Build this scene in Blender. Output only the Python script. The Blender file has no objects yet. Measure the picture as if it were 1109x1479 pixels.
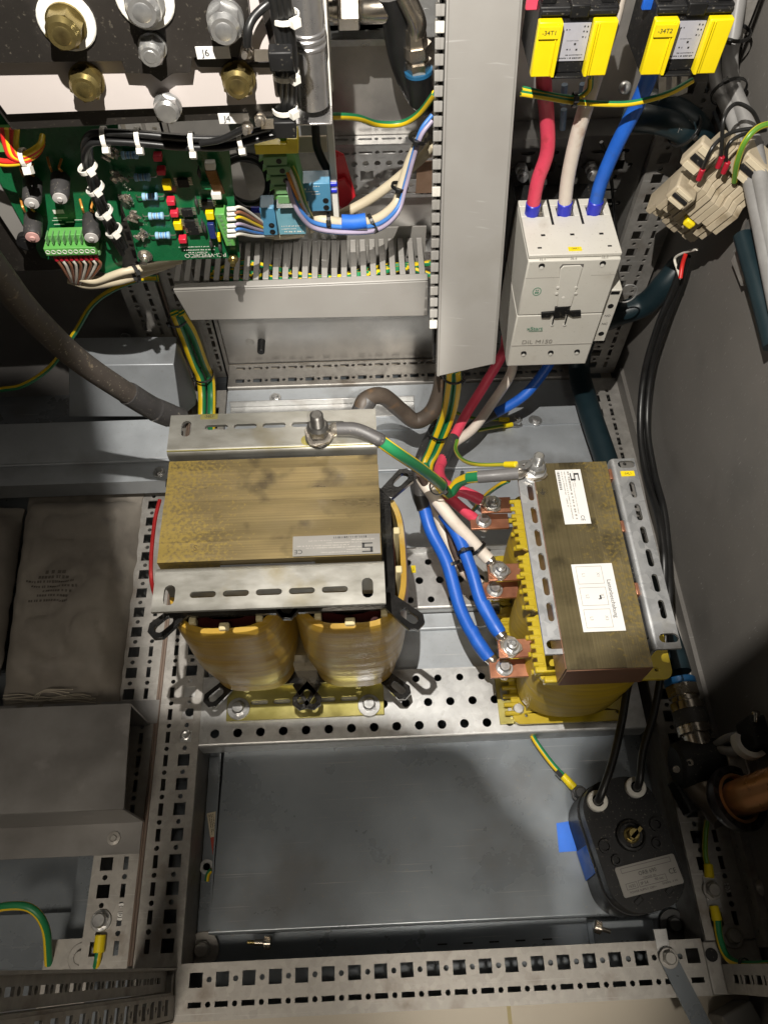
import bpy, bmesh, math, random
from math import sin, cos, pi, radians
from mathutils import Vector as V, Matrix
from mathutils.geometry import tessellate_polygon
random.seed(7)
sc = bpy.context.scene
COL = sc.collection
MM = 0.001
# ---------------------------------------------------------------- camera (all lengths below are millimetres)
CAM = V((177.42, 5.28, 852.08))
RT = V((0.99909682, -0.04247838, 0.00106686)); DN = V((-0.03604683, -0.86058532, -0.50802907)); FW = V((0.02249838, 0.50753177, -0.86133926))
FPX = 1108.3
cd = bpy.data.cameras.new('camera'); cam = bpy.data.objects.new('camera', cd); COL.objects.link(cam)
cd.sensor_fit = 'VERTICAL'; cd.sensor_height = 24; cd.lens = 24 * FPX / 1479; cd.clip_start = 0.01; cd.clip_end = 50
mw = Matrix.Identity(4)
for i in range(3):
    mw[i][0] = RT[i]; mw[i][1] = -DN[i]; mw[i][2] = -FW[i]; mw[i][3] = CAM[i] * MM
cam.matrix_world = mw
sc.camera = cam
# ---------------------------------------------------------------- world, lamps, exposure
w = bpy.data.worlds.new('World'); sc.world = w; w.use_nodes = True
bg = w.node_tree.nodes['Background']; bg.inputs[0].default_value = (1.0, 0.93, 0.82, 1); bg.inputs[1].default_value = 0.012
def lamp(name, kind, loc, aim, watt, size=0.03, cone=None, blend=.3, col=(1, .95, .87)):
    l = bpy.data.lights.new(name, kind); o = bpy.data.objects.new(name, l); COL.objects.link(o)
    l.energy = watt; l.color = col
    o.location = V(loc) * MM; o.rotation_euler = (V(aim) - V(loc)).to_track_quat('-Z', 'Y').to_euler()
    if kind == 'SPOT': l.spot_size = radians(cone); l.spot_blend = blend; l.shadow_soft_size = size
    else: l.size = size
    return o
LP = (132, 200, 1050)
lamp('work_lamp', 'SPOT', LP, (170, 420, 0), 42, .0035, 150, .2)
lamp('room_lamp', 'SPOT', (300, -620, 1750), (318, 30, -40), 68, .05, 12.5, .9, (1, .92, .8))
lamp('room_fill', 'SPOT', (-120, -700, 1800), (-60, 20, 40), 64, .25, 25, 1, (1, .9, .76))
lamp('room_front', 'SPOT', (340, -900, 1300), (205, 400, 130), 24, .16, 22, .9, (1, .93, .82))
lamp('rear_wall_fill', 'SPOT', (250, -110, 1000), (125, 766, 15), 52, .01, 14.5, .6)  # added narrow fill spot that brightens the rear wall under the duct
vs = sc.view_settings; vs.view_transform = 'Standard'; vs.look = 'None'; vs.exposure = 0; vs.gamma = 1
sc.cycles.max_bounces = 8; sc.cycles.diffuse_bounces = 2
# ---------------------------------------------------------------- helpers
def at(px, py, **k):                      # the point of the place seen at this spot of the photograph, at a known x, y or z
    d = RT * ((px - 554.5) / FPX) + DN * ((py - 739.5) / FPX) + FW
    a, v = next(iter(k.items()))
    i = 'xyz'.index(a)
    return CAM + d * ((v - CAM[i]) / d[i])
def path(*p):
    o = []
    for q in p:
        o.append(at(q[0], q[1], **{q[2]: q[3]}) if len(q) == 4 else V(q))
    return o
def basis(d):
    d = V(d).normalized(); a = V((0, 0, 1)) if abs(d.z) < .9 else V((0, 1, 0))
    u = d.cross(a).normalized(); return u, d.cross(u).normalized(), d
def spline(P, sub):
    if len(P) < 3: return [P[0].lerp(P[1], i / sub) for i in range(sub + 1)]
    Q = [P[0] * 2 - P[1]] + list(P) + [P[-1] * 2 - P[-2]]; o = []
    for i in range(1, len(Q) - 2):
        a, b, c, d = Q[i - 1:i + 3]
        for k in range(sub):
            t = k / sub
            o.append(.5 * (2 * b + (c - a) * t + (2 * a - 5 * b + 4 * c - d) * t * t + (3 * b - a - 3 * c + d) * t ** 3))
    o.append(P[-1].copy()); return o
def circle(x, y, r, n=12): return [(x + r * cos(2 * pi * i / n), y + r * sin(2 * pi * i / n)) for i in range(n)]
def rect(x, y, w, h): return [(x - w / 2, y - h / 2), (x + w / 2, y - h / 2), (x + w / 2, y + h / 2), (x - w / 2, y + h / 2)]
def slot(x, y, w, h, n=5):
    if w >= h:
        r = h / 2; a = w / 2 - r
        return [(x + a + r * cos(t), y + r * sin(t)) for t in [-pi / 2 + pi * i / n for i in range(n + 1)]] + [(x - a + r * cos(t), y + r * sin(t)) for t in [pi / 2 + pi * i / n for i in range(n + 1)]]
    return [(x - (q - y), y + (p - x)) for p, q in slot(x, y, h, w, n)]
def rrect(x, y, w, h, r, n=4):
    o = []
    for cx, cy, a in ((x + w / 2 - r, y - h / 2 + r, -pi / 2), (x + w / 2 - r, y + h / 2 - r, 0), (x - w / 2 + r, y + h / 2 - r, pi / 2), (x - w / 2 + r, y - h / 2 + r, pi)):
        o += [(cx + r * cos(a + pi / 2 * i / n), cy + r * sin(a + pi / 2 * i / n)) for i in range(n + 1)]
    return o
class G:
    def __init__(s): s.v = []; s.f = []; s.uv = {}
    def add(s, vs, fs):
        b = len(s.v); s.v += [V(q) for q in vs]; s.f += [tuple(b + i for i in f) for f in fs]; return s
    def hexa(s, p): return s.add(p, [(0, 3, 2, 1), (4, 5, 6, 7), (0, 1, 5, 4), (1, 2, 6, 5), (2, 3, 7, 6), (3, 0, 4, 7)])
    def box(s, x0, y0, z0, x1, y1, z1):
        return s.hexa([(x0, y0, z0), (x1, y0, z0), (x1, y1, z0), (x0, y1, z0), (x0, y0, z1), (x1, y0, z1), (x1, y1, z1), (x0, y1, z1)])
    def obox(s, c, a, b, d, la, lb, ld):     # centre, three unit axes, three full lengths
        c = V(c); a = V(a) * la / 2; b = V(b) * lb / 2; d = V(d) * ld / 2
        if a.cross(b).dot(d) < 0: a = -a
        return s.hexa([c - a - b - d, c + a - b - d, c + a + b - d, c - a + b - d, c - a - b + d, c + a - b + d, c + a + b + d, c - a + b + d])
    def lathe(s, p, d, prof, n=20, cap=True, ang=0):
        u, v, d = basis(d); p = V(p); b = len(s.v); m = len(prof)
        for h, r in prof: s.v += [p + d * h + (u * cos(ang + 2 * pi * i / n) + v * sin(ang + 2 * pi * i / n)) * r for i in range(n)]
        for j in range(m - 1): s.f += [(b + j * n + i, b + j * n + (i + 1) % n, b + (j + 1) * n + (i + 1) % n, b + (j + 1) * n + i) for i in range(n)]
        if cap: s.f += [tuple(b + i for i in range(n))[::-1], tuple(b + (m - 1) * n + i for i in range(n))]
        return s
    def cyl(s, p0, p1, r, n=20, r2=None, c=0):
        p0 = V(p0); p1 = V(p1); L = (p1 - p0).length; r2 = r if r2 is None else r2
        return s.lathe(p0, p1 - p0, [(0, r - c), (c, r), (L - c, r2), (L, r2 - c)] if c else [(0, r), (L, r2)], n)
    def tube(s, P, r, n=12, sub=8, twist=0, u0=0, cap=True):
        P = [V(p) for p in P]; R = r if isinstance(r, (list, tuple)) else None
        Q = spline(P, sub); b = len(s.v); u = None; L = 0
        for k, q in enumerate(Q):
            t = (Q[min(k + 1, len(Q) - 1)] - Q[max(k - 1, 0)]).normalized()
            if u is None: u = basis(t)[0]
            u = (u - t * u.dot(t)).normalized(); v = t.cross(u)
            if k: L += (q - Q[k - 1]).length
            if R:
                x = k / (len(Q) - 1) * (len(R) - 1); i = min(int(x), len(R) - 2); rr = R[i] + (R[i + 1] - R[i]) * (x - i)
            else: rr = r
            s.v += [q + (u * cos(2 * pi * i / n) + v * sin(2 * pi * i / n)) * rr for i in range(n)]
            if k:
                for i in range(n):
                    j = (i + 1) % n; s.uv[len(s.f)] = [(i / n + u0 + twist * L / 1000, L / 1000), ((i + 1) / n + u0 + twist * L / 1000, L / 1000)]
                    s.f.append((b + (k - 1) * n + i, b + (k - 1) * n + j, b + k * n + j, b + k * n + i))
        if cap: s.f += [tuple(b + i for i in range(n))[::-1], tuple(b + (len(Q) - 1) * n + i for i in range(n))]
        return s
    def plate(s, outer, holes, t, O, U, W):   # sheet of thickness t with real holes; top at O, thickness against U x W
        O = V(O); U = V(U); W = V(W); N = U.cross(W).normalized()
        loops = [outer] + list(holes); b = len(s.v); flat = [q for l in loops for q in l]; m = len(flat)
        tri = tessellate_polygon([[V((x, y, 0)) for x, y in l] for l in loops])
        s.v += [O + U * x + W * y for x, y in flat] + [O + U * x + W * y - N * t for x, y in flat]
        for a in tri:
            p, q, r = (flat[i] for i in a)
            if (q[0] - p[0]) * (r[1] - p[1]) - (q[1] - p[1]) * (r[0] - p[0]) < 0: a = (a[0], a[2], a[1])
            s.f += [(b + a[0], b + a[1], b + a[2]), (b + m + a[2], b + m + a[1], b + m + a[0])]
        k = 0
        for li, l in enumerate(loops):
            ar = sum(l[i][0] * l[(i + 1) % len(l)][1] - l[(i + 1) % len(l)][0] * l[i][1] for i in range(len(l)))
            for i in range(len(l)):
                i0 = b + k + i; i1 = b + k + (i + 1) % len(l); f = (i0, i0 + m, i1 + m, i1)
                s.f.append(f if (ar > 0) == (li == 0) else f[::-1])
            k += len(l)
        return s
    def prism(s, pts, z0, z1): return s.plate(pts, [], z1 - z0, (0, 0, z1), (1, 0, 0), (0, 1, 0))
    def hexhead(s, p, d, af, h, ang=0):
        r = af / 2 / cos(pi / 6); s.lathe(p, d, [(0, r), (h * .75, r)], 6, True, ang); p = V(p) + V(d).normalized() * h * .72
        return s.lathe(p, d, [(0, r * .93), (h * .28, r * .74)], 18)
    def sphere(s, p, r, n=12, sc=(1, 1, 1)):
        p = V(p); b = len(s.v); m = n // 2
        for j in range(m + 1):
            a = pi * j / m
            s.v += [p + V((r * sc[0] * sin(a) * cos(2 * pi * i / n), r * sc[1] * sin(a) * sin(2 * pi * i / n), r * sc[2] * cos(a))) for i in range(n)]
        for j in range(m): s.f += [(b + j * n + i, b + (j + 1) * n + i, b + (j + 1) * n + (i + 1) % n, b + j * n + (i + 1) % n) for i in range(n)]
        return s
    def build(s, name, mat, parent=None, bevel=0, ang=32, origin=None):
        off = V(origin) if origin is not None else (V(parent['o']) if parent is not None else V((0, 0, 0)))
        me = bpy.data.meshes.new(name); me.from_pydata([(q - off) * MM for q in s.v], [], s.f)
        if s.uv:
            ul = me.uv_layers.new(name='UVMap').data
            for fi, (a, c) in s.uv.items():
                st = me.polygons[fi].loop_start
                for k, t in enumerate((a, (c[0], a[1]), c, (a[0], c[1]))): ul[st + k].uv = (t[0], t[1])
            # u must run round the tube and v along it
            for fi, (a, c) in s.uv.items():
                st = me.polygons[fi].loop_start
                ul[st].uv = (a[0], a[1]); ul[st + 1].uv = (c[0], a[1]); ul[st + 2].uv = (c[0], c[1]); ul[st + 3].uv = (a[0], c[1])
        me.validate(); me.polygons.foreach_set('use_smooth', [True] * len(me.polygons)); me.set_sharp_from_angle(angle=radians(ang))
        me.materials.append(mat); o = bpy.data.objects.new(name, me); COL.objects.link(o)
        if bevel:
            m = o.modifiers.new('bevel', 'BEVEL'); m.width = bevel * MM; m.segments = 2; m.limit_method = 'ANGLE'; m.angle_limit = radians(40); m.harden_normals = False
        if parent is not None:
            o.parent = parent; o['o'] = tuple(off)
            if origin is not None: o.location = (off - V(parent['o'])) * MM
        else:
            o['o'] = tuple(off); o.location = off * MM
        return o
def tag(o, label, cat, group=None):
    o['label'] = label; o['category'] = cat
    if group: o['group'] = group
    return o
def thing(name, label, cat, loc, group=None):
    o = bpy.data.objects.new(name, None); COL.objects.link(o); o.empty_display_size = .02
    o.location = V(loc) * MM; o['o'] = tuple(loc); return tag(o, label, cat, group)
def struct(o): o['kind'] = 'structure'; return o
def copy_thing(src, dloc, label):
    r = src.copy(); COL.objects.link(r); r.location = src.location + V(dloc) * MM; r['label'] = label
    def kids(a, b):
        for ch in list(a.children):
            if ch.name == b.name: continue
            c = ch.copy(); COL.objects.link(c); c.parent = b; kids(ch, c)
    kids(src, r); return r
def text(s, size, O, U, W, mat, parent, name='lettering', bold=0, origin=None):   # flat print centred on O, reading along U, up along W
    cu = bpy.data.curves.new('t', 'FONT'); cu.body = s; cu.size = size; cu.align_x = 'CENTER'; cu.align_y = 'CENTER'; cu.offset = bold; cu.resolution_u = 3
    ob = bpy.data.objects.new('t', cu); me = bpy.data.meshes.new_from_object(ob); bpy.data.objects.remove(ob)
    U = V(U).normalized(); W = V(W).normalized(); off = V(parent['o'])
    for v in me.vertices: v.co = (V(O) + U * v.co.x + W * v.co.y - off) * MM
    me.name = name; me.materials.clear(); me.materials.append(mat)
    o = bpy.data.objects.new(name, me); COL.objects.link(o); o.parent = parent; o['o'] = tuple(off); return o
def quad(g, O, U, W, x0, y0, x1, y1):       # flat print patch
    O = V(O); U = V(U); W = V(W); return g.add([O + U * x0 + W * y0, O + U * x1 + W * y0, O + U * x1 + W * y1, O + U * x0 + W * y1], [(0, 1, 2, 3)])
def print_lines(O, U, W, rows, mat, parent):   # rows of tiny unreadable print: (x0, x1, y, height)
    g = G(); rr = random.Random(3)
    for x0, x1, y, h in rows:
        x = x0
        while x < x1:
            wd = min(rr.uniform(.5, 1.1) * h, x1 - x); quad(g, O, U, W, x, y - h / 2 * rr.uniform(.5, 1), x + wd, y + h / 2 * rr.uniform(.6, 1)); x += wd + h * rr.choice((.25, .3, .3, .9))
    return g.build('lettering', mat, parent)
# ---------------------------------------------------------------- materials
def M(name, c1, c2=None, rough=.5, metal=0, scale=90, stretch=(1, 1, 1), bump=0, bscale=None, coat=0, dirt=None, dscale=25, dthr=.56, rv=.15, spangle=0, detail=5, trans=0, spec=.5, speck=0, scratch=0, lam=0):
    m = bpy.data.materials.new(name); m.use_nodes = True; nt = m.node_tree; N = nt.nodes; L = nt.links
    p = N['Principled BSDF']; c1 = tuple(c1) + (1,); c2 = tuple(c2) + (1,) if c2 else tuple(x * .8 for x in c1[:3]) + (1,)
    tc = N.new('ShaderNodeTexCoord'); oi = N.new('ShaderNodeObjectInfo'); mp = N.new('ShaderNodeMapping'); mp.inputs['Scale'].default_value = stretch
    ad = N.new('ShaderNodeVectorMath'); ad.operation = 'ADD'; L.new(tc.outputs['Object'], ad.inputs[0]); L.new(oi.outputs['Random'], ad.inputs[1]); L.new(ad.outputs[0], mp.inputs[0])
    nz = N.new('ShaderNodeTexNoise'); nz.inputs['Scale'].default_value = scale; nz.inputs['Detail'].default_value = detail; nz.inputs['Roughness'].default_value = .62; L.new(mp.outputs[0], nz.inputs[0])
    rp = N.new('ShaderNodeValToRGB'); rp.color_ramp.elements[0].position = .3; rp.color_ramp.elements[1].position = .7; rp.color_ramp.elements[0].color = c2; rp.color_ramp.elements[1].color = c1
    L.new(nz.outputs['Fac'], rp.inputs[0]); out = rp.outputs[0]
    if spangle:
        vo = N.new('ShaderNodeTexVoronoi'); vo.inputs['Scale'].default_value = 170; L.new(mp.outputs[0], vo.inputs[0])
        mx = N.new('ShaderNodeMix'); mx.data_type = 'RGBA'; mx.blend_type = 'OVERLAY'; mx.inputs[0].default_value = spangle; L.new(out, mx.inputs[6])
        bw = N.new('ShaderNodeRGBToBW'); L.new(vo.outputs['Color'], bw.inputs[0]); L.new(bw.outputs[0], mx.inputs[7]); out = mx.outputs[2]
    if dirt:
        dn = N.new('ShaderNodeTexNoise'); dn.inputs['Scale'].default_value = dscale; dn.inputs['Detail'].default_value = 7; L.new(ad.outputs[0], dn.inputs[0])
        dr = N.new('ShaderNodeMapRange'); dr.inputs[1].default_value = dthr; dr.inputs[2].default_value = dthr + .16; L.new(dn.outputs['Fac'], dr.inputs[0])
        mx = N.new('ShaderNodeMix'); mx.data_type = 'RGBA'; L.new(dr.outputs[0], mx.inputs[0]); L.new(out, mx.inputs[6]); mx.inputs[7].default_value = tuple(dirt) + (1,); out = mx.outputs[2]
    if lam:      # fine sheet edges
        m3 = N.new('ShaderNodeMapping'); m3.inputs['Scale'].default_value = (2, 900, 900) if lam == 1 else (900, 2, 900); L.new(ad.outputs[0], m3.inputs[0])
        ln = N.new('ShaderNodeTexNoise'); ln.inputs['Scale'].default_value = 1; ln.inputs['Detail'].default_value = 3; L.new(m3.outputs[0], ln.inputs[0])
        lr = N.new('ShaderNodeMapRange'); lr.inputs[1].default_value = .3; lr.inputs[2].default_value = .7; lr.inputs[3].default_value = .8; lr.inputs[4].default_value = 1.1; L.new(ln.outputs['Fac'], lr.inputs[0])
        mx = N.new('ShaderNodeMix'); mx.data_type = 'RGBA'; mx.blend_type = 'MULTIPLY'; mx.inputs[0].default_value = 1; L.new(out, mx.inputs[6]); L.new(lr.outputs[0], mx.inputs[7]); out = mx.outputs[2]
    for amt, sc_, st_, t0, t1 in ((abs(speck), 420, (1, 1, 1), .70, .76), (scratch, 26, (.35, 26, 5), .735, .78)):   # dust specks, scratches
        if not amt: continue
        m2 = N.new('ShaderNodeMapping'); m2.inputs['Scale'].default_value = st_; m2.inputs['Rotation'].default_value = (0, 0, .35 if st_[1] > 1 else 0); L.new(ad.outputs[0], m2.inputs[0])
        sn = N.new('ShaderNodeTexNoise'); sn.inputs['Scale'].default_value = sc_; sn.inputs['Detail'].default_value = 2; L.new(m2.outputs[0], sn.inputs[0])
        sr = N.new('ShaderNodeMapRange'); sr.inputs[1].default_value = t0 - .06; sr.inputs[2].default_value = t1; sr.inputs[4].default_value = amt; L.new(sn.outputs['Fac'], sr.inputs[0])
        mx = N.new('ShaderNodeMix'); mx.data_type = 'RGBA'; L.new(sr.outputs[0], mx.inputs[0]); L.new(out, mx.inputs[6]); mx.inputs[7].default_value = (.30, .27, .21, 1) if speck >= 0 and sc_ > 100 else ((.62, .61, .6, 1) if sc_ < 100 else (.2, .17, .12, 1)); out = mx.outputs[2]
    L.new(out, p.inputs['Base Color']); p.inputs['Metallic'].default_value = metal
    mr = N.new('ShaderNodeMapRange'); mr.inputs[3].default_value = max(.04, rough - rv); mr.inputs[4].default_value = min(1, rough + rv); L.new(nz.outputs['Fac'], mr.inputs[0]); L.new(mr.outputs[0], p.inputs['Roughness'])
    if coat: p.inputs['Coat Weight'].default_value = coat; p.inputs['Coat Roughness'].default_value = .12
    p.inputs['Specular IOR Level'].default_value = spec
    if trans: p.inputs['Transmission Weight'].default_value = trans
    if bump:
        b = N.new('ShaderNodeBump'); b.inputs['Strength'].default_value = bump; b.inputs['Distance'].default_value = .0006
        bn = N.new('ShaderNodeTexNoise'); bn.inputs['Scale'].default_value = bscale or scale * 4; bn.inputs['Detail'].default_value = 4; L.new(mp.outputs[0], bn.inputs[0]); L.new(bn.outputs['Fac'], b.inputs['Height']); L.new(b.outputs[0], p.inputs['Normal'])
    return m
GALV = M('galvanised_steel', (.56, .56, .55), (.45, .45, .445), .42, .7, 40, spangle=.10, dirt=(.36, .34, .32), dthr=.57, bump=.05, speck=.3, scratch=.5)
GALVR = M('galvanised_rail', (.42, .40, .375), (.34, .325, .30), .5, .55, 60, spangle=.10, dirt=(.24, .21, .18), dthr=.58, dscale=30, bump=.06, speck=.4, scratch=.5)
ZINC = M('bright_zinc', (.64, .64, .63), (.5, .5, .5), .33, .85, 120, bump=.04)
BRIGHT = M('tinned_copper', (.66, .61, .54), (.5, .45, .39), .3, .9, 90, bump=.06)
BRACK = M('worn_plated_steel', (.40, .39, .36), (.27, .26, .225), .4, .75, 24, (1, 2.2, 1), dirt=(.24, .205, .12), dscale=16, dthr=.54, bump=.12, speck=.3)
BRACKB = M('zinc_bracket_steel', (.60, .61, .62), (.48, .49, .50), .4, .75, 30, spangle=.2, dirt=(.4, .39, .36), dscale=30, bump=.05)
CHROM = M('yellow_chromate_steel', (.56, .50, .19), (.42, .37, .10), .34, .75, 35, dirt=(.30, .26, .08), dscale=22, bump=.05)
GREYP = M('grey_painted_sheet', (.225, .25, .275), (.19, .212, .235), .3, .35, 14, dirt=(.17, .175, .18), dscale=9, dthr=.55, bump=.03, bscale=900, speck=.5, scratch=.5)
PANEL = M('grey_panel_paint', (.155, .145, .133), (.132, .124, .114), .5, 0, 8, bump=.05, bscale=1200, speck=.2, scratch=.35, dirt=(.105, .1, .092), dscale=7, dthr=.58)
SHEETB = M('blue_grey_sheet', (.47, .50, .53), (.39, .415, .44), .45, .4, 20, dirt=(.30, .31, .32), dscale=14, bump=.03, speck=.4, scratch=.5)
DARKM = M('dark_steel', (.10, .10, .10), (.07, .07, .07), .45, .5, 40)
PVC = M('grey_pvc', (.285, .275, .258), (.265, .252, .235), .45, 0, 20, bump=.02, bscale=1500, dirt=(.235, .222, .2), dscale=9, dthr=.58, speck=.15, scratch=.3)
PVCL = M('pale_beige_plastic', (.66, .64, .58), (.61, .585, .525), .42, 0, 20, bump=.02, bscale=1500, dirt=(.50, .465, .40), dthr=.6, speck=-.3)
BEIGE = M('aged_beige_plastic', (.47, .40, .29), (.38, .32, .225), .5, 0, 30, dirt=(.22, .17, .105), dscale=40)
BLACKP = M('black_plastic', (.014, .014, .015), (.009, .009, .009), .5, 0, 60, bump=.06, bscale=900, spec=.3, speck=.35)
BLACKG = M('black_gloss_varnish', (.016, .015, .014), (.008, .008, .008), .16, 0, 70, bump=.35, bscale=420, coat=.6)
BLACKPL = M('black_anodised_plate', (.03, .026, .023), (.02, .018, .016), .36, .2, 12, bump=.02, bscale=900, dirt=(.045, .04, .036), dscale=18, speck=.25)
WHITEPL = M('white_insulation_sheet', (.56, .51, .49), (.52, .47, .45), .5, 0, 10)
WHITEP = M('white_plastic', (.80, .78, .72), (.72, .70, .64), .4, 0, 30)
PAPER = M('white_label_paper', (.80, .79, .77), (.74, .73, .71), .45, 0, 15)
PAPERG = M('silver_label_film', (.27, .26, .24), (.22, .21, .195), .35, .3, 15)
INK = M('black_ink', (.02, .02, .02), (.03, .03, .03), .6, 0, 50)
INKG = M('faded_grey_ink', (.36, .34, .31), (.32, .30, .27), .6, 0, 50)
INKGR = M('green_ink', (.02, .25, .14), (.02, .2, .11), .6, 0, 50)
INKR = M('red_ink', (.45, .06, .03), (.38, .05, .03), .6, 0, 50)
YTAPE = M('yellow_marker_plastic', (.85, .66, .01), (.78, .6, .01), .4, 0, 40)
YBLK = M('yellow_plastic', (.88, .70, .008), (.82, .64, .006), .35, 0, 30, bump=.02, bscale=1200)
RED = M('red_cable_sleeve', (.86, .085, .15), (.74, .06, .115), .45, 0, 40, bump=.14, bscale=160, dirt=(.52, .05, .07), dscale=70, dthr=.6)
WHITE = M('white_cable_sleeve', (.78, .70, .61), (.68, .60, .52), .5, 0, 45, dirt=(.56, .42, .33), dscale=60, dthr=.6, bump=.1, bscale=200)
BLUE = M('blue_cable_sleeve', (.018, .135, .62), (.013, .10, .49), .42, 0, 40, bump=.14, bscale=150, dirt=(.03, .10, .38), dscale=70, dthr=.6)
BLUEF = M('blue_ferrule', (.02, .03, .55), (.015, .025, .45), .35, 0, 40)
BLUET = M('blue_masking_tape', (.02, .16, .72), (.015, .13, .6), .55, 0, 40, bump=.2, bscale=300)
BLUEW = M('blue_wire', (.06, .22, .62), (.05, .18, .5), .4, 0, 40)
REDW = M('red_wire', (.72, .03, .02), (.6, .02, .02), .4, 0, 40)
REDF = M('red_ferrule', (.42, .012, .03), (.34, .01, .025), .38, 0, 40)
YELW = M('yellow_wire', (.85, .62, .02), (.75, .52, .02), .4, 0, 40)
WHTW = M('white_wire', (.80, .76, .68), (.7, .66, .58), .4, 0, 40)
BRNW = M('brown_wire', (.33, .13, .07), (.26, .1, .05), .4, 0, 40)
LILW = M('lilac_wire', (.42, .36, .48), (.34, .29, .4), .4, 0, 40)
ORGW = M('bare_copper_lead', (.75, .32, .06), (.6, .25, .05), .35, .3, 40)
CREAM = M('cream_cable', (.66, .58, .42), (.58, .50, .36), .45, 0, 40, dirt=(.42, .36, .26), dthr=.62)
GREYC = M('grey_cable', (.26, .255, .25), (.2, .195, .19), .4, 0, 40)
BLKC = M('black_cable', (.014, .014, .014), (.009, .009, .009), .36, 0, 60, bump=.05, bscale=700)
SLEEVE = M('charcoal_heatshrink', (.055, .052, .052), (.04, .038, .038), .48, 0, 60, bump=.2, bscale=160, speck=.6)
HOSE = M('dusty_black_hose', (.075, .062, .052), (.055, .046, .04), .55, 0, 60, dirt=(.30, .24, .16), dscale=120, dthr=.63, bump=.1, speck=1)
HOSEB = M('rusty_brown_hose', (.085, .065, .05), (.06, .047, .037), .5, 0, 60, dirt=(.17, .10, .05), dscale=40, dthr=.58, bump=.1)
TEAL = M('teal_hose', (.010, .023, .029), (.007, .017, .022), .4, 0, 30, bump=.06, spec=.4)
COPPER = M('copper_bar', (.58, .27, .16), (.46, .20, .12), .36, .75, 45, dirt=(.34, .14, .09), dscale=35, bump=.07)
COPIPE = M('copper_pipe', (.62, .31, .13), (.50, .23, .09), .3, .55, 30, dirt=(.42, .30, .15), dscale=12)
NICKEL = M('nickel_brass', (.55, .50, .43), (.45, .40, .34), .24, .95, 60, bump=.03)
BRASS = M('yellow_zinc_bolt', (.34, .27, .11), (.22, .17, .06), .28, .85, 60, dirt=(.10, .07, .03), dscale=60)
ALU = M('aluminium_can', (.58, .57, .57), (.47, .46, .46), .3, .85, 70, bump=.15, bscale=120)
COIL = M('varnished_coil_tape', (.46, .29, .035), (.27, .15, .016), .34, 0, 11, (1, 1, 16), bump=.5, bscale=50, coat=.15, dirt=(.46, .40, .22), dscale=16, dthr=.54)
COILY = M('yellow_coil_tape', (.62, .43, .03), (.44, .28, .018), .5, 0, 12, (1, 1, 14), bump=.3, bscale=40, spec=.3)
BOBB = M('yellow_bobbin_resin', (.58, .44, .025), (.46, .33, .016), .36, 0, 30, coat=.15, bump=.08)
SPAC = M('pale_spacer_wood', (.62, .54, .32), (.5, .42, .23), .5, 0, 30)
REDCOIL = M('enamelled_winding', (.045, .008, .006), (.025, .005, .004), .3, 0, 40, (1, 1, 8))
PCBG = M('green_circuit_board', (.012, .155, .055), (.008, .115, .04), .3, 0, 60, coat=.3, bump=.04)
GTERM = M('green_terminal_plastic', (.14, .42, .10), (.11, .36, .08), .38, 0, 30)
GDIN = M('pale_green_terminal', (.16, .34, .14), (.12, .26, .11), .4, 0, 30)
BLUR = M('blue_relay_case', (.08, .26, .42), (.06, .21, .35), .35, 0, 30)
RESI = M('pale_blue_resistor', (.30, .52, .72), (.27, .47, .66), .35, 0, 30)
REDCAP = M('red_film_capacitor', (.68, .03, .06), (.6, .02, .05), .32, 0, 30)
REDT = M('red_plastic_tape', (.75, .03, .045), (.62, .02, .03), .3, 0, 30, bump=.2, bscale=60)
BAG = M('dusty_filter_bag', (.29, .262, .225), (.185, .165, .142), .6, 0, 14, bump=.25, bscale=90, dirt=(.13, .115, .10), dscale=12, dthr=.55, spec=.35)
STRING = M('frayed_string', (.50, .45, .36), (.38, .33, .26), .8, 0, 60)
GASK = M('brown_gasket', (.20, .145, .11), (.14, .10, .08), .6, 0, 60)
TILE = M('beige_floor_tile', (.62, .56, .46), (.54, .48, .39), .4, 0, 6, bump=.03)
GROUT = M('yellow_grout', (.55, .47, .26), (.45, .38, .2), .8, 0, 40)
def striped(name, a, b, frac=.42, rep=2):
    m = M(name, a, None, .4, 0, 40); nt = m.node_tree; N = nt.nodes; L = nt.links
    uv = N.new('ShaderNodeUVMap'); sx = N.new('ShaderNodeSeparateXYZ'); L.new(uv.outputs[0], sx.inputs[0])
    mu = N.new('ShaderNodeMath'); mu.operation = 'MULTIPLY'; mu.inputs[1].default_value = rep; L.new(sx.outputs[0], mu.inputs[0])
    fr = N.new('ShaderNodeMath'); fr.operation = 'FRACT'; L.new(mu.outputs[0], fr.inputs[0])
    lt = N.new('ShaderNodeMath'); lt.operation = 'LESS_THAN'; lt.inputs[1].default_value = frac; L.new(fr.outputs[0], lt.inputs[0])
    mx = N.new('ShaderNodeMix'); mx.data_type = 'RGBA'; mx.inputs[6].default_value = tuple(a) + (1,); mx.inputs[7].default_value = tuple(b) + (1,); L.new(lt.outputs[0], mx.inputs[0]); L.new(mx.outputs[2], N['Principled BSDF'].inputs['Base Color'])
    return m
GY = striped('green_yellow_insulation', (.018, .20, .075), (.80, .55, .012))
GYL = striped('light_green_yellow_insulation', (.10, .25, .025), (.52, .44, .03), .5)
RESB = striped('banded_resistor', (.3, .52, .72), (.3, .52, .72))
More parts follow.
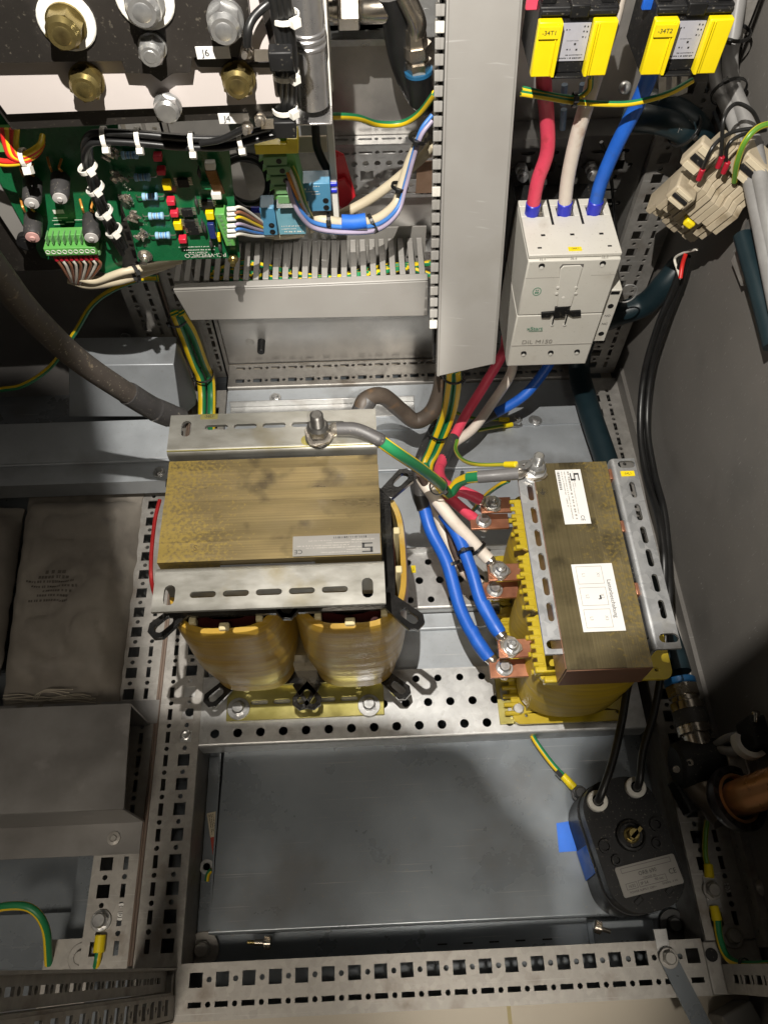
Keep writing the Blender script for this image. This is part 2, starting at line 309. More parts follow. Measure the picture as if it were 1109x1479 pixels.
def core_mat(name, gold, dark, crack, lam=1):
    m = M(name, gold, tuple(.55 * a + .45 * b for a, b in zip(dark, gold)), .33, .6, 9, (1.2, 4, 1), bump=.14, bscale=60, coat=.25, lam=lam, dirt=tuple(.62 * x for x in dark), dscale=26, dthr=.58); nt = m.node_tree; N = nt.nodes; L = nt.links; p = N['Principled BSDF']
    src = p.inputs['Base Color'].links[0].from_socket
    oi = N.new('ShaderNodeObjectInfo'); br = N.new('ShaderNodeMapRange'); br.inputs[3].default_value = .62; br.inputs[4].default_value = 1.25; L.new(oi.outputs['Random'], br.inputs[0])
    mb = N.new('ShaderNodeMix'); mb.data_type = 'RGBA'; mb.blend_type = 'MULTIPLY'; mb.inputs[0].default_value = 1; L.new(src, mb.inputs[6]); L.new(br.outputs[0], mb.inputs[7]); src = mb.outputs[2]   # packs of sheets differ in tone
    tc = N.new('ShaderNodeTexCoord'); sx = N.new('ShaderNodeSeparateXYZ'); L.new(tc.outputs['Object'], sx.inputs[0])
    vo = N.new('ShaderNodeTexNoise'); vo.inputs['Scale'].default_value = 330; vo.inputs['Detail'].default_value = 3; L.new(tc.outputs['Object'], vo.inputs[0])
    big = N.new('ShaderNodeTexNoise'); big.inputs['Scale'].default_value = 18; L.new(tc.outputs['Object'], big.inputs[0])
    fx = N.new('ShaderNodeMapRange'); fx.inputs[1].default_value = crack[0]; fx.inputs[2].default_value = crack[1]; fx.inputs[3].default_value = crack[2]; fx.inputs[4].default_value = -.25; L.new(sx.outputs[0], fx.inputs[0])
    ad = N.new('ShaderNodeMath'); L.new(vo.outputs['Fac'], ad.inputs[0]); L.new(fx.outputs[0], ad.inputs[1])
    a2 = N.new('ShaderNodeMath'); a2.operation = 'MULTIPLY_ADD'; a2.inputs[1].default_value = .5; L.new(big.outputs['Fac'], a2.inputs[0]); L.new(ad.outputs[0], a2.inputs[2])
    rg = N.new('ShaderNodeMapRange'); rg.inputs[1].default_value = .74; rg.inputs[2].default_value = 1.0; rg.inputs[4].default_value = .85; L.new(a2.outputs[0], rg.inputs[0])
    mx = N.new('ShaderNodeMix'); mx.data_type = 'RGBA'; L.new(rg.outputs[0], mx.inputs[0]); L.new(src, mx.inputs[6]); mx.inputs[7].default_value = (.40, .29, .075, 1); L.new(mx.outputs[2], p.inputs['Base Color'])
    return m
# ================================================================ setting: floor of the room, cabinet frame, panels
EX = (1, 0, 0); EY = (0, 1, 0); EZ = (0, 0, 1); NX = (-1, 0, 0); NY = (0, -1, 0); NZ = (0, 0, -1)
fl = struct(G().box(-1500, -1500, -74, 2500, 1800, -66.5).build('room_floor', TILE)); fl['category'] = 'floor'
struct(G().box(300, -700, -66.5, 304, -15, -66.1).build('tile_joint', GROUT))
def strip_holes(u0, n, du=25, rows=()):       # rows: (v, kind, phase)
    h = []
    for v, k, ph in rows:
        for i in range(n):
            x = u0 + i * du
            if k == 'sq': h.append(rect(x, v, 12.4, 12.4)); h.append(circle(x + 12.5, v, 2.6, 8)) if i < n - 1 else 0
            elif k == 'sl': h.append(rect(x, v, 12.4, 4.6)); h.append(circle(x + 12.5, v, 2.6, 8)) if i < n - 1 else 0
    return h
fr = thing('cabinet_frame', 'galvanised base frame of the cabinet with rows of square holes around the two chokes', 'cabinet frame', (237, 0, 0))
ov = rect(233, -9.5, 506, 47)
G().plate(ov, strip_holes(0, 20, 25, ((0, 'sq', 0), (-20, 'sl', 0))), 2, (0, 0, 0), EX, EY).box(-20, -33, -60, 486, -31, -2).box(-20, 12, -60, 486, 14, -2).build('front_rail', GALVR, fr)
def side_rail(x0, x1, xs, xl, name, parent, y0=12, y1=716, first=4.8, fl=True):
    hs = []
    ks = [k for k in range(int((y1 - y0) / 25)) if y0 + 14 < first + 25 * k < y1 - 8]
    for k in ks:
        y = first + 25 * k
        hs += [rect(y, xs, 12.4, 12.4), circle(y + 12.5, xs, 2.6, 8), rect(y, xl, 12.4, 4.8), circle(y + 12.5, xl, 2.6, 8)]
    g = G()
    lo, hi = min(x0, x1), max(x0, x1)
    out = [(y0, lo), (y1, lo), (y1, hi), (y0, hi)]
    g.plate(out, hs, 2, (0, 0, 0), EY, EX)
    g.box(lo, y0, -60, lo + 2, y1, -2); g.box(hi - 2, y0, -60, hi, y1, -2)
    return g.build(name, GALVR, parent)
side_rail(-60.5, -15, -29.4, -49, 'side_rail', fr)
side_rail(490, 541, 505.1, 523.5, 'side_rail', fr)
# rear rail: top face with two hole rows, front face with one
hs = []
for i in range(19):
    x = 3 + 25 * i; hs += [rect(x, 734, 12.4, 7), circle(x + 12.5, 734, 2.6, 8), rect(x, 757, 12.4, 4.6), circle(x + 12.5, 757, 2.6, 8)]
g = G().plate([(-14, 724), (488, 724), (488, 764), (-14, 764)], hs, 2, (0, 0, 0), EX, EY)
g.plate([(-14, -62), (488, -62), (488, -2), (-14, -2)], [h for i in range(19) for h in (rect(3 + 25 * i, -14, 12.4, 7), circle(15.5 + 25 * i, -14, 2.6, 8))], 2, (0, 722, 0), EX, EZ)
g.tube([(-14, 724, -2), (488, 724, -2)], 2, 10, 1).build('rear_rail', GALVR, fr)
# posts
def post_face(g, O, U, W, width, h, cols, z0=18, t=2):
    hs = []
    for u, k in cols:
        for i in range(int((h - z0) / 25)):
            z = z0 + 25 * i
            hs += [rect(u, z, 12.4, 12.4) if k == 'sq' else rect(u, z, 4.8, 12.4), circle(u, z + 12.5, 2.6, 8)]
    return g.plate([(0, 0), (width, 0), (width, h), (0, h)], hs, t, O, U, W)
g = post_face(G(), (-60.5, 727, 0), EX, EZ, 30, 560, ((12, 'sl'),)); g.box(-32.5, 729, 0, -30.5, 742, 560)
post_face(g, (-30.5, 742, 0), EX, EZ, 16, 560, ((8, 'sl'),)); g.box(-16.5, 742, 0, -14.5, 764, 560).build('corner_post', GALVR, fr)
g = post_face(G(), (492, 727, 0), EX, EZ, 48, 560, ((13, 'sq'), (32, 'sl'))); g.box(490, 727, 0, 492, 764, 560).build('corner_post', GALVR, fr)
g = post_face(G(), (-18, -30, 2), EY, EZ, 19, 460, ((10, 'sq'),), 30); g.box(-36, -11, 2, -20, -9, 462)
post_face(g, (-27, -8, 2), EY, EZ, 18, 460, ((9, 'sl'),), 30).box(-60, 9, 2, -18, 11, 462).box(-60, -33, 2, -18, -31, 462).build('corner_post', GALVR, fr)
g = G().plate([(0, 0), (330, 0), (330, 20), (0, 20)], [rect(26 + 25 * i, 10, 12, 7) for i in range(12)] + [rect(26 + 25 * i + 12.5, 10, 4, 7) for i in range(11)], 2, (500, -30, 2), EZ, EY)
g.box(500, -32, 2, 541, -30, 332).box(500, -10, 2, 541, -8, 332).build('corner_post', GALVR, fr)
G().box(-60.5, -33, -60, -20.5, 11.6, 0).box(-58, -28, 0, -20.5, 6, 4).build('corner_block', GALVR, fr, 1.5)
G().box(486.5, -33, -60, 541, 11.6, 0).build('corner_block', GALVR, fr, 1.5)
cyg = G().cyl((-44, -12, 3.5), (-44, -12, 9), 8, 6).build('corner_bolt', ZINC, fr)
G().lathe((-34, 2, 4.2), EZ, [(0, 6.5), (.5, 6.5), (.5, 5)], 16).build('corner_hole', BLACKP, fr)
G().lathe((493, 0, .3), EZ, [(0, 6), (.5, 6)], 16).build('corner_hole', BLACKP, fr)
G().box(-63.6, 14, -3, -60.7, 726, 3.5).box(-63.6, 722, 3.5, -60.7, 726, 560).build('gasket', GASK, fr, .8)
# raised edge strip along the right side rail
G().plate([(4, 0), (150, 0), (150, 26), (4, 26)], [slot(18 + 12.5 * i, 12, 4, 3, 3) for i in range(10)], 2, (541, 0, 0), EY, EZ).box(541, 4, 24, 562, 150, 26).build('edge_strip', GALVR, fr)
# neighbouring bay
nb = thing('neighbour_frame', 'punched steel frame of the next cabinet bay, left of the brown gasket seam', 'cabinet frame', (-90, 0, 0))
side_rail(-112, -66, -98, -78.5, 'side_rail', nb)
G().box(-66.2, 14, -3, -63.9, 726, 2.6).build('gasket', GASK, nb, .8)
g = post_face(G(), (-112, 727, 0), EX, EZ, 22, 560, ((12, 'sl'),)); g.box(-92, 729, 0, -90, 740, 560)
post_face(g, (-90, 720, 0), EX, EZ, 24, 560, ((12, 'sl'),)).build('corner_post', GALVR, nb)
struct(G().box(-560, -34, -66, 546, 800, -62).build('cabinet_floor', GREYP))
# walls
sp = G().box(546, -40, -24, 549, 800, 760).box(541, 150, 0, 546, 716, 22).build('side_wall', PANEL); tag(sp, 'plain grey painted side wall of the cabinet on the right', 'cabinet wall')
bw = thing('rear_wall', 'grey galvanised rear wall of the cabinet behind the rear rail', 'cabinet wall', (240, 767, 0))
G().box(-14, 766, 0, 546, 769, 800).build('wall_sheet', M('rear_wall_steel', (.50, .48, .45), (.36, .345, .33), .38, .7, 16, (1, 1, 1), dirt=(.60, .57, .53), dscale=11, dthr=.55, bump=.05), bw)
p = at(378, 492, y=766); G().cyl(p, p + V((0, -22, 0)), 5.5, 16, 5.2, 1).build('black_stud', BLACKP, bw)
p = at(361, 494, y=766); g = G().lathe(p, NY, [(0, 6.5), (.6, 6.5), (.6, 4.8), (.1, 4.8), (.1, 2.6), (.5, 2.6)], 20).build('spot_weld', GALVR, bw)
lw = struct(G().box(-560, 770, -62, -66, 773, 800).build('bay_wall', M('bay_wall_steel', (.38, .36, .34), (.3, .28, .27), .4, .5, 12)))
struct(G().box(-563, -40, -62, -560, 773, 800).build('bay_side', PANEL))
# ---------------------------------------------------------------- sheets on the cabinet bottom
ty = thing('floor_tray', 'wide grey sheet metal cover in front, below the perforated mounting plate', 'metal cover', (230, 130, -25))
g = G().prism([(5, 41), (458, 41), (458, 232), (9, 232)], -27, -25)
g.tube([(4, 41, -27.5), (458, 41, -27.5)], 2.5, 12, 1).box(5, 38.6, -62, 458, 40.6, -27).box(3, 41, -62, 5, 232, -27)
g.build('cover_sheet', GREYP, ty)
G().box(-14, 16, -60, 2.5, 220, -57).build('side_lip', GREYP, ty)
sl = G()
for i in range(5):
    p = at(640 + 37 * i, 1358 - 1.6 * i, y=24); sl.box(p.x - 5, 20, -61, p.x + 5, 21.5, -60)
sl.build('slot', BLACKP, ty)
# perforated mounting plate in front
pl1 = thing('mounting_plate', 'front galvanised mounting plate with three rows of round holes, under the chokes', 'mounting plate', (220, 258, 0))
hs = [circle(2 + 25 * i, at(309 + 32.7 * i, 1060.3 - 1.37 * i, z=0).y, 5, 14) for i in range(16)]
y1 = at(586, 1015.7, z=0); y0 = at(569, 982, z=0)
hs += [circle(y1.x + 25 * (i - 7), y1.y, 4.8, 14) for i in range(0, 16) if not 5 < y1.x + 25 * (i - 7) < 8] + [circle(y0.x + 25 * (i - 7), y0.y, 4.2, 12) for i in range(0, 16)]
for a, b in ((262.0, 1018.5), (265.5, 1031), (270, 1046)):
    p = at(a + 6, b, z=0)
hs = [h for h in hs if h[0][0] > -20]
hs += [circle(-28, 271, 4), circle(-27.5, 257, 5.2, 14), circle(-28, 243, 4)]
out = [(-36, 221), (478, 221), (478, 294), (-40, 294), (-43, 288), (-43, 231)]
G().plate(out, hs, 2, (0, 0, 1), EX, EY).build('plate', GALV, pl1)
G().tube([(-18, 221.5, -3), (478, 221.5, -3)], 4, 14, 1).box(-18, 217.5, -26, 478, 219.5, -3).build('front_flange', GALV, pl1)
G().box(-40, 294, -16, 478, 296, 1).build('rear_flange', GALV, pl1)
def washer_bolt(parent, p, d=EZ, af=10, h=6, wr=9, mat=ZINC, name='bolt', ang=.3):
    g = G().lathe(p, d, [(0, wr), (1.2, wr), (1.5, wr - .4), (1.5, af * .5)], 24); g.hexhead(V(p) + V(d).normalized() * 1.5, d, af, h, ang)
    return g.build(name, mat, parent)
p = at(268.5, 1062, z=1); G().lathe(p, EZ, [(0, 6), (1.3, 5.6), (2, 4), (1.2, 2.6), (1.2, .1)], 16).build('rivet', ZINC, pl1)
# rear mounting plate between the chokes
pl2 = thing('mounting_plate', 'rear galvanised mounting plate with round holes, crossing behind and between the two chokes', 'mounting plate', (220, 410, 0))
hs = []
p = at(605.4, 839, z=0)
for i in range(-9, 10): hs += [circle(p.x + 25 * i, p.y, 4.8, 14), circle(p.x + 12.5 + 25 * i, p.y + 25, 4.2, 12), circle(p.x + 12.5 + 25 * i, p.y - 25.5, 4.2, 12)]
G().plate([(-43, 374), (478, 374), (478, 446), (-43, 446)], [h for h in hs if -30 < h[0][0] < 470], 2, (0, 0, 1), EX, EY).build('plate', GALV, pl2)
G().tube([(-43, 374, -3), (478, 374, -3)], 4, 14, 1).box(-43, 370, -20, 478, 372, -3).build('front_flange', GALV, pl2)
G().box(-43, 446, -3, 478, 448, 12).build('rear_flange', GALV, pl2)
# lower sheets
ls = thing('base_sheet', 'bright galvanised base sheet between the two perforated mounting plates', 'metal sheet', (220, 330, -20))
G().box(-14, 296.4, -20, 488, 352, -18).tube([(-14, 352, -16), (488, 352, -16)], 3, 12, 1).box(-14, 352, -14, 488, 369, -12).build('sheet', SHEETB, ls)
G().box(-14, 300, -18, 488, 301.5, -14).build('rib', SHEETB, ls)
bs = thing('base_sheet', 'blue grey base sheet with two cross folds behind the right choke, below the contactor', 'metal sheet', (240, 560, 0))
G().box(-14, 449, -14, 489, 576, -12).build('sheet', SHEETB, bs)
G().box(-14, 576, -14, 489, 642, -6).tube([(-14, 577, -7.5), (489, 577, -7.5)], 2.2, 10, 1).build('raised_sheet', SHEETB, bs)
G().box(-14, 642, -6, 489, 720, -4).build('rear_sheet', SHEETB, bs)
g = G().box(-8, 664, -4, 250, 688, -2).box(-8, 688, -4, 250, 690, 9).build('flange', GALV, bs, .6)
for a, b in ((746, 605), (774, 608), (398, 575)):
    p = at(a, b, z=-4 if a != 398 else -2); washer_bolt(bs, p, EZ, 9, 5, 8, name='screw')
p = at(775, 649, z=-6); G().lathe(at(771, 607, z=-3.5), EZ, [(0, 8), (.8, 8), (.8, 5.5), (.2, 5.5)], 20).build('washer', ZINC, bs)
# hidden dark punched rail on the right, behind the right choke
# unseen added plates overhead, blocking lamp light from the left bay and front corners
def shade(pts, name):
    q = []
    for p in pts:
        if p[0] == 'q': q.append(p[1:]); continue
        z = p[2] if len(p) > 2 else 0; k = 170 / (1050 - z); q.append((LP[0] + (p[0] - LP[0]) * k, LP[1] + (p[1] - LP[1]) * k))
    ar = sum(q[i][0] * q[(i + 1) % len(q)][1] - q[(i + 1) % len(q)][0] * q[i][1] for i in range(len(q)))
    struct(G().plate(q if ar > 0 else q[::-1], [], 1.5, (0, 0, 881.5), EX, EY).build(name, BLACKP))
shade([(-150, 558), (-70, 262), (185, 246), (262, 222)] + [at(a, b, z=-25) for a, b in ((690, 1085), (722, 1140), (775, 1195), (805, 1250), (815, 1330))] + [(400, -300), (-900, -300), ('q', 0, 292), ('q', 60, 292), (-150, 650, 150)], 'light_blocker')
shade([at(825, 1400, z=0), at(835, 1260, z=-25), at(832, 1085, z=-25), at(870, 1045, z=10), at(925, 985, z=60), (900, 300), (900, -300), (420, -300)], 'light_blocker')
# ================================================================ left choke (two coils)
LC = thing('left_choke', 'tall iron core choke on the left with gold lacquered top and two amber wound coils', 'choke', (100, 330, 1))
COREL = core_mat('gold_lacquered_core', (.31, .235, .105), (.115, .09, .055), (-.092, .0, .24))
def core_strip(y0, y1, z): return G().box(12 - random.uniform(0, .8), y0, 240, 188.5 + random.uniform(-.6, .6), y1, z)
for y0, y1, z in ((284, 301, 313), (301.02, 318, 313.12), (318.02, 337, 313), (337.02, 349, 313.15), (349.02, 370, 313), (370.02, 380, 313.12)):
    core_strip(y0, y1, z).build('core_pack', COREL, LC)
G().box(12, 285, 8, 189, 379, 92).box(30, 290, 92, 76, 374, 232).box(126, 290, 92, 172, 374, 232).build('core_leg', COREL, LC)
def bracket_l(y0, y1, sgn, name, parent, x0, x1, z, ends, mids, drop, mat, t=3):
    hs = [slot(x, (y0 + y1) / 2 - sgn * 3.5, 20, 5.2) for x in mids] + [slot(x, (y0 + y1) / 2 - sgn * 3, 8.6, 17) for x in ends]
    g = G().plate([(x0, y0), (x1, y0), (x1, y1), (x0, y1)], hs, t, (0, 0, z), EX, EY)
    yb = y1 if sgn > 0 else y0; r = 4.5
    # rounded fold and the leg down the core
    n = 6; b = len(g.v)
    for i in range(n + 1):
        a = pi / 2 * i / n
        for rr in (r, r - t): g.v += [V((x0, yb + sgn * sin(a) * rr, z - r + cos(a) * rr)), V((x1, yb + sgn * sin(a) * rr, z - r + cos(a) * rr))]
    for i in range(n):
        q = b + 4 * i; g.f += [(q, q + 1, q + 5, q + 4), (q + 2, q + 6, q + 7, q + 3), (q, q + 4, q + 6, q + 2), (q + 1, q + 3, q + 7, q + 5)]
    ya, yc = sorted((yb + sgn * r, yb + sgn * (r - t))); g.box(x0, ya, z - drop, x1, yc, z - r)
    return g.build(name, mat, parent)
bracket_l(241, 274, 1, 'clamp_bracket', LC, 12.5, 189.5, 316, (25, 176), (50.5, 75.6, 100.7, 125.8, 151), 50, BRACK)
bracket_l(391, 427, -1, 'clamp_bracket', LC, 9.5, 188.5, 316, (24,), (50, 75, 100, 125, 151), 50, BRACK)
G().plate([(9.7, 388), (187, 388), (187, 389), (9.7, 389)], [], .4, (0, 0, 316.5), EX, EY).build('scribe_line', CHROM, LC)
G().box(60, 279.5, 300, 135, 283.5, 306).build('gap_shim', BLACKP, LC); G().box(60, 380.4, 300, 135, 385.8, 306).build('gap_shim', BLACKP, LC)
def sup(cx, cy, a, b, n=3.2, m=40):
    o = []
    for i in range(m):
        t = 2 * pi * i / m; c, s = cos(t), sin(t)
        o.append((cx + a * abs(c) ** (2 / n) * (1 if c > 0 else -1), cy + b * abs(s) ** (2 / n) * (1 if s > 0 else -1)))
    return o
def ring_wall(g, cx, cy, a, b, th, zs, n=3.2, m=40):       # hollow wound coil: zs = [(z, grow)]
    b0 = len(g.v); k = len(zs)
    for z, gr in zs: g.v += [V((x, y, z)) for x, y in sup(cx, cy, a + gr, b + gr, n, m)]
    for z, gr in zs[::-1]: g.v += [V((x, y, z)) for x, y in sup(cx, cy, a - th, b - th, n, m)]
    for j in range(2 * k):
        j2 = (j + 1) % (2 * k)
        g.f += [(b0 + j * m + i, b0 + j * m + (i + 1) % m, b0 + j2 * m + (i + 1) % m, b0 + j2 * m + i) for i in range(m)]
    return g
for cx in (50.5, 159.5):
    rr = random.Random(cx); zs = [(48, -15), (50, -12)] + [(52 + 5.5 * i, rr.uniform(-.4, .4) - 10 * max(0, 1 - i / 15) ** 2) for i in range(31)] + [(220, -.5), (226, -2.2)]
    c = ring_wall(G(), cx, 331, 54.3, 75, 7, zs, 3.3, 64).build('coil', COIL, LC, 0, 50)
    ring_wall(G(), cx, 331, 42.5, 66, 9, [(46, 0), (219, 0)], 3, 56).build('inner_winding', REDCOIL, LC)
    for a, b in ((cx, 263.5), (cx - 28, 270.5), (cx + 30, 271), (cx + 45, 312), (cx + 45, 352)):
        w_ = 9 if a == cx else 6
        G().box(a - w_ / 2, b - 3.5, 150, a + w_ / 2, b + 3.5, 230).build('spacer_stick', SPAC, LC, 1.2)
def ear(c, ang, parent, L=34, W=19, t=5, mat=BLACKG):     # black moulded loop lug
    u = V((cos(ang), sin(ang), 0)); v = V((-sin(ang), cos(ang), 0))
    o = [(-2, -W / 2 + 2), (L - 6, -W / 2), (L, -W / 2 + 5), (L, W / 2 - 5), (L - 6, W / 2), (-2, W / 2 - 2)]
    return G().plate(o, [slot(L / 2 + 3, 0, L - 16, W - 11)], t, c, u, v).build('bobbin_lug', mat, parent, 1)
for cx, cy, a in ((196, 277, -.75), (197, 389, .8), (15, 278, -2.4), (13, 391, 2.3)): ear((cx, cy, 236), a, LC)
for cx, cy, a in ((190, 275, -.75), (115, 272, -2.2), (98, 272, -.95), (24, 275, -2.4), (190, 385, .8)): ear((cx, cy, 44), a, LC)
for cx, cy, a in ((97, 284, -.8), (114, 284, -2.35)): ear((cx, cy, 236), a, LC, 22)
def flange_ring(z, parent):
    hs = [[(p, q) for p, q in sup(cx, 334, 31, 52, 4, 24)] for cx in (54, 158)]
    return G().plate(rrect(105, 334, 190, 126, 16), hs, 4, (0, 0, z), EX, EY).build('bobbin_flange', BLACKG, parent, .8)
flange_ring(235.5, LC); flange_ring(43, LC)
G().box(187.5, 288, 236, 190.5, 380, 246).build('bobbin_rim', BLACKG, LC, .6)
lead = path((232, 745, 'z', 300)); G().tube(path((231, 722, 'z', 300), (224, 752, 'z', 300), (219, 800, 'z', 300), (219, 838, 'z', 296), (226, 868, 'z', 280)), 1.7, 8).build('winding_lead', M('red_enamel_wire', (.30, .02, .02), (.2, .01, .01), .25, .3, 30, coat=.4), LC)
# foot bracket
g = G().plate([(14, 244), (189, 244), (189, 282), (14, 282)], [slot(50 + 25.1 * i, 263.5, 19, 4.8) for i in range(5)], 3, (0, 0, 5), EX, EY).box(14, 282, 2, 189, 285, 40)
g.build('foot_bracket', CHROM, LC, .6)
G().box(14, 380, 2, 189, 383, 40).box(14, 383, 2, 189, 424, 5).build('foot_bracket', CHROM, LC, .6)
for a, b in ((345, 1024), (533, 1019)): washer_bolt(LC, at(a, b, z=5), EZ, 13, 7, 12.5)
for a, b in ((357, 990), (517, 985)): p = at(a, b, z=12); G().cyl(p, p + V((0, -7, 0)), 3, 10).hexhead(p, NY, 8, 3).build('clamp_screw', ZINC, LC)
# label
p = V((153, 293.4, 314.1)); U = NX; W = NY
lab = G().box(118, 284.6, 313.9, 187.2, 302.5, 314.25).build('rating_label', PAPERG, LC)
O = (152.5, 293.5, 314.45)
rows = [(-14, 12, 6.5, .9), (-25, -8, 4.5, 1.0), (-22, 25, 2.2, 1.2), (-10, 31, .2, 1.2), (-20, 8, -2.0, 1.1), (-30, -12, -4.2, 1.1), (4, 22, -4.2, 1.1), (-18, -8, -6.2, .9)]
print_lines(O, NX, NY, rows, INKG, lab)
def s_logo(O, U, W, s, parent):
    g = G(); t = s * .24
    for x0, y0, x1, y1 in ((-s, s - t, s, s), (-s, -t / 2, s, t / 2), (-s, -s, s, -s + t), (-s, 0, -s + 2 * t, s), (s - 2 * t, -s, s, 0)): quad(g, O, U, W, x0, y0, x1, y1)
    return g.build('logo', INK, parent)
s_logo(V(O) + V((24.5, -3.2, .05)), NX, NY, 4.2, lab)
text('CE', 5.5, V(O) + V((-30, -5, 0)), NX, NY, INK, lab)
g = G()
for i in range(18): quad(g, V(O) + V((14, 6.6, 0)), NX, NY, -10 + i * 1.5, -.9, -10 + i * 1.5 + random.choice((.5, .9)), .9)
g.build('barcode', INK, lab)
text('S', 7, (41, 296, 314.1), NX, NY, M('brown_ink', (.12, .08, .03), None, .5), LC, 'stamp')
yl = G().box(35.5, 421.5, 316.1, 50.5, 426.8, 316.6).build('marker_tag', CHROM, LC); text('-36L1', 3.8, (43, 424, 316.8), EX, EY, INK, yl)
# earth stud with nut and cable lug seat
p = at(461, 632, z=316)
g = G().lathe(p, EZ, [(0, 12), (2, 12), (2, 9)], 24).lathe(p + V((0, 0, 2)), EZ, [(0, 11.4), (1.6, 11.4)], 24).hexhead(p + V((0, 0, 9.5)), EZ, 17, 9).cyl(p, p + V((0, 0, 32)), 5.2, 16, 5.2, 1)
for i in range(9): g.lathe(p + V((0, 0, 19 + i * 1.4)), EZ, [(0, 5), (.7, 5.6), (1.3, 5)], 16, False)
g.build('earth_stud', M('blackened_zinc', (.15, .145, .135), (.09, .085, .08), .35, .85, 90), LC)
for a, b, r in ((444, 636, 5.5),):
    q = at(a, b, z=316.1); G().lathe(q, EZ, [(0, r), (.3, r), (.3, r - .8)], 20).build('stamped_mark', CHROM, LC)
ye = G().obox((195.5, 268, 130), (1, 0, 0), (0, 1, 0), (0, 0, 1), .1, .1, .1)
# ================================================================ right choke (three coils)
RC = thing('right_choke', 'low iron core choke on the right with bronze top, white labels and yellow wound coils', 'choke', (388, 330, 1))
CORER = core_mat('bronze_lacquered_core', (.29, .235, .12), (.17, .138, .075), (.03, -.04, .05), 2)
for x0, x1, z in ((345.5, 372, 211), (372.02, 398, 211.15), (398.02, 420.5, 211)): G().box(x0, 218 + random.uniform(-.5, .5), 172, x1, 433, z).build('core_pack', CORER, RC)
RUST = M('rusty_core_edge', (.30, .15, .09), (.2, .11, .07), .4, .4, 30, (1, 1, 12))
G().box(345.3, 217, 171, 420.7, 217.9, 209.5).box(344.6, 219, 172, 345.3, 432, 210.5).build('core_edge', RUST, RC)
G().box(345, 240, 8, 421, 431, 42).build('core_foot', CORER, RC)
def bracket_y(x0, x1, sgn, z, slots, ends, parent, mat, t=3, y0=233, y1=435, drop=38):
    xc = (x0 + x1) / 2
    hs = [slot(xc - sgn * 1.5, y, 5.6, 18.5) for y in slots] + [slot(xc - sgn, y, 17.5, 8.6) for y in ends]
    g = G().plate([(x0, y0), (x1, y0), (x1, y1), (x0, y1)], hs, t, (0, 0, z), EX, EY); xb = x1 if sgn > 0 else x0; r = 4.5; n = 6; b = len(g.v)
    for i in range(n + 1):
        a = pi / 2 * i / n
        for rr in (r, r - t): g.v += [V((xb + sgn * sin(a) * rr, y1, z - r + cos(a) * rr)), V((xb + sgn * sin(a) * rr, y0, z - r + cos(a) * rr))]
    for i in range(n):
        q = b + 4 * i; fs = [(q, q + 1, q + 5, q + 4), (q + 2, q + 6, q + 7, q + 3), (q, q + 4, q + 6, q + 2), (q + 1, q + 3, q + 7, q + 5)]
        g.f += fs
    xa, xc2 = sorted((xb + sgn * r, xb + sgn * (r - t))); g.box(xa, y0, z - drop, xc2, y1, z - r)
    return g.build('clamp_bracket', mat, parent)
ysl = [at(x, y, z=210).y for x, y in ((775.8, 711), (779.8, 743.5), (784.5, 776.4), (787.7, 810.9), (792, 846.6), (796, 883.6))]
bracket_y(329, 353, 1, 210, ysl, (242,), RC, BRACKB)
ysr = [at(x, y, z=212).y for x, y in ((912, 707.4), (920.3, 739.8), (927, 772.5), (933, 805.8), (942, 842), (951, 880))]
bracket_y(428.5, 449, -1, 212, ysr, (243, 428), RC, BRACKB)
for y0, y1 in ((300, 352), (366, 400), (245, 282)): G().box(421, y0, 190, 423.5, y1, 209).build('gap_shim', BLACKP, RC)
for y in (292, 358, 418): G().box(420.8, y - 6, 196, 424, y + 6, 211.2).build('pressboard_strip', COPPER, RC, .5)
for cy in (264, 332, 400):
    rr = random.Random(cy); zs = [(14, -4), (18, -1)] + [(22 + 5.2 * i, rr.uniform(-.4, .4) + 2.2 * sin(pi * i / 23)) for i in range(23)] + [(141, 0), (145, -1.5)]
    ring_wall(G(), 392, cy, 56, 36 if cy == 264 else 33, 9, zs, 2.35).build('coil', COILY, RC, 0, 50)
    for z in (146, 6):
        yy = -8 if cy == 264 else 0
        G().plate(rrect(398 if z > 50 else 393, cy + yy * .4, 126, 66.5 + abs(yy) * .5, 9), [[(p, q) for p, q in sup(386, cy, 30, 20, 5, 20)]] + [circle(345, cy - 29, 1.8, 8), circle(446, cy - 29, 1.8, 8)], 4, (0, 0, z + 4), EX, EY).build('bobbin_flange', BOBB, RC, 1)
    for k in range(7):
        y = cy - 28 + k * 9.2
        G().cyl((341, y, 148), (330.5, y, 148), 2.8, 10, 2.6, .6).build('bobbin_peg', BOBB, RC)
        if k % 2: G().cyl((341, y, 128 - k), (332, y, 128 - k), 2.8, 10, 2.6, .6).build('bobbin_peg', BOBB, RC)
    for k in range(6): y = cy - 26 + k * 9.5; G().cyl((338, y, 10), (321.5, y, 10), 2.8, 10, 2.6, .6).build('bobbin_peg', BOBB, RC)
for x in (343, 350): G().box(x - 14, 233 - (x - 343) * 1.4, 152, x + 12, 239 - (x - 343) * 1.4, 162).build('bobbin_rib', BOBB, RC, 1.5)
G().plate([(332, 228), (342, 228), (342, 436), (332, 436)], [circle(337, 250 + 30 * i, 2.5, 8) for i in range(6)], 3, (0, 0, 4), EX, EY).build('foot_bracket', CHROM, RC)
G().plate([(316, 228), (331.8, 228), (331.8, 300), (316, 300)], [slot(324, 262, 8, 16)], 3, (0, 0, 4), EX, EY).build('foot_plate', CHROM, RC, .5)
washer_bolt(RC, at(747, 1026, z=4.5), EZ, 12, 7, 11)
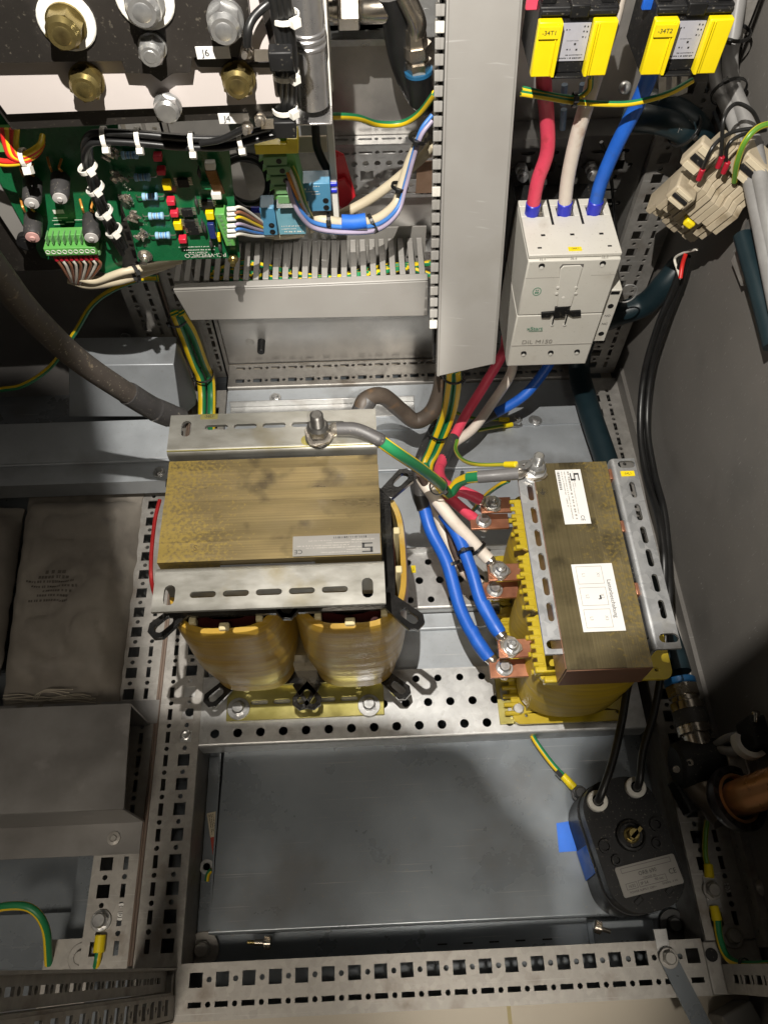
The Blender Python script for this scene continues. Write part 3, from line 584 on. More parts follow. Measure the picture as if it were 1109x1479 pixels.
# copper terminals: upper and lower bar of every phase
TERM = []
for k, (ux, uy, lx, ly) in enumerate(((711, 729, 698, 753), (722, 826, 714, 852), (738, 936, 728, 965))):
    zu, zl = 122, 96
    u = at(ux, uy, z=zu); l = at(lx, ly, z=zl)
    G().box(u.x - 13, u.y - 9.5, zu - 3.5, 338, u.y + 9.5, zu).build('copper_terminal', COPPER, RC, .5)
    G().box(l.x - 15, l.y - 9.5, zl - 3.5, 338, l.y + 9.5, zl).build('copper_terminal', COPPER, RC, .5)
    TERM.append((u, l))
    washer_bolt(RC, u + V((0, 0, 3.4)), EZ, 10.5, 5.5, 8.5, ang=.2 * k); G().cyl(u, u + V((0, 0, 15)), 3, 12, 3, .6).build('bolt_shank', ZINC, RC)
    washer_bolt(RC, l + V((0, 0, .2)), EZ, 11, 5.5, 8.8, ang=.5 + .3 * k)
# earth stud on the left bracket
p = at(771, 683, z=210)
g = G().lathe(p, EZ, [(0, 11.5), (1.8, 11.5)], 24).lathe(p + V((0, 0, 5.5)), EZ, [(0, 11), (1.8, 11), (2.6, 9)], 24).hexhead(p + V((0, 0, 8)), EZ, 16.5, 9, .25).cyl(p, p + V((0, 0, 31)), 4.8, 16, 4.8, 1)
for i in range(9): g.lathe(p + V((0, 0, 17.5 + i * 1.4)), EZ, [(0, 4.7), (.7, 5.3), (1.3, 4.7)], 16, False)
g.build('earth_stud', ZINC, RC); STUD = p
e = at(783, 711, z=210.3); el = G().lathe(e, EZ, [(0, 6), (.5, 6), (.7, 5.6)], 24).build('earth_sticker', M('cream_sticker', (.72, .66, .42), None, .5), RC)
g = G(); Oe = e + V((0, 0, .85)); quad(g, Oe, EX, EY, -.35, -.5, .35, 3.6); quad(g, Oe, EX, EY, -3, -.8, 3, -.2); quad(g, Oe, EX, EY, -2, -2, 2, -1.4); quad(g, Oe, EX, EY, -1, -3.2, 1, -2.6); g.build('earth_symbol', INK, el)
# labels on the core top: upper rating plate, lower wiring plan, both read from the right
a, b, c = at(819, 684, z=211.6), at(851, 683, z=211.6), at(833, 768, z=211.6)
lab = G().box(367, 361.5, 211.5, 392.3, 424, 211.85).build('rating_label', PAPER, RC)
O = V((379.7, 392.7, 212.0)); U = NY; W = EX        # text runs towards the viewer, tops to the right
print_lines(O, U, W, [(-29, -10, 4.5, .8), (-16, 20, 2.5, .8), (-29, 26, -.5, 2.2), (-29, 26, -4, 1.2), (-18, -2, -6.5, 1.2), (2, 12, -6.5, 1.2), (-29, -18, -6.8, 1.2)], INKG, lab)
s_logo(O + V((5.5, 22.5, .05)), U, W, 4.4, lab); text('CE', 5.2, O + V((5.4, -25, 0)), U, W, INK, lab)
g = G(); y = 0
for i in range(16): quad(g, O + V((-10.2, 0, 0)), U, W, -29 + i * 1.35, -1.2, -29 + i * 1.35 + (.45, .8, .5, .9)[i % 4], 1.2)
g.build('barcode', INK, lab)
lab = G().box(365.5, 251.5, 211.5, 403.5, 318.5, 211.85).build('wiring_label', PAPER, RC)
O = V((384.5, 285, 212.0))
text('Lastanbeschaltung', 5.2, O + V((12.8, -2, 0)), U, W, INK, lab)
for k in range(3):
    g = G(); cx = -22 + 21.5 * k
    for x0, y0, x1, y1 in ((-9, -15.5, 9, -15.1), (-9, 8.2, 9, 8.6), (-9, -15.1, -8.6, 8.2), (8.6, -15.1, 9, 8.2)): quad(g, O, U, W, cx + x0, y0, cx + x1, y1)
    g.build('diagram_box', INKG, lab)
    for w_, t_ in ((-9.5, ('L1', 'L2', 'L3')[k]), (4.2, ('X1', 'X2', 'X3')[k])): text(t_, 4, O + V((w_, -cx, 0)), U, W, INKG, lab)
g = G(); quad(g, O, U, W, -1.6, 1.6, 2.6, 3); quad(g, O, U, W, 1.8, .2, 2.6, 1.7); g.build('pen_mark', INK, lab)
mt = G().obox(at(906, 684, z=212.4), EX, EY, EZ, 13.5, 6, .7).build('marker_tag', YTAPE, RC); text('-34L1', 3.6, at(906, 684, z=212.9), EX, EY, INK, mt)
# ================================================================ things on the rear wall
ch = thing('punched_chassis', 'punched shiny chassis strip on the rear wall, beside the red plastic flap', 'mounting chassis', (205, 752, 320))
z0 = at(490, 288, y=750).z; z1 = at(490, 212, y=750).z; xl = 128; xr = 300
hs = []
rx = random.Random(5)
for i in range(7):
    x = 140 + 25 * i; H = z1 - z0
    hs += [slot(x, z1 - 8, 15, 3.4), circle(x + 12.5, z1 - 8, 2.6, 8), circle(x, z1 - 21, 3.6, 10), circle(x + 12.5, z1 - 21, 3.6, 10), rect(x + 1, z1 - 36, 14, 13), circle(x + 13.5, z1 - 36, 3, 10), circle(x, z1 - 49, 3, 10), circle(x + 12.5, z1 - 49, 3, 10), slot(x, z0 + 6, 13, 3.2), circle(x + 12.5, z0 + 6, 2.6, 8)]
hs = [h for h in hs if all(z0 + 2 < q[1] < z1 - 2 and xl + 2 < q[0] < xr - 2 for q in h)]
G().plate([(xl, z0), (xr, z0), (xr, z1), (xl, z1)], hs, 2, (0, 750, 0), EX, EZ).build('strip', GALV, ch)
G().plate([(xl, 0), (xr, 0), (xr, 15), (xl, 15)], [h for i in range(7) for h in (slot(140 + 25 * i, 9, 15, 3.4), circle(152 + 25 * i, 9, 2.2, 8))], 2, (0, 750, z1 + 2), EX, EY).build('top_ledge', ZINC, ch)
G().obox((262, 747.6, (z0 + z1) / 2 - 5), EX, EY, EZ, 34, .5, 40).build('rust_patch', M('stained_zinc', (.36, .24, .17), (.28, .18, .12), .45, .5), ch)
c2 = thing('mounting_ledge', 'punched metal ledge on the rear wall carrying the slotted cable duct', 'mounting ledge', (110, 745, 250))
zl = at(560, 358, y=742).z
G().plate([(-12, 0), (300, 0), (300, 30), (-12, 30)], [h for i in range(12) for h in (slot(5 + 25 * i, 20, 15, 4), circle(17.5 + 25 * i, 20, 2.4, 8))], 2, (0, 735, zl), EX, EY).box(-12, 733, zl - 26, 300, 735, zl).build('ledge', ZINC, c2)
up = thing('wall_rail', 'upper slotted mounting rail on the rear wall, below the brass cable gland', 'mounting rail', (200, 750, 400))
zt = at(540, 55, y=748).z; zb = at(540, 24, y=748).z
g = G().plate([(100, zt), (265, zt), (265, zb), (100, zb)][::1] if zt < zb else [], [h for i in range(6) for h in (slot(142 + 25 * i, (zt + zb) / 2, 16, 5), circle(154.5 + 25 * i, (zt + zb) / 2, 2.8, 8))], 2, (0, 748, 0), EX, EZ)
g.box(100, 746, zt - 6, 265, 748, zt).box(100, 748, zb, 265, 766, zb + 2).build('rail', ZINC, up)
# ---- vertical duct with snap-on cover, leaning forward at its lower end
VD = thing('cable_duct', 'tall grey plastic wiring duct with plain cover, standing upright beside the contactor', 'cable duct', (283, 520, 245))
T0 = V((253, 672, 606)); B0 = V((253.5, 518, 249)); T1 = V((312.5, 671, 606)); B1 = V((313.5, 526, 256.5))
nrm = (B0 - T0).cross(T1 - T0).normalized()
if nrm.y > 0: nrm = -nrm
g = G(); h = -nrm * 3
g.hexa([B0 + h, B1 + h, T1 + h, T0 + h, B0, B1, T1, T0])
for a, b in ((T0, B0), (T1, B1)):
    e = (T1 - T0).normalized() * (2 if a is T0 else -2)
    g.hexa([a, a + e, a + e - nrm * 15, a - nrm * 15, b, b + e, b + e - nrm * 15, b - nrm * 15])
g.build('duct_cover', PVC, VD, 1.3)
ax = (B0 - T0).normalized()
for f in (.035, .965):
    a, b = T0.lerp(T1, f) + nrm * .15, B0.lerp(B1, f) + nrm * .15; e = (T1 - T0).normalized() * .5
    G().hexa([a - e - nrm, a + e - nrm, b + e - nrm, b - e - nrm, a - e, a + e, b + e, b - e]).build('cover_seam', M('seam_grey', (.2, .19, .175), None, .5), VD)
nf = 30; Lf = (B0 - T0).length
for i in range(nf):
    t = (i + .5) * 11.2 + 3
    if t > Lf - 28 and i % 9 == 5: continue
    q = T0 + ax * t - nrm * 3
    for sx, o in ((-1, V((-1.6, 0, 0))), ):
        g = G().obox(q + o - nrm * 14 + V((-3.2, 0, 0)), ax, V((1, 0, 0)), nrm, 8.3, 2.2, 32)
        g.obox(q + o + V((-2.8, 0, 0)) + nrm * .2, ax, V((1, 0, 0)), nrm, 8.3, 7.5, 3.2)
        g.build('comb_finger', PVCL if i % 11 == 7 else PVC, VD, .6)
g = G(); g.hexa([T0 + V((4, 0, 0)) - nrm * 60, T1 - nrm * 60 - V((4, 0, 0)), T1 - nrm * 63, T0 - nrm * 63, B0 + V((4, 0, 0)) - nrm * 50, B1 - nrm * 50 - V((4, 0, 0)), B1 - nrm * 53, B0 - nrm * 53])
g.build('duct_base', PVC, VD)
g = G(); a = T0 - nrm * 34 + V((-1, 0, 0)); b = B0 - nrm * 34 + V((-1, 0, 0)); g.hexa([a, a + V((2, 0, 0)), a + V((2, 0, 0)) - nrm * 20, a - nrm * 20, b, b + V((2, 0, 0)), b + V((2, 0, 0)) - nrm * 20, b - nrm * 20]); g.build('duct_side', BLACKP, VD)
# ---- horizontal duct
HD = thing('cable_duct', 'short grey slotted wiring duct lying level under the circuit boards', 'cable duct', (120, 620, 255))
yl = 592
c = [at(251, 421, y=yl), at(275, 463, y=yl), at(618, 456.5, y=yl), at(618, 406, y=yl)]
g = G(); b = [q + V((0, 3, 0)) for q in c]
g.hexa([c[1], c[2], b[2], b[1], c[0], c[3], b[3], b[0]])
t0, t1 = c[0], c[3]
g.hexa([t0, t1, t1 + V((0, 9, 0)), t0 + V((0, 9, 0)), t0 + V((0, 0, 2.4)), t1 + V((0, 0, 2.4)), t1 + V((0, 9, 2.4)), t0 + V((0, 9, 2.4))])
g.build('duct_cover', PVC, HD, 1)
nz = 26; ztop = c[3].z
for i in range(nz):
    x = c[0].x + 3 + (c[3].x - c[0].x - 8) * i / (nz - 1)
    G().box(x - 2.9, yl + 9.5, ztop - 1.6, x + 2.9, yl + 62, ztop + .6).box(x - 2.9, yl + 62.1, ztop - 22, x + 2.9, yl + 64, ztop + .6).build('comb_finger', PVC, HD, .5)
G().box(c[1].x, yl + 4, c[1].z, c[2].x, yl + 64, c[1].z + 2).box(c[1].x, yl + 66, c[1].z, c[2].x, yl + 68, ztop + 12).build('duct_base', PVC, HD)
# green-yellow wires lying in the duct
for k in range(3):
    P_ = [V((20 + 40 * j, yl + 34 + 12 * sin(j * 1.3 + k), ztop - 14 - 4 * k + 4 * sin(j * 2 + k * 2))) for j in range(7)]
    tag(G().tube(P_, 3, 8, 5, 12).build('earth_wire', GY), ('green and yellow wire lying deepest inside the level slotted duct', 'green and yellow wire lying in the middle of the level slotted duct', 'green and yellow wire lying uppermost inside the level slotted duct')[2 - k], 'wire', 'wires inside the level duct')
# ---- contactor
CO = thing('contactor', 'pale beige three pole contactor with green print and black slider on its front', 'contactor', (390, 640, 180))
yf = 590
x0, x1, z0, z1 = 343.5, 435, 178.5, 332
zm = at(740, 456, y=yf).z
G().box(x0, yf, z0, x1, yf + 90, zm - .4).build('lower_housing', PVCL, CO, 1.5)
G().box(x0, yf - .6, zm + .4, x1, yf + 88, z1).build('upper_housing', PVCL, CO, 1.5)
g = G().box(x0, yf + 2, z1 + 1, x1, yf + 58, z1 + 5).box(x0, yf + 74, z1 + 1, x1, yf + 84, z1 + 5).box(x0 + .5, yf + 2.5, z1 - 2, x1 - .5, yf + 82, z1 - .2)
xs_ = [x0] + [v for k in range(3) for v in (x0 + 6.7 + 30.3 * k, x0 + 23.7 + 30.3 * k)] + [x1]
for k in range(4): g.box(xs_[2 * k], yf + 58.02, z1 + 1, xs_[2 * k + 1], yf + 73.98, z1 + 5)
g.build('terminal_cover', PVCL, CO, .8)
for hx, hy, w_, h_ in [(x0 + 18 + 29 * k, 28, 4.2, 2.6) for k in range(3)] + [(x0 + 12, 10, 4, 2), (x0 + 81, 10, 4, 2)]:
    G().box(hx - w_ / 2, yf + hy + 2 - h_ / 2, z1 + 4.6, hx + w_ / 2, yf + hy + 2 + h_ / 2, z1 + 5.2).build('release_slot', BLACKP, CO)
for k in range(3):
    x = x0 + 15.2 + 30.3 * k
    G().box(x - 8.5, yf + 60, z1 - .1, x + 8.5, yf + 76, z1 + 1).build('terminal_recess', BLACKP, CO)
    G().box(x - 7, yf + 60.5, z1 + 1, x + 7, yf + 72, z1 + 4).cyl((x, yf + 63.5, z1 + 4), (x, yf + 63.5, z1 + 6), 5, 14).box(x - 6.5, yf + 61, z1 + 6, x + 6.5, yf + 62.4, z1 + 7).build('clamp_terminal', BRIGHT, CO, .4)
for k in (1, 2): G().box(x0 + 30.3 * k - 1.2, yf + 45, z1 + 1, x0 + 30.3 * k + 1.2, yf + 84.5, z1 + 5.3).build('phase_groove', BLACKP, CO)
G().box(x0 + 2, yf + 91, z0 + 4, x1 - 2, yf + 128, z1 - 10).box(x0 - 3, yf + 84.5, z0 + 20, x0 - .2, yf + 128, z1 + 3).build('rear_housing', BLACKP, CO, 1)
p = at(822, 358, y=yf + 2); q = at(830, 359.5, z=z1 + 5.4)
mt = G().obox(q, EX, EY, EZ, 13, 5.4, .6).build('marker_tag', YBLK, CO); text('-34K1', 3.4, q + V((0, 0, .5)), EX, EY, INK, mt)
fz = lambda a, b: at(a, b, y=yf - .7)
def front(pts, name, mat, th=1.2, bev=.4): # prism on the front face from photo points
    g = G(); o = [at(a, b, y=yf - .6) for a, b in pts]
    return g.plate([(p.x, p.z) for p in o], [], th, (0, yf - .6 - th, 0), EX, EZ).build(name, mat, CO, bev)
for a, b in ((782, 384), (870, 380.5), (756, 510.5), (795, 509.5), (833, 508)):
    p = fz(a, b); G().lathe(p + V((0, -.3, 0)), EY, [(0, 3.1), (1.2, 3.1)], 16).build('screw_hole', BLACKP, CO)
    G().lathe(p + V((0, -.5, -2.2)), EY, [(0, 2), (.3, 2)], 14).build('hole_rim', WHITEP, CO)
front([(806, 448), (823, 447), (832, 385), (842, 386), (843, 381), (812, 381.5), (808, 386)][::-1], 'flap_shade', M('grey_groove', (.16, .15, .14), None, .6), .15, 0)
front([(804, 444), (824, 441), (840.5, 385.5), (838, 382.5), (813, 383.5), (808.5, 388)][::-1], 'front_flap', PVCL, 1.2, .5)
front([(781, 457), (781, 450), (800, 448.5), (801, 442), (822, 441), (822, 448), (838, 447), (838, 455), (826, 456), (816, 451), (815, 457), (800, 458), (797, 452), (793, 457)][::-1], 'slider', BLACKP, 2.2, .4)
for a, b, c_, d in ((800, 456, 797, 469), (819, 455, 815, 469)):
    p, q = fz(a, b), fz(c_, d); G().obox((p + q) / 2 + V((0, -.2, 0)), (q - p).normalized(), (q - p).normalized().cross(V((0, 1, 0))), EY, (q - p).length, 1.3, .4).build('slider_slot', BLACKP, CO)
    G().lathe(q + V((0, -.4, 0)), EY, [(0, 1.7), (.5, 1.7)], 10).build('slot_tip', WHITEP, CO)
for a, b in ((805, 414), (831, 414), (803, 423), (831, 422.5), (813, 429)): G().lathe(fz(a, b) + V((0, -1.4, 0)), EY, [(0, 1.5), (.4, 1.5)], 10).build('contact_dimple', WHITEP, CO)
for a, b in ((401, 398), (495, 497)):
    p, q = fz(750 + (402 - a) * .01, a), fz(890, b)
for yy, aa, bb in ((at(800, 400, y=yf).z, x0 + .8, x0 + 40), (at(880, 396, y=yf).z, x0 + 66, x1 - .8), (at(800, 497, y=yf).z, x0 + .8, x1 - .8)): G().box(aa, yf - .75, yy - .25, bb, yf - .5, yy + .25).build('moulding_line', INKG, CO)
for t, a, b in (('1L1', 783, 374), ('3L2', 828, 372.5), ('5L3', 873, 370.5)): text(t, 4.6, fz(a, b) + V((0, -.2, 0)), EX, EZ, INKG, CO)
text('DIL M150', 8.4, fz(775, 493.5) + V((0, -.3, 0)), EX, EZ, INKG, CO)
text('xStart', 7, fz(772, 474.5) + V((0, -.3, 0)), EX, EZ, INKGR, CO, bold=.0)
p = fz(772, 474.5); g = G(); Oq = p + V((0, -.3, 0)); quad(g, Oq, EX, EZ, -6, -4, 9, -3.3); g.build('print_rule', INKGR, CO)
p = fz(775, 421) + V((0, -.3, 0)); ro = [(4.4 * cos(t), 5.4 * sin(t)) for t in [2 * pi * i / 24 for i in range(24)]]; ri = [(3.8 * cos(t), 4.8 * sin(t)) for t in [2 * pi * i / 24 for i in range(24)]]
G().plate(ro, [ri], .1, p, EX, EZ).build('maker_mark', INKGR, CO)
g = G(); 
for a_, b_, c_, d_ in ((-1.2, .8, 1.2, 1.3), (-1.4, 2.6, -.8, 1), (.8, 2.6, 1.4, 1), (-1.8, -2.6, -.3, -.4), (.3, -2.6, 1.8, -.4)): quad(g, p, EX, EZ, a_, min(b_, d_), c_, max(b_, d_))
g.build('maker_mark', INKGR, CO)
# auxiliary contact block clipped to the right side
ab = [(862, 495), (867, 425), (886, 426), (879, 440), (870, 497)]
AX = at(873, 460, y=yf + 6)
g = G().box(x1 + .6, yf + 4, at(866, 497, y=yf).z, x1 + 14.5, yf + 34, at(876, 423, y=yf).z).build('side_contact_block', PVCL, CO, 1.2)
za, zb = at(866, 497, y=yf).z, at(876, 423, y=yf).z
for f in (.16, .7): G().lathe((x1 + 7.5, yf + 3.8, za + (zb - za) * f), EY, [(0, 3.2), (.3, 3.2)], 14).build('contact_screw', BLACKP, CO)
text('NC', 4.5, (x1 + 7.5, yf + 3.7, za + (zb - za) * .36), EX, EZ, INK, CO); text('NO', 4, (x1 + 7.5, yf + 3.7, za + (zb - za) * .52), EX, EZ, INK, CO)
G().box(x1 + 3, yf + 3.6, zb - 6, x1 + 12, yf + 4.2, zb - 2).build('contact_slot', BLACKP, CO)
# backing rails right of the contactor (zinc darkened to stand for shade)
CHD = M('shade_darkened_zinc', (.17, .165, .155), (.12, .115, .11), .45, .6, 40)
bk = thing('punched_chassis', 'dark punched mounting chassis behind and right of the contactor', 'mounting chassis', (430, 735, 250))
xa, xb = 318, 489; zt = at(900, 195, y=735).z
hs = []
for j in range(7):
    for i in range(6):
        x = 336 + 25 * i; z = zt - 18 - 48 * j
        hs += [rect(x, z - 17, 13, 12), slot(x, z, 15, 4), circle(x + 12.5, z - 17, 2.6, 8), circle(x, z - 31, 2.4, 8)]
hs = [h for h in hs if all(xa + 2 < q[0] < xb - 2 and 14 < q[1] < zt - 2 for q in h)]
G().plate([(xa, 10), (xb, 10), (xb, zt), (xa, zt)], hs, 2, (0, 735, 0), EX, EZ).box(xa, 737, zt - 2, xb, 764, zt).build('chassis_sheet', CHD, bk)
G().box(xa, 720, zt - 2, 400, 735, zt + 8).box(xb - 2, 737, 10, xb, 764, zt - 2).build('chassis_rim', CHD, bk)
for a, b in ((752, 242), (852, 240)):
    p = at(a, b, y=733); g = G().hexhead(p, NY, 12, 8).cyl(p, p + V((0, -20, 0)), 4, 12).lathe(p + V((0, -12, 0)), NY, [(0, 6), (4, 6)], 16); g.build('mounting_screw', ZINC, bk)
# ---- current transformers
def cur_trans(px0, py0, lab, text_, first=None):
    p = at(px0, py0, y=598)         # lower left corner of the face
    cx, zb = p.x + 29.5, p.z; ht = 40.5
    t = thing('current_transformer', lab, 'current transformer', (cx, 625, zb), 'current transformers above the contactor')
    y = 598
    G().box(cx - 29, y + 2, zb - 1, cx + 29, y + 52, zb + ht + 7).build('body', BLACKP, t, 1.2)
    for s in (-1, 1):
        xx = cx + s * 20.4
        G().box(xx - 9, y - 5, zb, xx + 9, y + 1.6, zb + ht).build('yellow_cheek', YBLK, t, 1)
        G().box(xx - s * 5 - .5, y - 6, zb + 1, xx - s * 5 + .5, y - 5.1, zb + ht - 1).box(xx - s * 7.6 - 1.2, y - 6.4, zb + .5, xx - s * 7.6 + 1.2, y - 5.1, zb + ht - .5).build('cheek_rib', YBLK, t, .3)
        G().box(cx + s * 15 - 13, y - 1, zb + ht + 2, cx + s * 15 + 13, y + 1.8, zb + ht + 6).build('top_rim', BLACKP, t, 1)
        G().box(cx + s * 22 - 5, y + 6, zb + ht + 7.1, cx + s * 22 + 5, y + 24, zb + ht + 12).build('terminal_post', BLACKP, t, .6)
    G().box(cx - 7, y - 2, zb + ht + 1, cx + 7, y + 20, zb + ht + 10).build('centre_clip', BLACKP, t, 1)
    G().box(cx - 12, y - 3, zb - 3, cx + 12, y + 4, zb - 1.1).build('bottom_clip', BLACKP, t, .8)
    pl = G().box(cx - 11, y + .8, zb + 9, cx + 11, y + 1.7, zb + ht - 4).build('rating_plate', M('lilac_rating_film', (.50, .50, .56), (.44, .44, .5), .4, .2), t)
    O = (cx, y + .7, zb + 23)
    print_lines(O, EX, EZ, [(-7, -4, 9, 1.4), (6, 9.5, 11, 1.6), (6, 9.5, 7.5, 1.6), (6, 9, 3.5, 1.6), (-5, 4, 1, .5), (-4, -1, -5.5, 1.5), (3, 5.5, -5.5, 1.6), (1, 4, -1.5, 1.8), (-4, 9, -9.5, .9), (-10, 9, -11.8, 1.1)], INK, pl)
    tg = G().box(cx - 28.6, y - 6.7, zb + ht - 11, cx - 13.5, y - 5.05, zb + ht - 2.5).build('marker_tag', YTAPE, t)
    text(text_, 4.6, (cx - 21, y - 6.9, zb + ht - 6.7), EX, EZ, INK, tg)
    return t, cx, zb, ht
CT1, c1x, c1z, cht = cur_trans(764, 107, 'yellow and black current transformer marked T1, left one over the red cable', '-34T1')
CT2, c2x, c2z, _ = cur_trans(922, 104, 'yellow and black current transformer marked T2, right one over the blue cable', '-34T2')
# ================================================================ power stack and circuit boards, top left
PS = thing('power_stack', 'black and white laminated busbar stack with large hexagon bolts at top left', 'busbar stack', (35, 520, 560))
ya, yb_, yc = 500, 508, 513.5
def face(pts, y, th, name, mat, parent=PS, bev=.6):
    o = [at(a, b, y=y) for a, b in pts]; q = [(p.x, p.z) for p in o]
    ar = sum(q[i][0] * q[(i + 1) % len(q)][1] - q[(i + 1) % len(q)][0] * q[i][1] for i in range(len(q)))
    return G().plate(q if ar > 0 else q[::-1], [], th, (0, y, 0), EX, EZ).build(name, mat, parent, bev)
face([(-60, 92), (176, 88), (182, 105), (218, 107), (233, 118), (250, 106), (275, 105), (278, 83), (345, 82), (350, 60), (362, 38), (352, -60), (-60, -60)], ya, 4, 'upper_busbar', BLACKPL)
face([(-40, 96), (10, 165), (406, 149), (388, 60), (358, -60), (-60, -60)], yb_, 3, 'insulation_sheet', WHITEPL, PS, .3)
face([(-40, 110), (18, 188), (424, 168), (412, 140), (380, -60), (-60, -60)], yc, 5, 'lower_busbar', BLACKPL)
face([(398, 96), (404, 118), (430, 116), (424, 90)], ya + 6, 4, 'busbar_end', BLACKPL)
face([(280, 85), (345, 84), (352, 92), (398, 90), (400, 98), (285, 97)], ya + 5, 2, 'busbar_strip', BLACKPL)
def hexbolt(a, b, y, af, hd, mat, wr=None, wmat=None, name='hex_bolt', hole=True, ang=.3):
    p = at(a, b, y=y); g = G()
    if wr:
        G().lathe(p, NY, [(0, wr), (1.6, wr), (2.2, wr - .8), (2.2, af * .45)], 28).build('bolt_washer', wmat or mat, PS)
        p = p + V((0, -2.2, 0))
    g.lathe(p, NY, [(0, af * .62), (1.6, af * .62), (2, af * .5)], 24).hexhead(p + V((0, -1.8, 0)), NY, af, hd, ang)
    if hole: g.lathe(p + V((0, -1.8 - hd, 0)), NY, [(0, af * .3), (.4, af * .26)], 16)
    return g.build(name, mat, PS)
hexbolt(97, 30, ya, 19, 13, BRASS, 17, WHITEP, ang=.1); hexbolt(210, -2, ya, 19, 12, ZINC, 17, WHITEP, ang=.5)
hexbolt(221, 66, ya, 14, 11, ZINC, ang=.2); hexbolt(326, 24, ya, 18, 13, ZINC, 11, ZINC, ang=.6)
hexbolt(127, 112, yb_, 18, 10, BRASS, 10.5, BRASS, ang=.2); hexbolt(345, 108, yb_, 18, 10, BRASS, 10.5, BRASS, ang=.4)
hexbolt(243, 152, yb_ - 2, 15, 8, ZINC, hole=False, ang=.7)
for a, b, s, y in ((308, 76, 'J6', ya), (338, 171, 'J4', yc)):
    p = at(a, b, y=y - .5); l = G().obox(p, EX, EZ, EY, 21, 7.6, .6).build('paper_tag', PAPER, PS, .2); text(s, 6, p + V((-4.6, -.5, 0)), EX, EZ, INK, l, bold=.0)
for a, b, y in ((357, 72, ya), (376, 170, yc), (358, 182, yc)):
    p = at(a, b, y=y); g = G().lathe(p, NY, [(0, 4), (1.5, 4)], 16).hexhead(p + V((0, -1.5, 0)), NY, 6.5, 4).cyl(p, p + V((-1, -11, 2)), 1.8, 10); g.build('terminal_screw', BRIGHT, PS)
for a, b, y in ((395, 77, ya + 2), (402, 176, yc)):
    p = at(a, b, y=y); G().obox(p + V((-7, -2, 0)), EX, EZ, EY, 10, 7, .9).build('terminal_blade', BRIGHT, PS)
    G().obox(p + V((5, -5, 0)), EX, EZ, EY, 15, 12, 11).build('push_on_connector', BLACKP, PS, 1)
# aluminium bracket and can
al = thing('can_capacitor', 'silver aluminium can standing in a bright bracket, right of the black busbars', 'capacitor', (160, 560, 520))
yk = 560
p0 = at(452, 142, y=yk); p1 = at(437, -30, y=yk); p1.x = p0.x
G().lathe(p0 + V((0, -9, 0)), EZ, [(0, 9), (2, 12), (p1.z - p0.z, 12)], 28).build('can', ALU, al)
for b in (36, 44, 55): q = at(448, b, y=yk); G().lathe((p0.x, yk - 9, q.z), EZ, [(0, 12.1), (1.2, 12.9), (2.6, 12.9), (3.4, 12.1)], 28).build('can_ring', ALU, al)
q = at(470, 150, y=yk)
G().box(p0.x - 15, yk - 24, q.z - 1.5, p0.x + 14, yk + 8, q.z).build('bracket_base', ALU, al, .4)
G().box(p0.x + 12.4, yk - 3, q.z, p0.x + 14, yk + 24, p1.z + 40).build('bracket_side', WHITEP, al, .3)
G().box(p0.x - 18, yk + 22, q.z - 4, p0.x + 15, yk + 24, p1.z + 40).build('bracket_back', GALV, al)
# white edge strip going down behind the relays
st = G().obox((at(470, 90, y=600) + at(487, 320, y=600)) / 2, (at(470, 90, y=600) - at(487, 320, y=600)).normalized(), EX, EY, (at(470, 90, y=600) - at(487, 320, y=600)).length, 5, 22).build('mounting_angle', WHITEP, None, .4)
tag(st, 'narrow white upright metal edge behind the blue relays and red flap', 'mounting angle')
sh = face([(415, 150), (470, 150), (487, 345), (380, 345), (330, 180)], 655, 2, 'backing_sheet', GALV, None, 0); tag(sh, 'grey metal backing sheet behind the blue relays', 'metal sheet')
# ---- main board (left) and its parts
yp = 560
LB = thing('circuit_board', 'large green circuit board at left with black coils and a green plug strip', 'circuit board', at(80, 280, y=yp + 10))
face([(-30, 160), (170, 160), (178, 400), (60, 372), (20, 300), (-30, 205)], yp + 10, 2, 'board', PCBG, LB, 0)
face([(-40, 195), (0, 222), (42, 338), (38, 368), (-40, 250)], yp + 14, 2, 'grey_carrier', PVC, LB, 0)
g = G(); o_ = at(92, 320, y=yp + 7.4)
for x0, y0, x1, y1 in ((-9, -3, 0, -2.3), (-9, 1, -1, 1.6), (-7, 3.5, 5, 4.2), (2, -1, 9, -.4), (10, 1, 18, 1.7), (-5, 8, 4, 12)): quad(g, o_, EX, EZ, x0, y0, x1, y1)
g.build('board_print', WHITEP, LB)
def choke_coil(a, b, y, mat2, k):
    p = at(a, b, y=y); tip = p + V((2, -24, -4))
    c = G().lathe(p, tip - p, [(0, 6.5), (2, 7.6), (19, 7.4), (22, 6.3)], 22).build('ferrite_coil', SLEEVE, LB)
    G().lathe(p + (tip - p) * .9, tip - p, [(0, 5.4), (1.2, 5.6), (1.6, 2.2), (2.6, 2)], 22).build('coil_cap', mat2, c)
    G().tube([p + V((-4, -3, 7)), p + V((-3, -5, 13)), p + V((-5, 2, 16))], 1, 6, 4).tube([p + V((4, -3, 7)), p + V((4, -6, 12)), p + V((6, 1, 15))], 1, 6, 4).build('coil_lead', ORGW, c)
PINK = M('pink_coil_cap', (.72, .42, .38), (.66, .36, .33), .4); GCAP = M('grey_coil_cap', (.60, .57, .55), (.52, .5, .48), .4)
for k, (a, b, m_) in enumerate(((48, 262, GCAP), (88, 255, GCAP), (49, 312, PINK), (133, 313, GCAP))): choke_coil(a, b, yp + 6, m_, k)
p = at(40, 345, y=yp + 4); G().cyl(p, p + V((0, -6, 0)), 8, 20).lathe(p + V((0, -6, 0)), NY, [(0, 6), (1.2, 6)], 20).build('board_foot', BLACKP, LB)
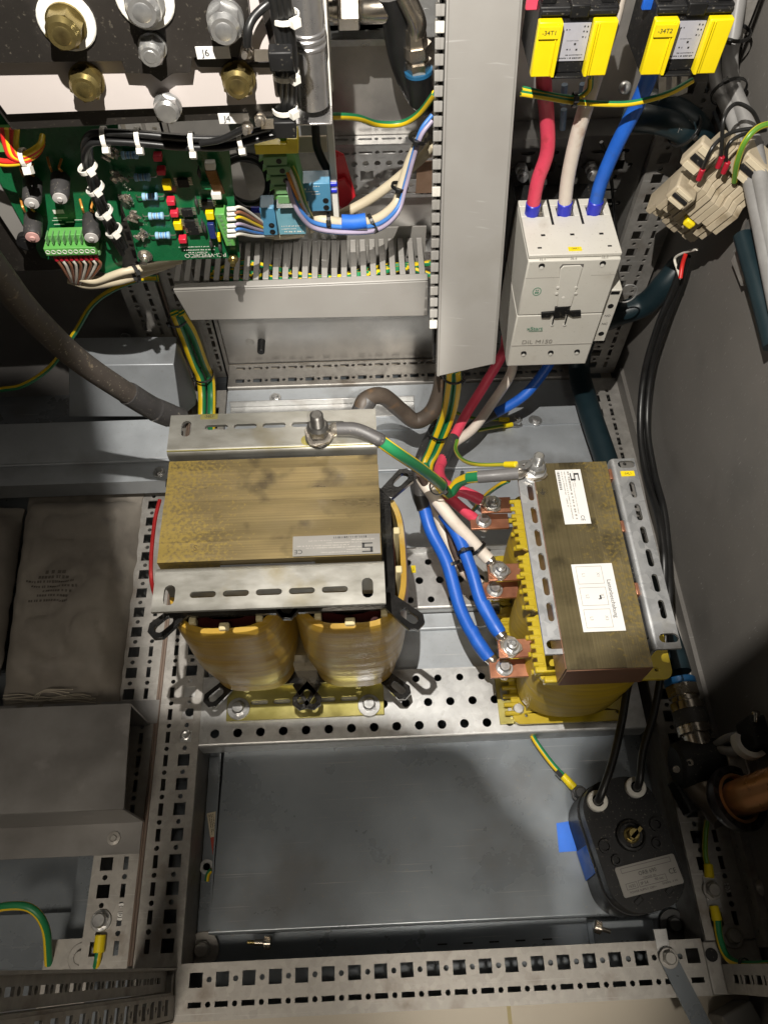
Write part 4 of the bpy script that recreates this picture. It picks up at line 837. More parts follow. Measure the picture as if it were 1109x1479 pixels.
# nine-way green plug
pc = at(104, 356, y=yp - 6)
pl = G().obox(pc, EX, EZ, EY, 44, 8, 13).obox(pc + V((0, 6, 7)), EX, EZ, EY, 34, 9, 10).build('green_plug', GTERM, LB, .6)
for i in range(9):
    x = pc + V((-19.3 + 4.82 * i, -6.6, 0)); G().lathe(x + V((0, .2, 0)), NY, [(0, 2), (.5, 2), (.5, 1.5), (.1, 1.4)], 14).build('plug_screw', WHITEP, pl)
    if i < 8: G().obox(x + V((2.4, 6.6, 10)), EX, EZ, EY, .8, 6, 10.6).build('plug_rib', GDIN, pl)
gb = G().obox(pc + V((1, 3, -6)), EX, EZ, EY, 44, 4, 12).build('green_header', GDIN, LB, .4)
e9 = []
for i in range(9):
    q = pc + V((-17.5 + 4.35 * i, 0, -6.5)); G().cyl(q, q + V((0, -.6, -7.5)), 1.9, 10).build('wire_ferrule', REDF, gb); e9.append(q + V((0, -.6, -7.5)))
p = at(8, 200, y=yp - 4); G().obox(p, EX, EZ, EY, 16, 15, 12).build('green_plug', GTERM, LB, .6)
for i in range(2): q = at(66, 195 + 0 * i, y=yp + 6) + V((5 * i - 40, 0, 2)); G().obox(q, EX, EZ, EY, 4, 9, 8).build('green_plug', GTERM, LB, .4)
# ---- driver board (right)
RB = thing('circuit_board', 'green driver board with pale blue resistors and white lettering on its lower edge', 'circuit board', at(260, 300, y=yp))
face([(206, 378), (347, 372), (330, 205), (150, 205), (160, 250), (195, 350)], yp, 2, 'board', PCBG, RB, 0)
face([(160, 205), (172, 205), (206, 378), (200, 378)], yp + 4, 2, 'board_wall', PCBG, RB, 0)
def pb(a, b, dy=0): return at(a, b, y=yp - 2.1 - dy)
def resistor(a, b, L=13, r=3.1):
    p = pb(a, b, 2.5)
    c = G().lathe(p + V((-L / 2, 0, 0)), EX, [(0, r * .6), (.6, r), (2.5, r), (3, r * .86), (L - 3, r * .86), (L - 2.5, r), (L - .6, r), (L, r * .6)], 16).build('resistor', RESI, RB)
    for k in range(4): G().lathe(p + V((-L / 2 + 3.2 + k * 2, 0, 0)), EX, [(0, r * .89), (.7, r * .89)], 16, False).build('resistor_band', BLUEW if k % 2 else GREYC, c)
    G().tube([p + V((-L / 2 - 5, 2.4, 0)), p + V((-L / 2 - 4, 0, 0)), p + V((-L / 2, 0, 0))], .5, 6, 3).tube([p + V((L / 2 + 5, 2.4, 0)), p + V((L / 2 + 4, 0, 0)), p + V((L / 2, 0, 0))], .5, 6, 3).build('resistor_lead', BRIGHT, c)
for a, b in ((217, 284), (226, 312), (235.5, 340), (206, 256), (188, 224)): resistor(a, b)
def comp(a, b, w_, h_, d_, name, mat, bev=.5):
    p = pb(a, b); return G().obox(p + V((0, -d_ / 2, 0)), EX, EZ, EY, w_, h_, d_).build(name, mat, RB, bev)
for a, b in ((248, 286), (253, 303), (265, 341), (229, 222), (234, 242)): comp(a, b, 6.4, 4.6, 7, 'red_capacitor', REDCAP)
for a, b in ((258, 321), (304, 306), (242, 263)): comp(a, b, 6.6, 7.2, 6, 'yellow_capacitor', YBLK)
comp(317, 339, 2.4, 6, 6, 'yellow_capacitor', YBLK)
comp(307, 327, 5.5, 15, 7, 'blue_trimmer', M('dark_blue_trimmer', (.02, .035, .16), None, .35))
for a, b in ((275, 321), (271, 305), (280, 331), (265, 262), (300, 293)):
    ic = comp(a, b, 9, 7.5, 3, 'chip', BLACKP, .3); p = pb(a, b, 1.5); g = G()
    for k in range(5):
        for s in (-1, 1): g.obox(p + V((s * 5.6, 0, -3 + 1.5 * k)), EX, EZ, EY, 3, .7, .5)
    g.build('chip_leg', BRIGHT, ic)
for a, b in ((284, 293), (293, 325), (296, 330), (305, 352), (318, 358), (288, 250)):
    p = pb(a, b, 4); G().sphere(p, 3, 10, (.55, .9, 1.35)).tube([p, p + V((0, 2, 5))], .5, 6, 2).build('dark_disc_capacitor', SLEEVE, RB)
for k, (a, b) in enumerate(((184, 284), (192, 311), (205, 337), (176, 252), (162, 222))):
    p = pb(a, b, 3); g = G()
    for j in range(6):
        o = V((random.uniform(-5, 5), random.uniform(-3, 2), random.uniform(-4, 4))); g.tube([p + o, p + o + V((random.uniform(-4, 4), -2, 3)), p + o + V((random.uniform(-5, 5), 1, -3))], 1.1, 7, 3)
        g.sphere(p + o * .8, 2, 8)
    g.build('solder_post', BRIGHT, RB)
for a, b in ((210, 369), (337, 372)):
    p = pb(a, b); g = G().lathe(p, NY, [(0, 6.5 if a < 300 else 4), (1, 6.5 if a < 300 else 4)], 22).hexhead(p + V((0, -1, 0)), NY, 8, 4).cyl(p, p + V((0, -9, -1)), 2.4, 12); g.build('board_screw', BRASS if a > 300 else BRIGHT, RB)
# vertical green terminal on the right edge, silver transistor above
pt = pb(326, 326, 6); tv = G().obox(pt, V((.12, 0, -1)).normalized(), EX, EY, 33, 8, 12).build('green_plug', GTERM, RB, .5)
for i in range(8):
    q = pt + V((-1.6 + .52 * i - .2, -6.1, 14.5 - 4.1 * i)); G().lathe(q, NY, [(0, 1.5), (.3, 1.5), (.3, 1.1)], 12).build('plug_screw', GDIN, tv)
p = pb(311, 262, 8); G().obox(p, V((.15, 0, -1)).normalized(), EX, EY, 22, 9, 3).build('heat_sink', M('brown_glossy_metal', (.16, .09, .05), (.1, .06, .03), .2, .8), RB, .5)
for a, b in ((304, 238), (313, 281)): G().obox(pb(a, b, 9), EX, EZ, EY, 8, 6, 6).build('white_clip', WHITEP, RB, .8)
comp(300, 264, 11, 7, 6, 'green_capacitor', M('green_capacitor_dip', (.02, .30, .12), None, .3), 2)
text('PCI-WEDECO', 6.1, pb(297, 368.5, .2), NX, NZ, WHITEP, RB, bold=.0)
g = G(); O = pb(285, 358, .2)
print_lines(O, NX, NZ, [(-16, 16, -1.2, 1.1), (-15, 12, 2.2, 1.3), (-8, 9, 5, 1.2), (-11, 7, 10, 1.4)], WHITEP, RB)
# black fan or coil behind on the right of the driver board
fn = thing('cable_coil', 'coil of black control cable behind the driver board, beside the relay', 'cable', at(350, 262, y=640))
for k, r in enumerate((22, 26, 24)):
    c = at(352 + 2 * k, 262, y=618 + 8 * k); G().tube([c + V((r * cos(t), 3 * sin(2 * t + k), r * 1.05 * sin(t))) for t in [2 * pi * i / 16 for i in range(17)]], 3, 8, 4).build('cable_turn', BLKC, fn)
# ---- relays and rail terminals
def relay(a, b, lab, W=22, H=24, D=18, y=585):
    p = at(a, b, y=y); t = thing('relay', lab, 'relay', p, 'blue relays beside the terminal strip')
    G().obox(p, EX, EZ, EY, W, H, D).build('case', BLUR, t, .8)
    for k in range(2): q = p + V((W / 2 - 4.5, -D / 2 - .1, -H / 2 + 4 + 7 * k)); G().lathe(q, NY, [(0, 2.6), (.3, 2.6)], 12).build('screw_hole', BLACKP, t)
    return p, t
p1_, t1_ = relay(456, 276, 'pale blue relay with printed front, beside the black cable ferrules', 26, 28)
print_lines(p1_ + V((-3, -9.4, 8)), EX, EZ, [(-6, -2, 1, 2.4), (2, 7, 3.6, 1), (-6, 6, -1.5, .9), (0, 7, -4, .9)], WHITEP, t1_)
p2_, t2_ = relay(389, 311, 'blue relay socket with two screw holes, left of the clear relay', 13, 29, 18)
gl = M('tinted_clear_relay', (.20, .42, .50), (.12, .3, .38), .08, 0, 40, coat=.5)
p3 = at(421, 310, y=585); t3 = thing('relay', 'clear tinted relay below the green terminals, next to the blue socket', 'relay', p3, 'blue relays beside the terminal strip')
G().obox(p3, EX, EZ, EY, 25, 28, 20).build('case', gl, t3, 1.2); print_lines(p3 + V((0, -10.3, -6)), EX, EZ, [(-9, 9, 2, 1.2), (-9, 4, -1, 1), (-7, 10, -4, 1.6)], WHITEP, t3)
p = at(441, 300, y=576); tag(G().obox(p, EX, EZ, EY, 7, 13, 8).build('white_block', WHITEP, None, .6), 'small white plastic block between the two blue relays', 'plastic block')
gt = thing('terminal_strip', 'tall green terminal strip with yellow top cover, under the black busbars', 'terminal strip', at(405, 235, y=575))
for i in range(5):
    p = at(398 + 5 * i, 224 + 14 * i, y=572); q = G().obox(p + V((0, 0, 0)), EX, EZ, EY, 19, 7.6, 16).build('terminal', GDIN, gt, .5)
    G().lathe(p + V((3, -8.1, 0)), NY, [(0, 2.3), (.3, 2.3)], 12).build('screw_hole', BLACKP, q); G().obox(p + V((-10.5, -3, 1)), V((.8, 0, .5)).normalized(), EY, EZ, 6, 7, 2).build('marker_fin', GTERM, q)
G().obox(at(424, 235, y=580), V((.13, 0, -1)).normalized(), EX, EY, 62, 8, 24).build('end_plate', GTERM, gt, .6)
G().obox(at(400, 206, y=572), EX, EZ, EY, 34, 8, 18).obox(at(423, 200, y=572), EX, EZ, EY, 9, 10, 18).build('end_cover', YBLK, gt, .6)
rf = face([(484, 218), (497, 224), (513, 280), (500, 300), (491, 306), (483, 260)], 700, 3, 'plastic_flap', REDT, None, .8); tag(rf, 'bright red plastic flap hanging in front of the punched chassis', 'plastic flap')
p = at(500, 273, y=692); G_ = face([(486, 262), (498, 258), (514, 284), (497, 304), (488, 298)], 694, 4, 'plastic_flap', REDT, None, 1.2); tag(G_, 'folded red plastic piece below the red flap, against the punched chassis', 'plastic flap')
p = at(448, 208, y=630); tag(G().obox(p, EX, EZ, EY, 30, 15, 3).build('cable_pad', CREAM, None, .6), 'square cream cable pad behind the single black cable at the white edge', 'cable mount')

tag(G().box(-470, 588, 338, -74, 715, 900).build('unit_housing', BLACKPL, None, 1.5), 'black housing of the power unit behind the circuit boards at left, extended to block light', 'housing')  # housing carried on leftward to block lamp light from the bay wall
# ================================================================ cables
CG = {}
def cable(name, label, cat, P, r, mat, group=None, sub=8, twist=0, u0=0, n=14):
    return tag(G().tube(P, r, n, sub, twist, u0).build(name, mat, None, origin=P[0]), label, cat, group)
def compound(name, label, cat, loc, group=None): return thing(name, label, cat, loc, group)
def sleeve(parent, P, r, mat, name='heatshrink', sub=8):
    return G().tube(P, r, 16, sub).build(name, mat, parent)
def lug(parent, base, to, tip_r=9.5, barrel=5.6, L=22, flat=False):   # tinned ring lug lying on a bar, barrel towards `to`
    d = (V(to) - V(base)); d.z *= .35; d.normalize(); s = d.cross(V((0, 0, 1))).normalized(); n = s.cross(d)
    if n.z < 0: n = -n
    o = [(-tip_r * .95, -tip_r * .75), (-tip_r * .55, -tip_r), (6, -tip_r), (12, -barrel * .9), (12, barrel * .9), (6, tip_r), (-tip_r * .55, tip_r), (-tip_r * .95, tip_r * .75)]
    g = G().plate(o, [circle(0, 0, 3.2, 12)], 2.6, V(base) + n * 2.6, d, s if d.cross(s).dot(n) > 0 else -s)
    b0 = V(base) + d * 10 + n * (barrel * .55); b1 = V(to) + (V(to) - b0).normalized() * 2
    g.tube([b0, b0.lerp(b1, .35), b1], [barrel * .55, barrel, barrel], 16, 4)
    return g.build('cable_lug', BRIGHT, parent, .4), b1
def tie(P, d, r, mat, label, group=None, head=None, hs=4.2, name='cable_tie'):
    u, v, d = basis(d); P = V(P); g = G(); n = 22; b = 0
    ring = [P + (u * cos(2 * pi * i / n) + v * sin(2 * pi * i / n)) * r for i in range(n)]
    for i in range(n):
        a, c = ring[i], ring[(i + 1) % n]; ra, rc = (a - P).normalized(), (c - P).normalized(); w_ = 1.7
        q = [a - d * w_, c - d * w_, c + d * w_, a + d * w_]; q2 = [a - d * w_ + ra * 1.1, c - d * w_ + rc * 1.1, c + d * w_ + rc * 1.1, a + d * w_ + ra * 1.1]
        k = len(g.v); g.v += q + q2; g.f += [(k, k + 3, k + 2, k + 1), (k + 4, k + 5, k + 6, k + 7), (k, k + 1, k + 5, k + 4), (k + 2, k + 3, k + 7, k + 6)]
    h = V(head) if head is not None else (CAM - P); h = h - d * h.dot(d); h.normalize()
    g.obox(P + h * (r + hs * .45), d, h, d.cross(h), hs, hs * .95, hs * 1.15)
    return tag(g.build(name, mat, None, .3, origin=P), label, 'cable tie', group)
zc1 = 337
# ---- upper phase cables into the contactor
ys = 653
tops = []
for k, (nm, mt, pts, lab) in enumerate((
    ('red', RED, [(769, 300, 'y', ys), (776, 262, 'y', ys - 1), (790, 218, 'y', ys - 3), (789, 165, 'y', ys - 6), (785, 118, 'y', ys - 16), (788, 60, 'y', ys - 24), (790, -30, 'y', ys - 34)], 'thick red cable running from the left current transformer down into the contactor'),
    ('white', WHITE, [(815, 298, 'y', ys), (820, 255, 'y', ys - 1), (832, 200, 'y', ys - 3), (850, 140, 'y', ys - 8), (868, 80, 'y', ys - 4), (884, 30, 'y', ys - 2), (900, -40, 'y', ys)], 'thick white cable entering the contactor beside the left current transformer'),
    ('blue', BLUE, [(859, 296, 'y', ys), (868, 262, 'y', ys - 1), (890, 210, 'y', ys - 3), (918, 155, 'y', ys - 6), (938, 108, 'y', ys - 14), (950, 60, 'y', ys - 22), (962, -30, 'y', ys - 34)], 'thick blue cable running from the right current transformer down into the contactor'))):
    P = path(*pts); t = thing('power_cable', lab, 'cable', P[0], 'phase cables above the contactor')
    sleeve(t, P, 6.7, mt, 'insulation'); e = (P[1] - P[0]).normalized()
    G().cyl(P[0] - e * 12, P[0] + e * 6, 7.2, 18, 7.5, .8).build('end_sleeve', BLUEF, t)
    if k != 1: p = at(775 if k == 0 else 943, 3, y=ys - 40); G().obox(p, EX, EZ, EY, 16, 10, 4).build('cable_flag', mt, t, 1)
# small wires on the current transformers
for k, (cx, zb, mt, w2) in enumerate(((c1x, c1z, REDW, None), (c2x, c2z, BLUEW, WHITE))):
    for s in (-1, 1):
        p = V((cx + s * 22, 598 + 15, zb + cht + 12)); t = thing('control_wire', f'{"red" if k == 0 else "blue"} control wire with blue ferrule on the {"left" if s < 0 else "right"} terminal of the {"left" if k == 0 else "right"} current transformer', 'wire', p)
        G().cyl(p, p + V((1, 0, 10)), 2.9, 12, 2.7, .4).build('wire_ferrule', BLUEF, t); G().tube([p + V((1, 0, 10)), p + V((2 + s, 2, 30)), p + V((4, 6, 70))], 1.9, 10).build('insulation', mt if not (k == 1 and s == 1) else BLUEW, t)
# yellow-green wires below the transformers
cable('earth_wire', 'yellow and green wire crossing below both current transformers in a long sagging curve', 'wire', path((752, 135, 'y', 628), (790, 141, 'y', 628), (826, 147, 'y', 628), (870, 150, 'y', 626), (912, 149, 'y', 626), (962, 136, 'y', 628), (1000, 116, 'y', 634)), 2.5, GY, u0=.12)
cable('earth_wire', 'short yellow and green wire curling up under the left current transformer', 'wire', path((754, 128, 'y', 632), (800, 138, 'y', 631), (832, 141, 'y', 630), (850, 130, 'y', 628), (853, 112, 'y', 626)), 2.3, GY, u0=.12)
tie(at(829, 144, y=628), V((1, 0, 0)), 5, BLKC, 'black cable tie on the two yellow and green wires below the current transformers')
for a, b in ((815, 122), (841, 121), (814, 158)):
    cable('blue_wire', {815: 'left', 841: 'right', 814: 'lower'}[a] + ' pale blue wire end hanging in the dark below the left current transformer', 'wire', path((a, b, 'y', 690), (a - 1, b + 14, 'y', 690), (a - 2, b + 28, 'y', 692)), 3, M('dusty_blue_wire', (.16, .24, .34), None, .4))
# ---- cables below the contactor, joining the bundle
P = path((731, 485, 'y', 668), (727, 508, 'y', 655), (700, 555, 'y', 628), (672, 600, 'z', 70), (655, 632, 'z', 66)); t = thing('power_cable', 'red cable running from under the contactor into the black taped bundle', 'cable', P[0]); sleeve(t, P, 6.3, RED, 'insulation')
P2 = path((655, 632, 'z', 66), (645, 652, 'z', 70), (638, 668, 'z', 76)); sleeve(t, P2, 7, SLEEVE)
P3 = path((640, 662, 'z', 74), (634, 680, 'z', 84), (640, 697, 'z', 100), (660, 710, 'z', 122)); sleeve(t, P3, 6.6, RED, 'insulation')
P = path((742, 520, 'y', 662), (735, 545, 'y', 645), (712, 580, 'y', 626), (684, 618, 'z', 58), (655, 640, 'z', 58)); cable('power_cable', 'white cable running from under the contactor behind the red one', 'cable', P, 6.2, WHITE)
P = path((800, 512, 'y', 664), (786, 536, 'y', 650), (760, 568, 'y', 632), (735, 586, 'y', 625), (714, 597, 'y', 622)); t = thing('power_cable', 'blue cable curving from under the contactor into a black sleeve', 'cable', P[0]); sleeve(t, P, 6.5, BLUE, 'insulation')
sleeve(t, path((716, 596, 'y', 622), (690, 610, 'y', 618), (664, 630, 'y', 612), (638, 662, 'y', 590), (612, 700, 'y', 560), (604, 730, 'y', 535)), 7, SLEEVE)
# ---- green-yellow bundle under the duct
for k, (dx, z_) in enumerate(((0, 14), (12, 12))):
    P = path((650 + dx * .8, 535, 'y', 575), (648 + dx, 560, 'y', 580), (640 + dx, 600, 'y', 590), (622 + dx * .9, 648, 'y', 575), (612 + dx * .7, 672, 'y', 560), (618 + dx * .5, 692, 'y', 540), (640 + dx, 712, 'y', 520))
    cable('earth_cable', ('left', 'right')[k] + ' of the two thick green and yellow cables coming down below the tall grey duct', 'cable', P, 5, GY, 'thick green and yellow cables below the tall duct', u0=.3 + .1 * k)
sleevep = path((598, 690, 'y', 545), (600, 720, 'y', 525), (612, 745, 'y', 505), (640, 790, 'y', 470)); cable('black_cable', 'black sheathed cable behind the green and yellow bundle, beside the left choke', 'cable', path((632, 610, 'y', 605), (610, 655, 'y', 590), (600, 690, 'y', 560), (603, 715, 'y', 535), (612, 738, 'y', 515)), 7.5, SLEEVE)
tie(at(633, 625, y=584), at(640, 600, y=590) - at(622, 650, y=580), 12.5, BLKC, 'black cable tie round the green and yellow bundle below the tall duct', head=(1, -.3, .2))
tie(at(655, 542, y=582), V((0, 0, 1)), 12, BLKC, 'black cable tie just under the open end of the tall duct', head=(1, -1, 0))
# brown hose behind the left choke
P = path((520, 598, 'z', 150), (528, 578, 'z', 160), (552, 572, 'z', 150), (578, 592, 'z', 110), (600, 608, 'z', 90), (622, 596, 'z', 100), (634, 570, 'y', 600), (640, 540, 'y', 610))
t = thing('cable_hose', 'brown dusty hose bending behind the left choke and up into the tall duct', 'hose', P[0]); sleeve(t, P, 10, HOSEB, 'hose')
sleeve(t, path((518, 606, 'z', 148), (522, 592, 'z', 153), (532, 577, 'z', 160)), 11, SLEEVE)
# ---- big dusty hose from the upper left
P = path((-40, 345, 'y', 395), (0, 398, 'y', 415), (45, 455, 'y', 432), (110, 517, 'y', 448), (175, 562, 'y', 462), (225, 592, 'y', 472), (262, 604, 'y', 476))
t = thing('cable_hose', 'thick dusty black hose sweeping from the left edge to the rear of the left choke', 'hose', P[0]); sleeve(t, P[:6], 10, HOSE, 'hose')
sleeve(t, path((185, 568, 'y', 464), (222, 590, 'y', 471), (262, 606, 'y', 476)), 11, SLEEVE); sleeve(t, path((225, 592, 'y', 470), (245, 600, 'y', 474)), 11.7, SLEEVE)
# ---- earth cable of the left choke
s0 = at(461, 632, z=316) + V((0, 0, 6)); P = path((486, 620, 'z', 321), (515, 621, 'z', 322), (545, 634, 'z', 318), (575, 655, 'z', 300), (606, 676, 'z', 262), (634, 698, 'z', 205), (648, 712, 'z', 170), (662, 697, 'z', 185), (680, 689, 'z', 205), (700, 687, 'z', 212))
t = thing('earth_cable', 'green and yellow cable from the black stud of the left choke to the silver stud', 'cable', P[0])
sleeve(t, P[2:9], 5.6, GY, 'insulation', 10); sleeve(t, P[:3] + [P[2].lerp(P[3], .05)], 6.2, SLEEVE)
lug(t, s0 - V((0, 0, 3)), P[0], 11, 6, 12); sleeve(t, path((690, 689, 'z', 212), (715, 687, 'z', 216), (747, 684, 'z', 218)), 6.3, M('grey_heatshrink', (.16, .155, .155), (.12, .115, .115), .42, 0, 60, bump=.15))
sleeve(t, path((676, 690, 'z', 203), (694, 688, 'z', 212)), 5.9, GY, 'insulation')
lug(t, STUD + V((0, 0, 2.6)), at(740, 685, z=217), 11, 6, 12)
cable('earth_cable', 'second green and yellow cable looping under the choke earth cable at the bundle', 'cable', path((612, 672, 'z', 150), (618, 690, 'z', 150), (636, 706, 'z', 150), (650, 716, 'z', 150)), 5.4, GY, u0=.2)
tie(at(633, 702, z=195), at(645, 712, z=170) - at(606, 676, z=262), 8.5, BLKC, 'black cable tie round the choke earth cable where it meets the red cables')
# ---- small earth wires with yellow lugs on the base sheet
def small_earth(P, label, tip):
    t = thing('earth_wire', label, 'wire', P[0], 'small earth wires with yellow ferrules'); G().tube(P, 2.2, 10, 8, 0, .1).build('insulation', GYL, t)
    d = (P[-1] - P[-2]).normalized(); G().cyl(P[-1] - d * 2, P[-1] + d * 13, 3.2, 14, 3.5, .6).build('yellow_ferrule', YTAPE, t)
    s = d.cross(V((0, 0, 1))).normalized(); G().plate([(12, -3), (18, -6), (26, -6), (30, -2), (30, 2), (26, 6), (18, 6), (12, 3)], [circle(23, 0, 3, 10)], 1.2, P[-1] + V((0, 0, .5)), d, -s if d.cross(-s).z > 0 else s).build('ring_lug', ZINC, t)
small_earth(path((640, 584, 'z', 30), (668, 600, 'z', 14), (700, 606, 'z', 4), (722, 606, 'z', 1)), 'thin green wire with yellow ferrule, upper one of the pair on the base sheet', None)
small_earth(path((690, 622, 'z', 20), (705, 619, 'z', 8), (728, 615, 'z', 2)), 'thin green wire with yellow ferrule, lower one of the pair on the base sheet', None)
small_earth(path((660, 636, 'z', 130), (658, 650, 'z', 135), (668, 664, 'z', 160), (690, 671, 'z', 190), (731, 671, 'z', 213)), 'thin green wire with yellow ferrule reaching the silver stud of the right choke', None)
cable('earth_wire', 'dark green and yellow wire passing under the red cable lugs', 'wire', path((684, 736, 'z', 60), (703, 714, 'z', 110), (722, 700, 'z', 150), (734, 694, 'z', 165)), 2.6, GY, u0=.6)
# ---- phase cables onto the copper terminals of the right choke
def phase(label, pts, r, mat, base, coverL=3, top=True, grp='phase cables on the copper terminals', brl=5.6):
    P = path(*pts); t = thing('power_cable', label, 'cable', P[0], grp); sleeve(t, P, r, mat, 'insulation')
    lug(t, base, P[-1], 9.2, brl, 14 if top else 10)
    return t
u = [a for a, b in TERM]; l = [b for a, b in TERM]
phase('red sleeved cable on the upper copper terminal nearest the silver stud', [(640, 706, 'z', 140), (660, 708, 'z', 138), (678, 714, 'z', 134), (694, 722, 'z', 129)], 6.4, RED, u[0] + V((0, 0, .8)))
phase('red sleeved cable on the lower copper terminal of the rear pair', [(642, 712, 'z', 118), (655, 724, 'z', 110), (670, 737, 'z', 100), (684, 748, 'z', 92)], 6.2, RED, l[0] + V((0, 0, -6.4)), top=False)
phase('white sleeved cable on the upper copper terminal of the middle pair', [(608, 690, 'z', 172), (624, 714, 'z', 168), (652, 750, 'z', 155), (678, 778, 'z', 142), (697, 799, 'z', 131), (706, 808, 'z', 128)], 6.7, WHITE, u[1] + V((0, 0, .8)))
phase('white sleeved cable on the lower copper terminal, half hidden by the blue cable', [(612, 705, 'z', 120), (630, 740, 'z', 115), (648, 785, 'z', 105), (668, 822, 'z', 94), (694, 846, 'z', 90)], 6.2, WHITE, l[1] + V((0, 0, -6.4)), top=False)
phase('brown grey cable lying between the white and blue sleeved cables', [(612, 700, 'z', 128), (640, 742, 'z', 124), (656, 785, 'z', 110), (668, 812, 'z', 100)], 3.6, M('brown_grey_cable', (.10, .065, .05), None, .5), l[1] + V((0, 0, -9)), top=False) if False else cable('control_cable', 'dark brown cable lying between the white and blue sleeved cables', 'cable', path((606, 684, 'z', 190), (626, 722, 'z', 150), (644, 752, 'z', 130), (654, 790, 'z', 112), (668, 824, 'z', 96)), 4.2, M('brown_grey_cable', (.10, .065, .05), (.06, .04, .035), .5))
phase('blue sleeved cable on the upper copper terminal of the front pair', [(640, 742, 'z', 145), (660, 772, 'z', 142), (680, 822, 'z', 136), (694, 868, 'z', 130), (712, 900, 'z', 128), (722, 916, 'z', 127)], 6.6, BLUE, u[2] + V((0, 0, .8)))
phase('blue sleeved cable on the lower front copper terminal, left of the other blue one', [(611, 728, 'z', 150), (622, 766, 'z', 142), (645, 812, 'z', 128), (664, 878, 'z', 110), (686, 922, 'z', 98), (706, 950, 'z', 92)], 6.9, BLUE, l[2] + V((0, 0, -6.4)), top=False)
# overlapping outer sleeves
for pts, mat, lab in (([(697, 872, 'z', 129), (712, 900, 'z', 127.5), (721, 914, 'z', 127)], BLUE, 'short blue outer sleeve at the end of the upper blue cable'), ([(679, 908, 'z', 101), (690, 928, 'z', 96.5), (704, 948, 'z', 92)], BLUE, 'short blue outer sleeve at the end of the lower blue cable')):
    cable('cable_sleeve', lab, 'cable sleeve', path(*pts), [7.6, 7.2, 7.6, 7.1], mat)
cable('cable_sleeve', 'black sleeve at the upper end of the left blue cable', 'cable sleeve', path((606, 690, 'z', 170), (606, 712, 'z', 158), (612, 736, 'z', 148)), 7.3, SLEEVE)
tie(at(652, 815, z=124), at(664, 878, z=110) - at(622, 766, z=142), 9, BLKC, 'black cable tie round the left blue cable', head=(1, 0, .2))
tie(at(672, 797, z=140), at(694, 868, z=130) - at(660, 772, z=142), 8.5, BLKC, 'black cable tie round the right blue cable, beside the white one', head=(-.5, .5, 1))
tie(at(690, 792, z=135), at(706, 808, z=128) - at(652, 750, z=155), 8.7, BLKC, 'black cable tie round the upper white cable', head=(1, .3, -1))
# ---- green-yellow pair along the left rear post
for k, dx in enumerate((0, 15)):
    P = path((252 + dx * .6, 452, 'y', 700), (264 + dx, 482, 'y', 702), (280 + dx, 525, 'y', 704), (289 + dx, 545, 'y', 704), (292 + dx * .92, 570, 'y', 690), (292 + dx * .9, 604, 'y', 660), (292 + dx * .9, 640, 'y', 640))
    cable('earth_cable', ('left', 'right')[k] + ' of the two green and yellow cables tied along the left rear post', 'cable', P, 5.6, GY, 'green and yellow cables along the left rear post', u0=.3 + .25 * k)
tie(at(294, 541, y=702), at(289, 545, y=704) - at(272, 504, y=703), 13, BLKC, 'black cable tie on the green and yellow pair at the left rear post', head=(-1, -.6, 0))
tie(at(257, 462, y=700), at(289, 545, y=704) - at(272, 504, y=703), 11, BLKC, 'black cable tie on the green and yellow pair beside the level duct', head=(-1, -.6, 0))
# ---- wires by the left wall
cable('earth_wire', 'green and yellow wire arching over the thick dusty hose at the left wall', 'wire', path((0, 563, 'y', 600), (35, 556, 'y', 610), (75, 528, 'y', 640), (110, 478, 'y', 655), (132, 442, 'y', 655), (160, 420, 'y', 640), (200, 404, 'y', 620), (228, 402, 'y', 610)), 3, GY, u0=.35)
cable('earth_wire', 'thin yellow wire ending at a copper stud on the left wall', 'wire', path((104, 492, 'y', 700), (130, 498, 'y', 712), (162, 499, 'y', 730)), 1.8, GY, u0=.15)
t = thing('wall_stud', 'copper tipped stud with nut on the left bay wall, holding a thin yellow wire', 'stud', at(175, 502, y=740)); p = at(175, 500, y=745); G().hexhead(p, NY, 12, 7).lathe(p + V((0, 1, 0)), NY, [(0, 9), (1, 9)], 20).build('nut', ZINC, t); G().cyl(p, p + V((0, -22, -6)), 3.4, 12, 3.2, .6).build('stud_tip', COPPER, t)
p = at(182, 486, y=765); tag(G().lathe(p, NY, [(0, 7), (2, 6.6), (2.6, 3)], 18).build('wall_screw', ZINC), 'round screw head on the left bay wall above the copper stud', 'screw')
# ---- cream cables under the boards
cable('control_cable', 'cream cable coming from under the green plug toward the level duct', 'cable', path((100, 402, 'y', 575), (130, 410, 'y', 572), (175, 403, 'y', 570), (215, 390, 'y', 585), (250, 378, 'y', 600)), 5, CREAM)
cable('control_cable', 'thinner cream cable lying on the one under the green plug', 'cable', path((116, 402, 'y', 566), (140, 405, 'y', 566), (180, 392, 'y', 566), (225, 384, 'y', 578), (262, 376, 'y', 590)), 3.4, CREAM)
tie(at(196, 395, y=568), at(215, 390, y=585) - at(175, 403, y=570), 7.5, BLKC, 'black cable tie round the cream cables under the circuit board')
for k, e in enumerate(e9):
    q = at(108 + k * 2.4, 408 - abs(k - 4), y=570)
    cable('control_wire', ("leftmost brown", "leftmost white", "second brown", "second white", "middle brown", "third white from the left", "fourth brown from the left", "rightmost white", "rightmost brown")[k] + " wire hanging from the green plug", 'wire', [e, e + V((.5, 2, -8)), (e + q) / 2 + V((-1, 0, -6)), q + V((-3, 0, -2)), q + V((6, 4, 1))], 1.35, WHTW if k % 2 else BRNW, 'wires hanging from the green plug', 6)
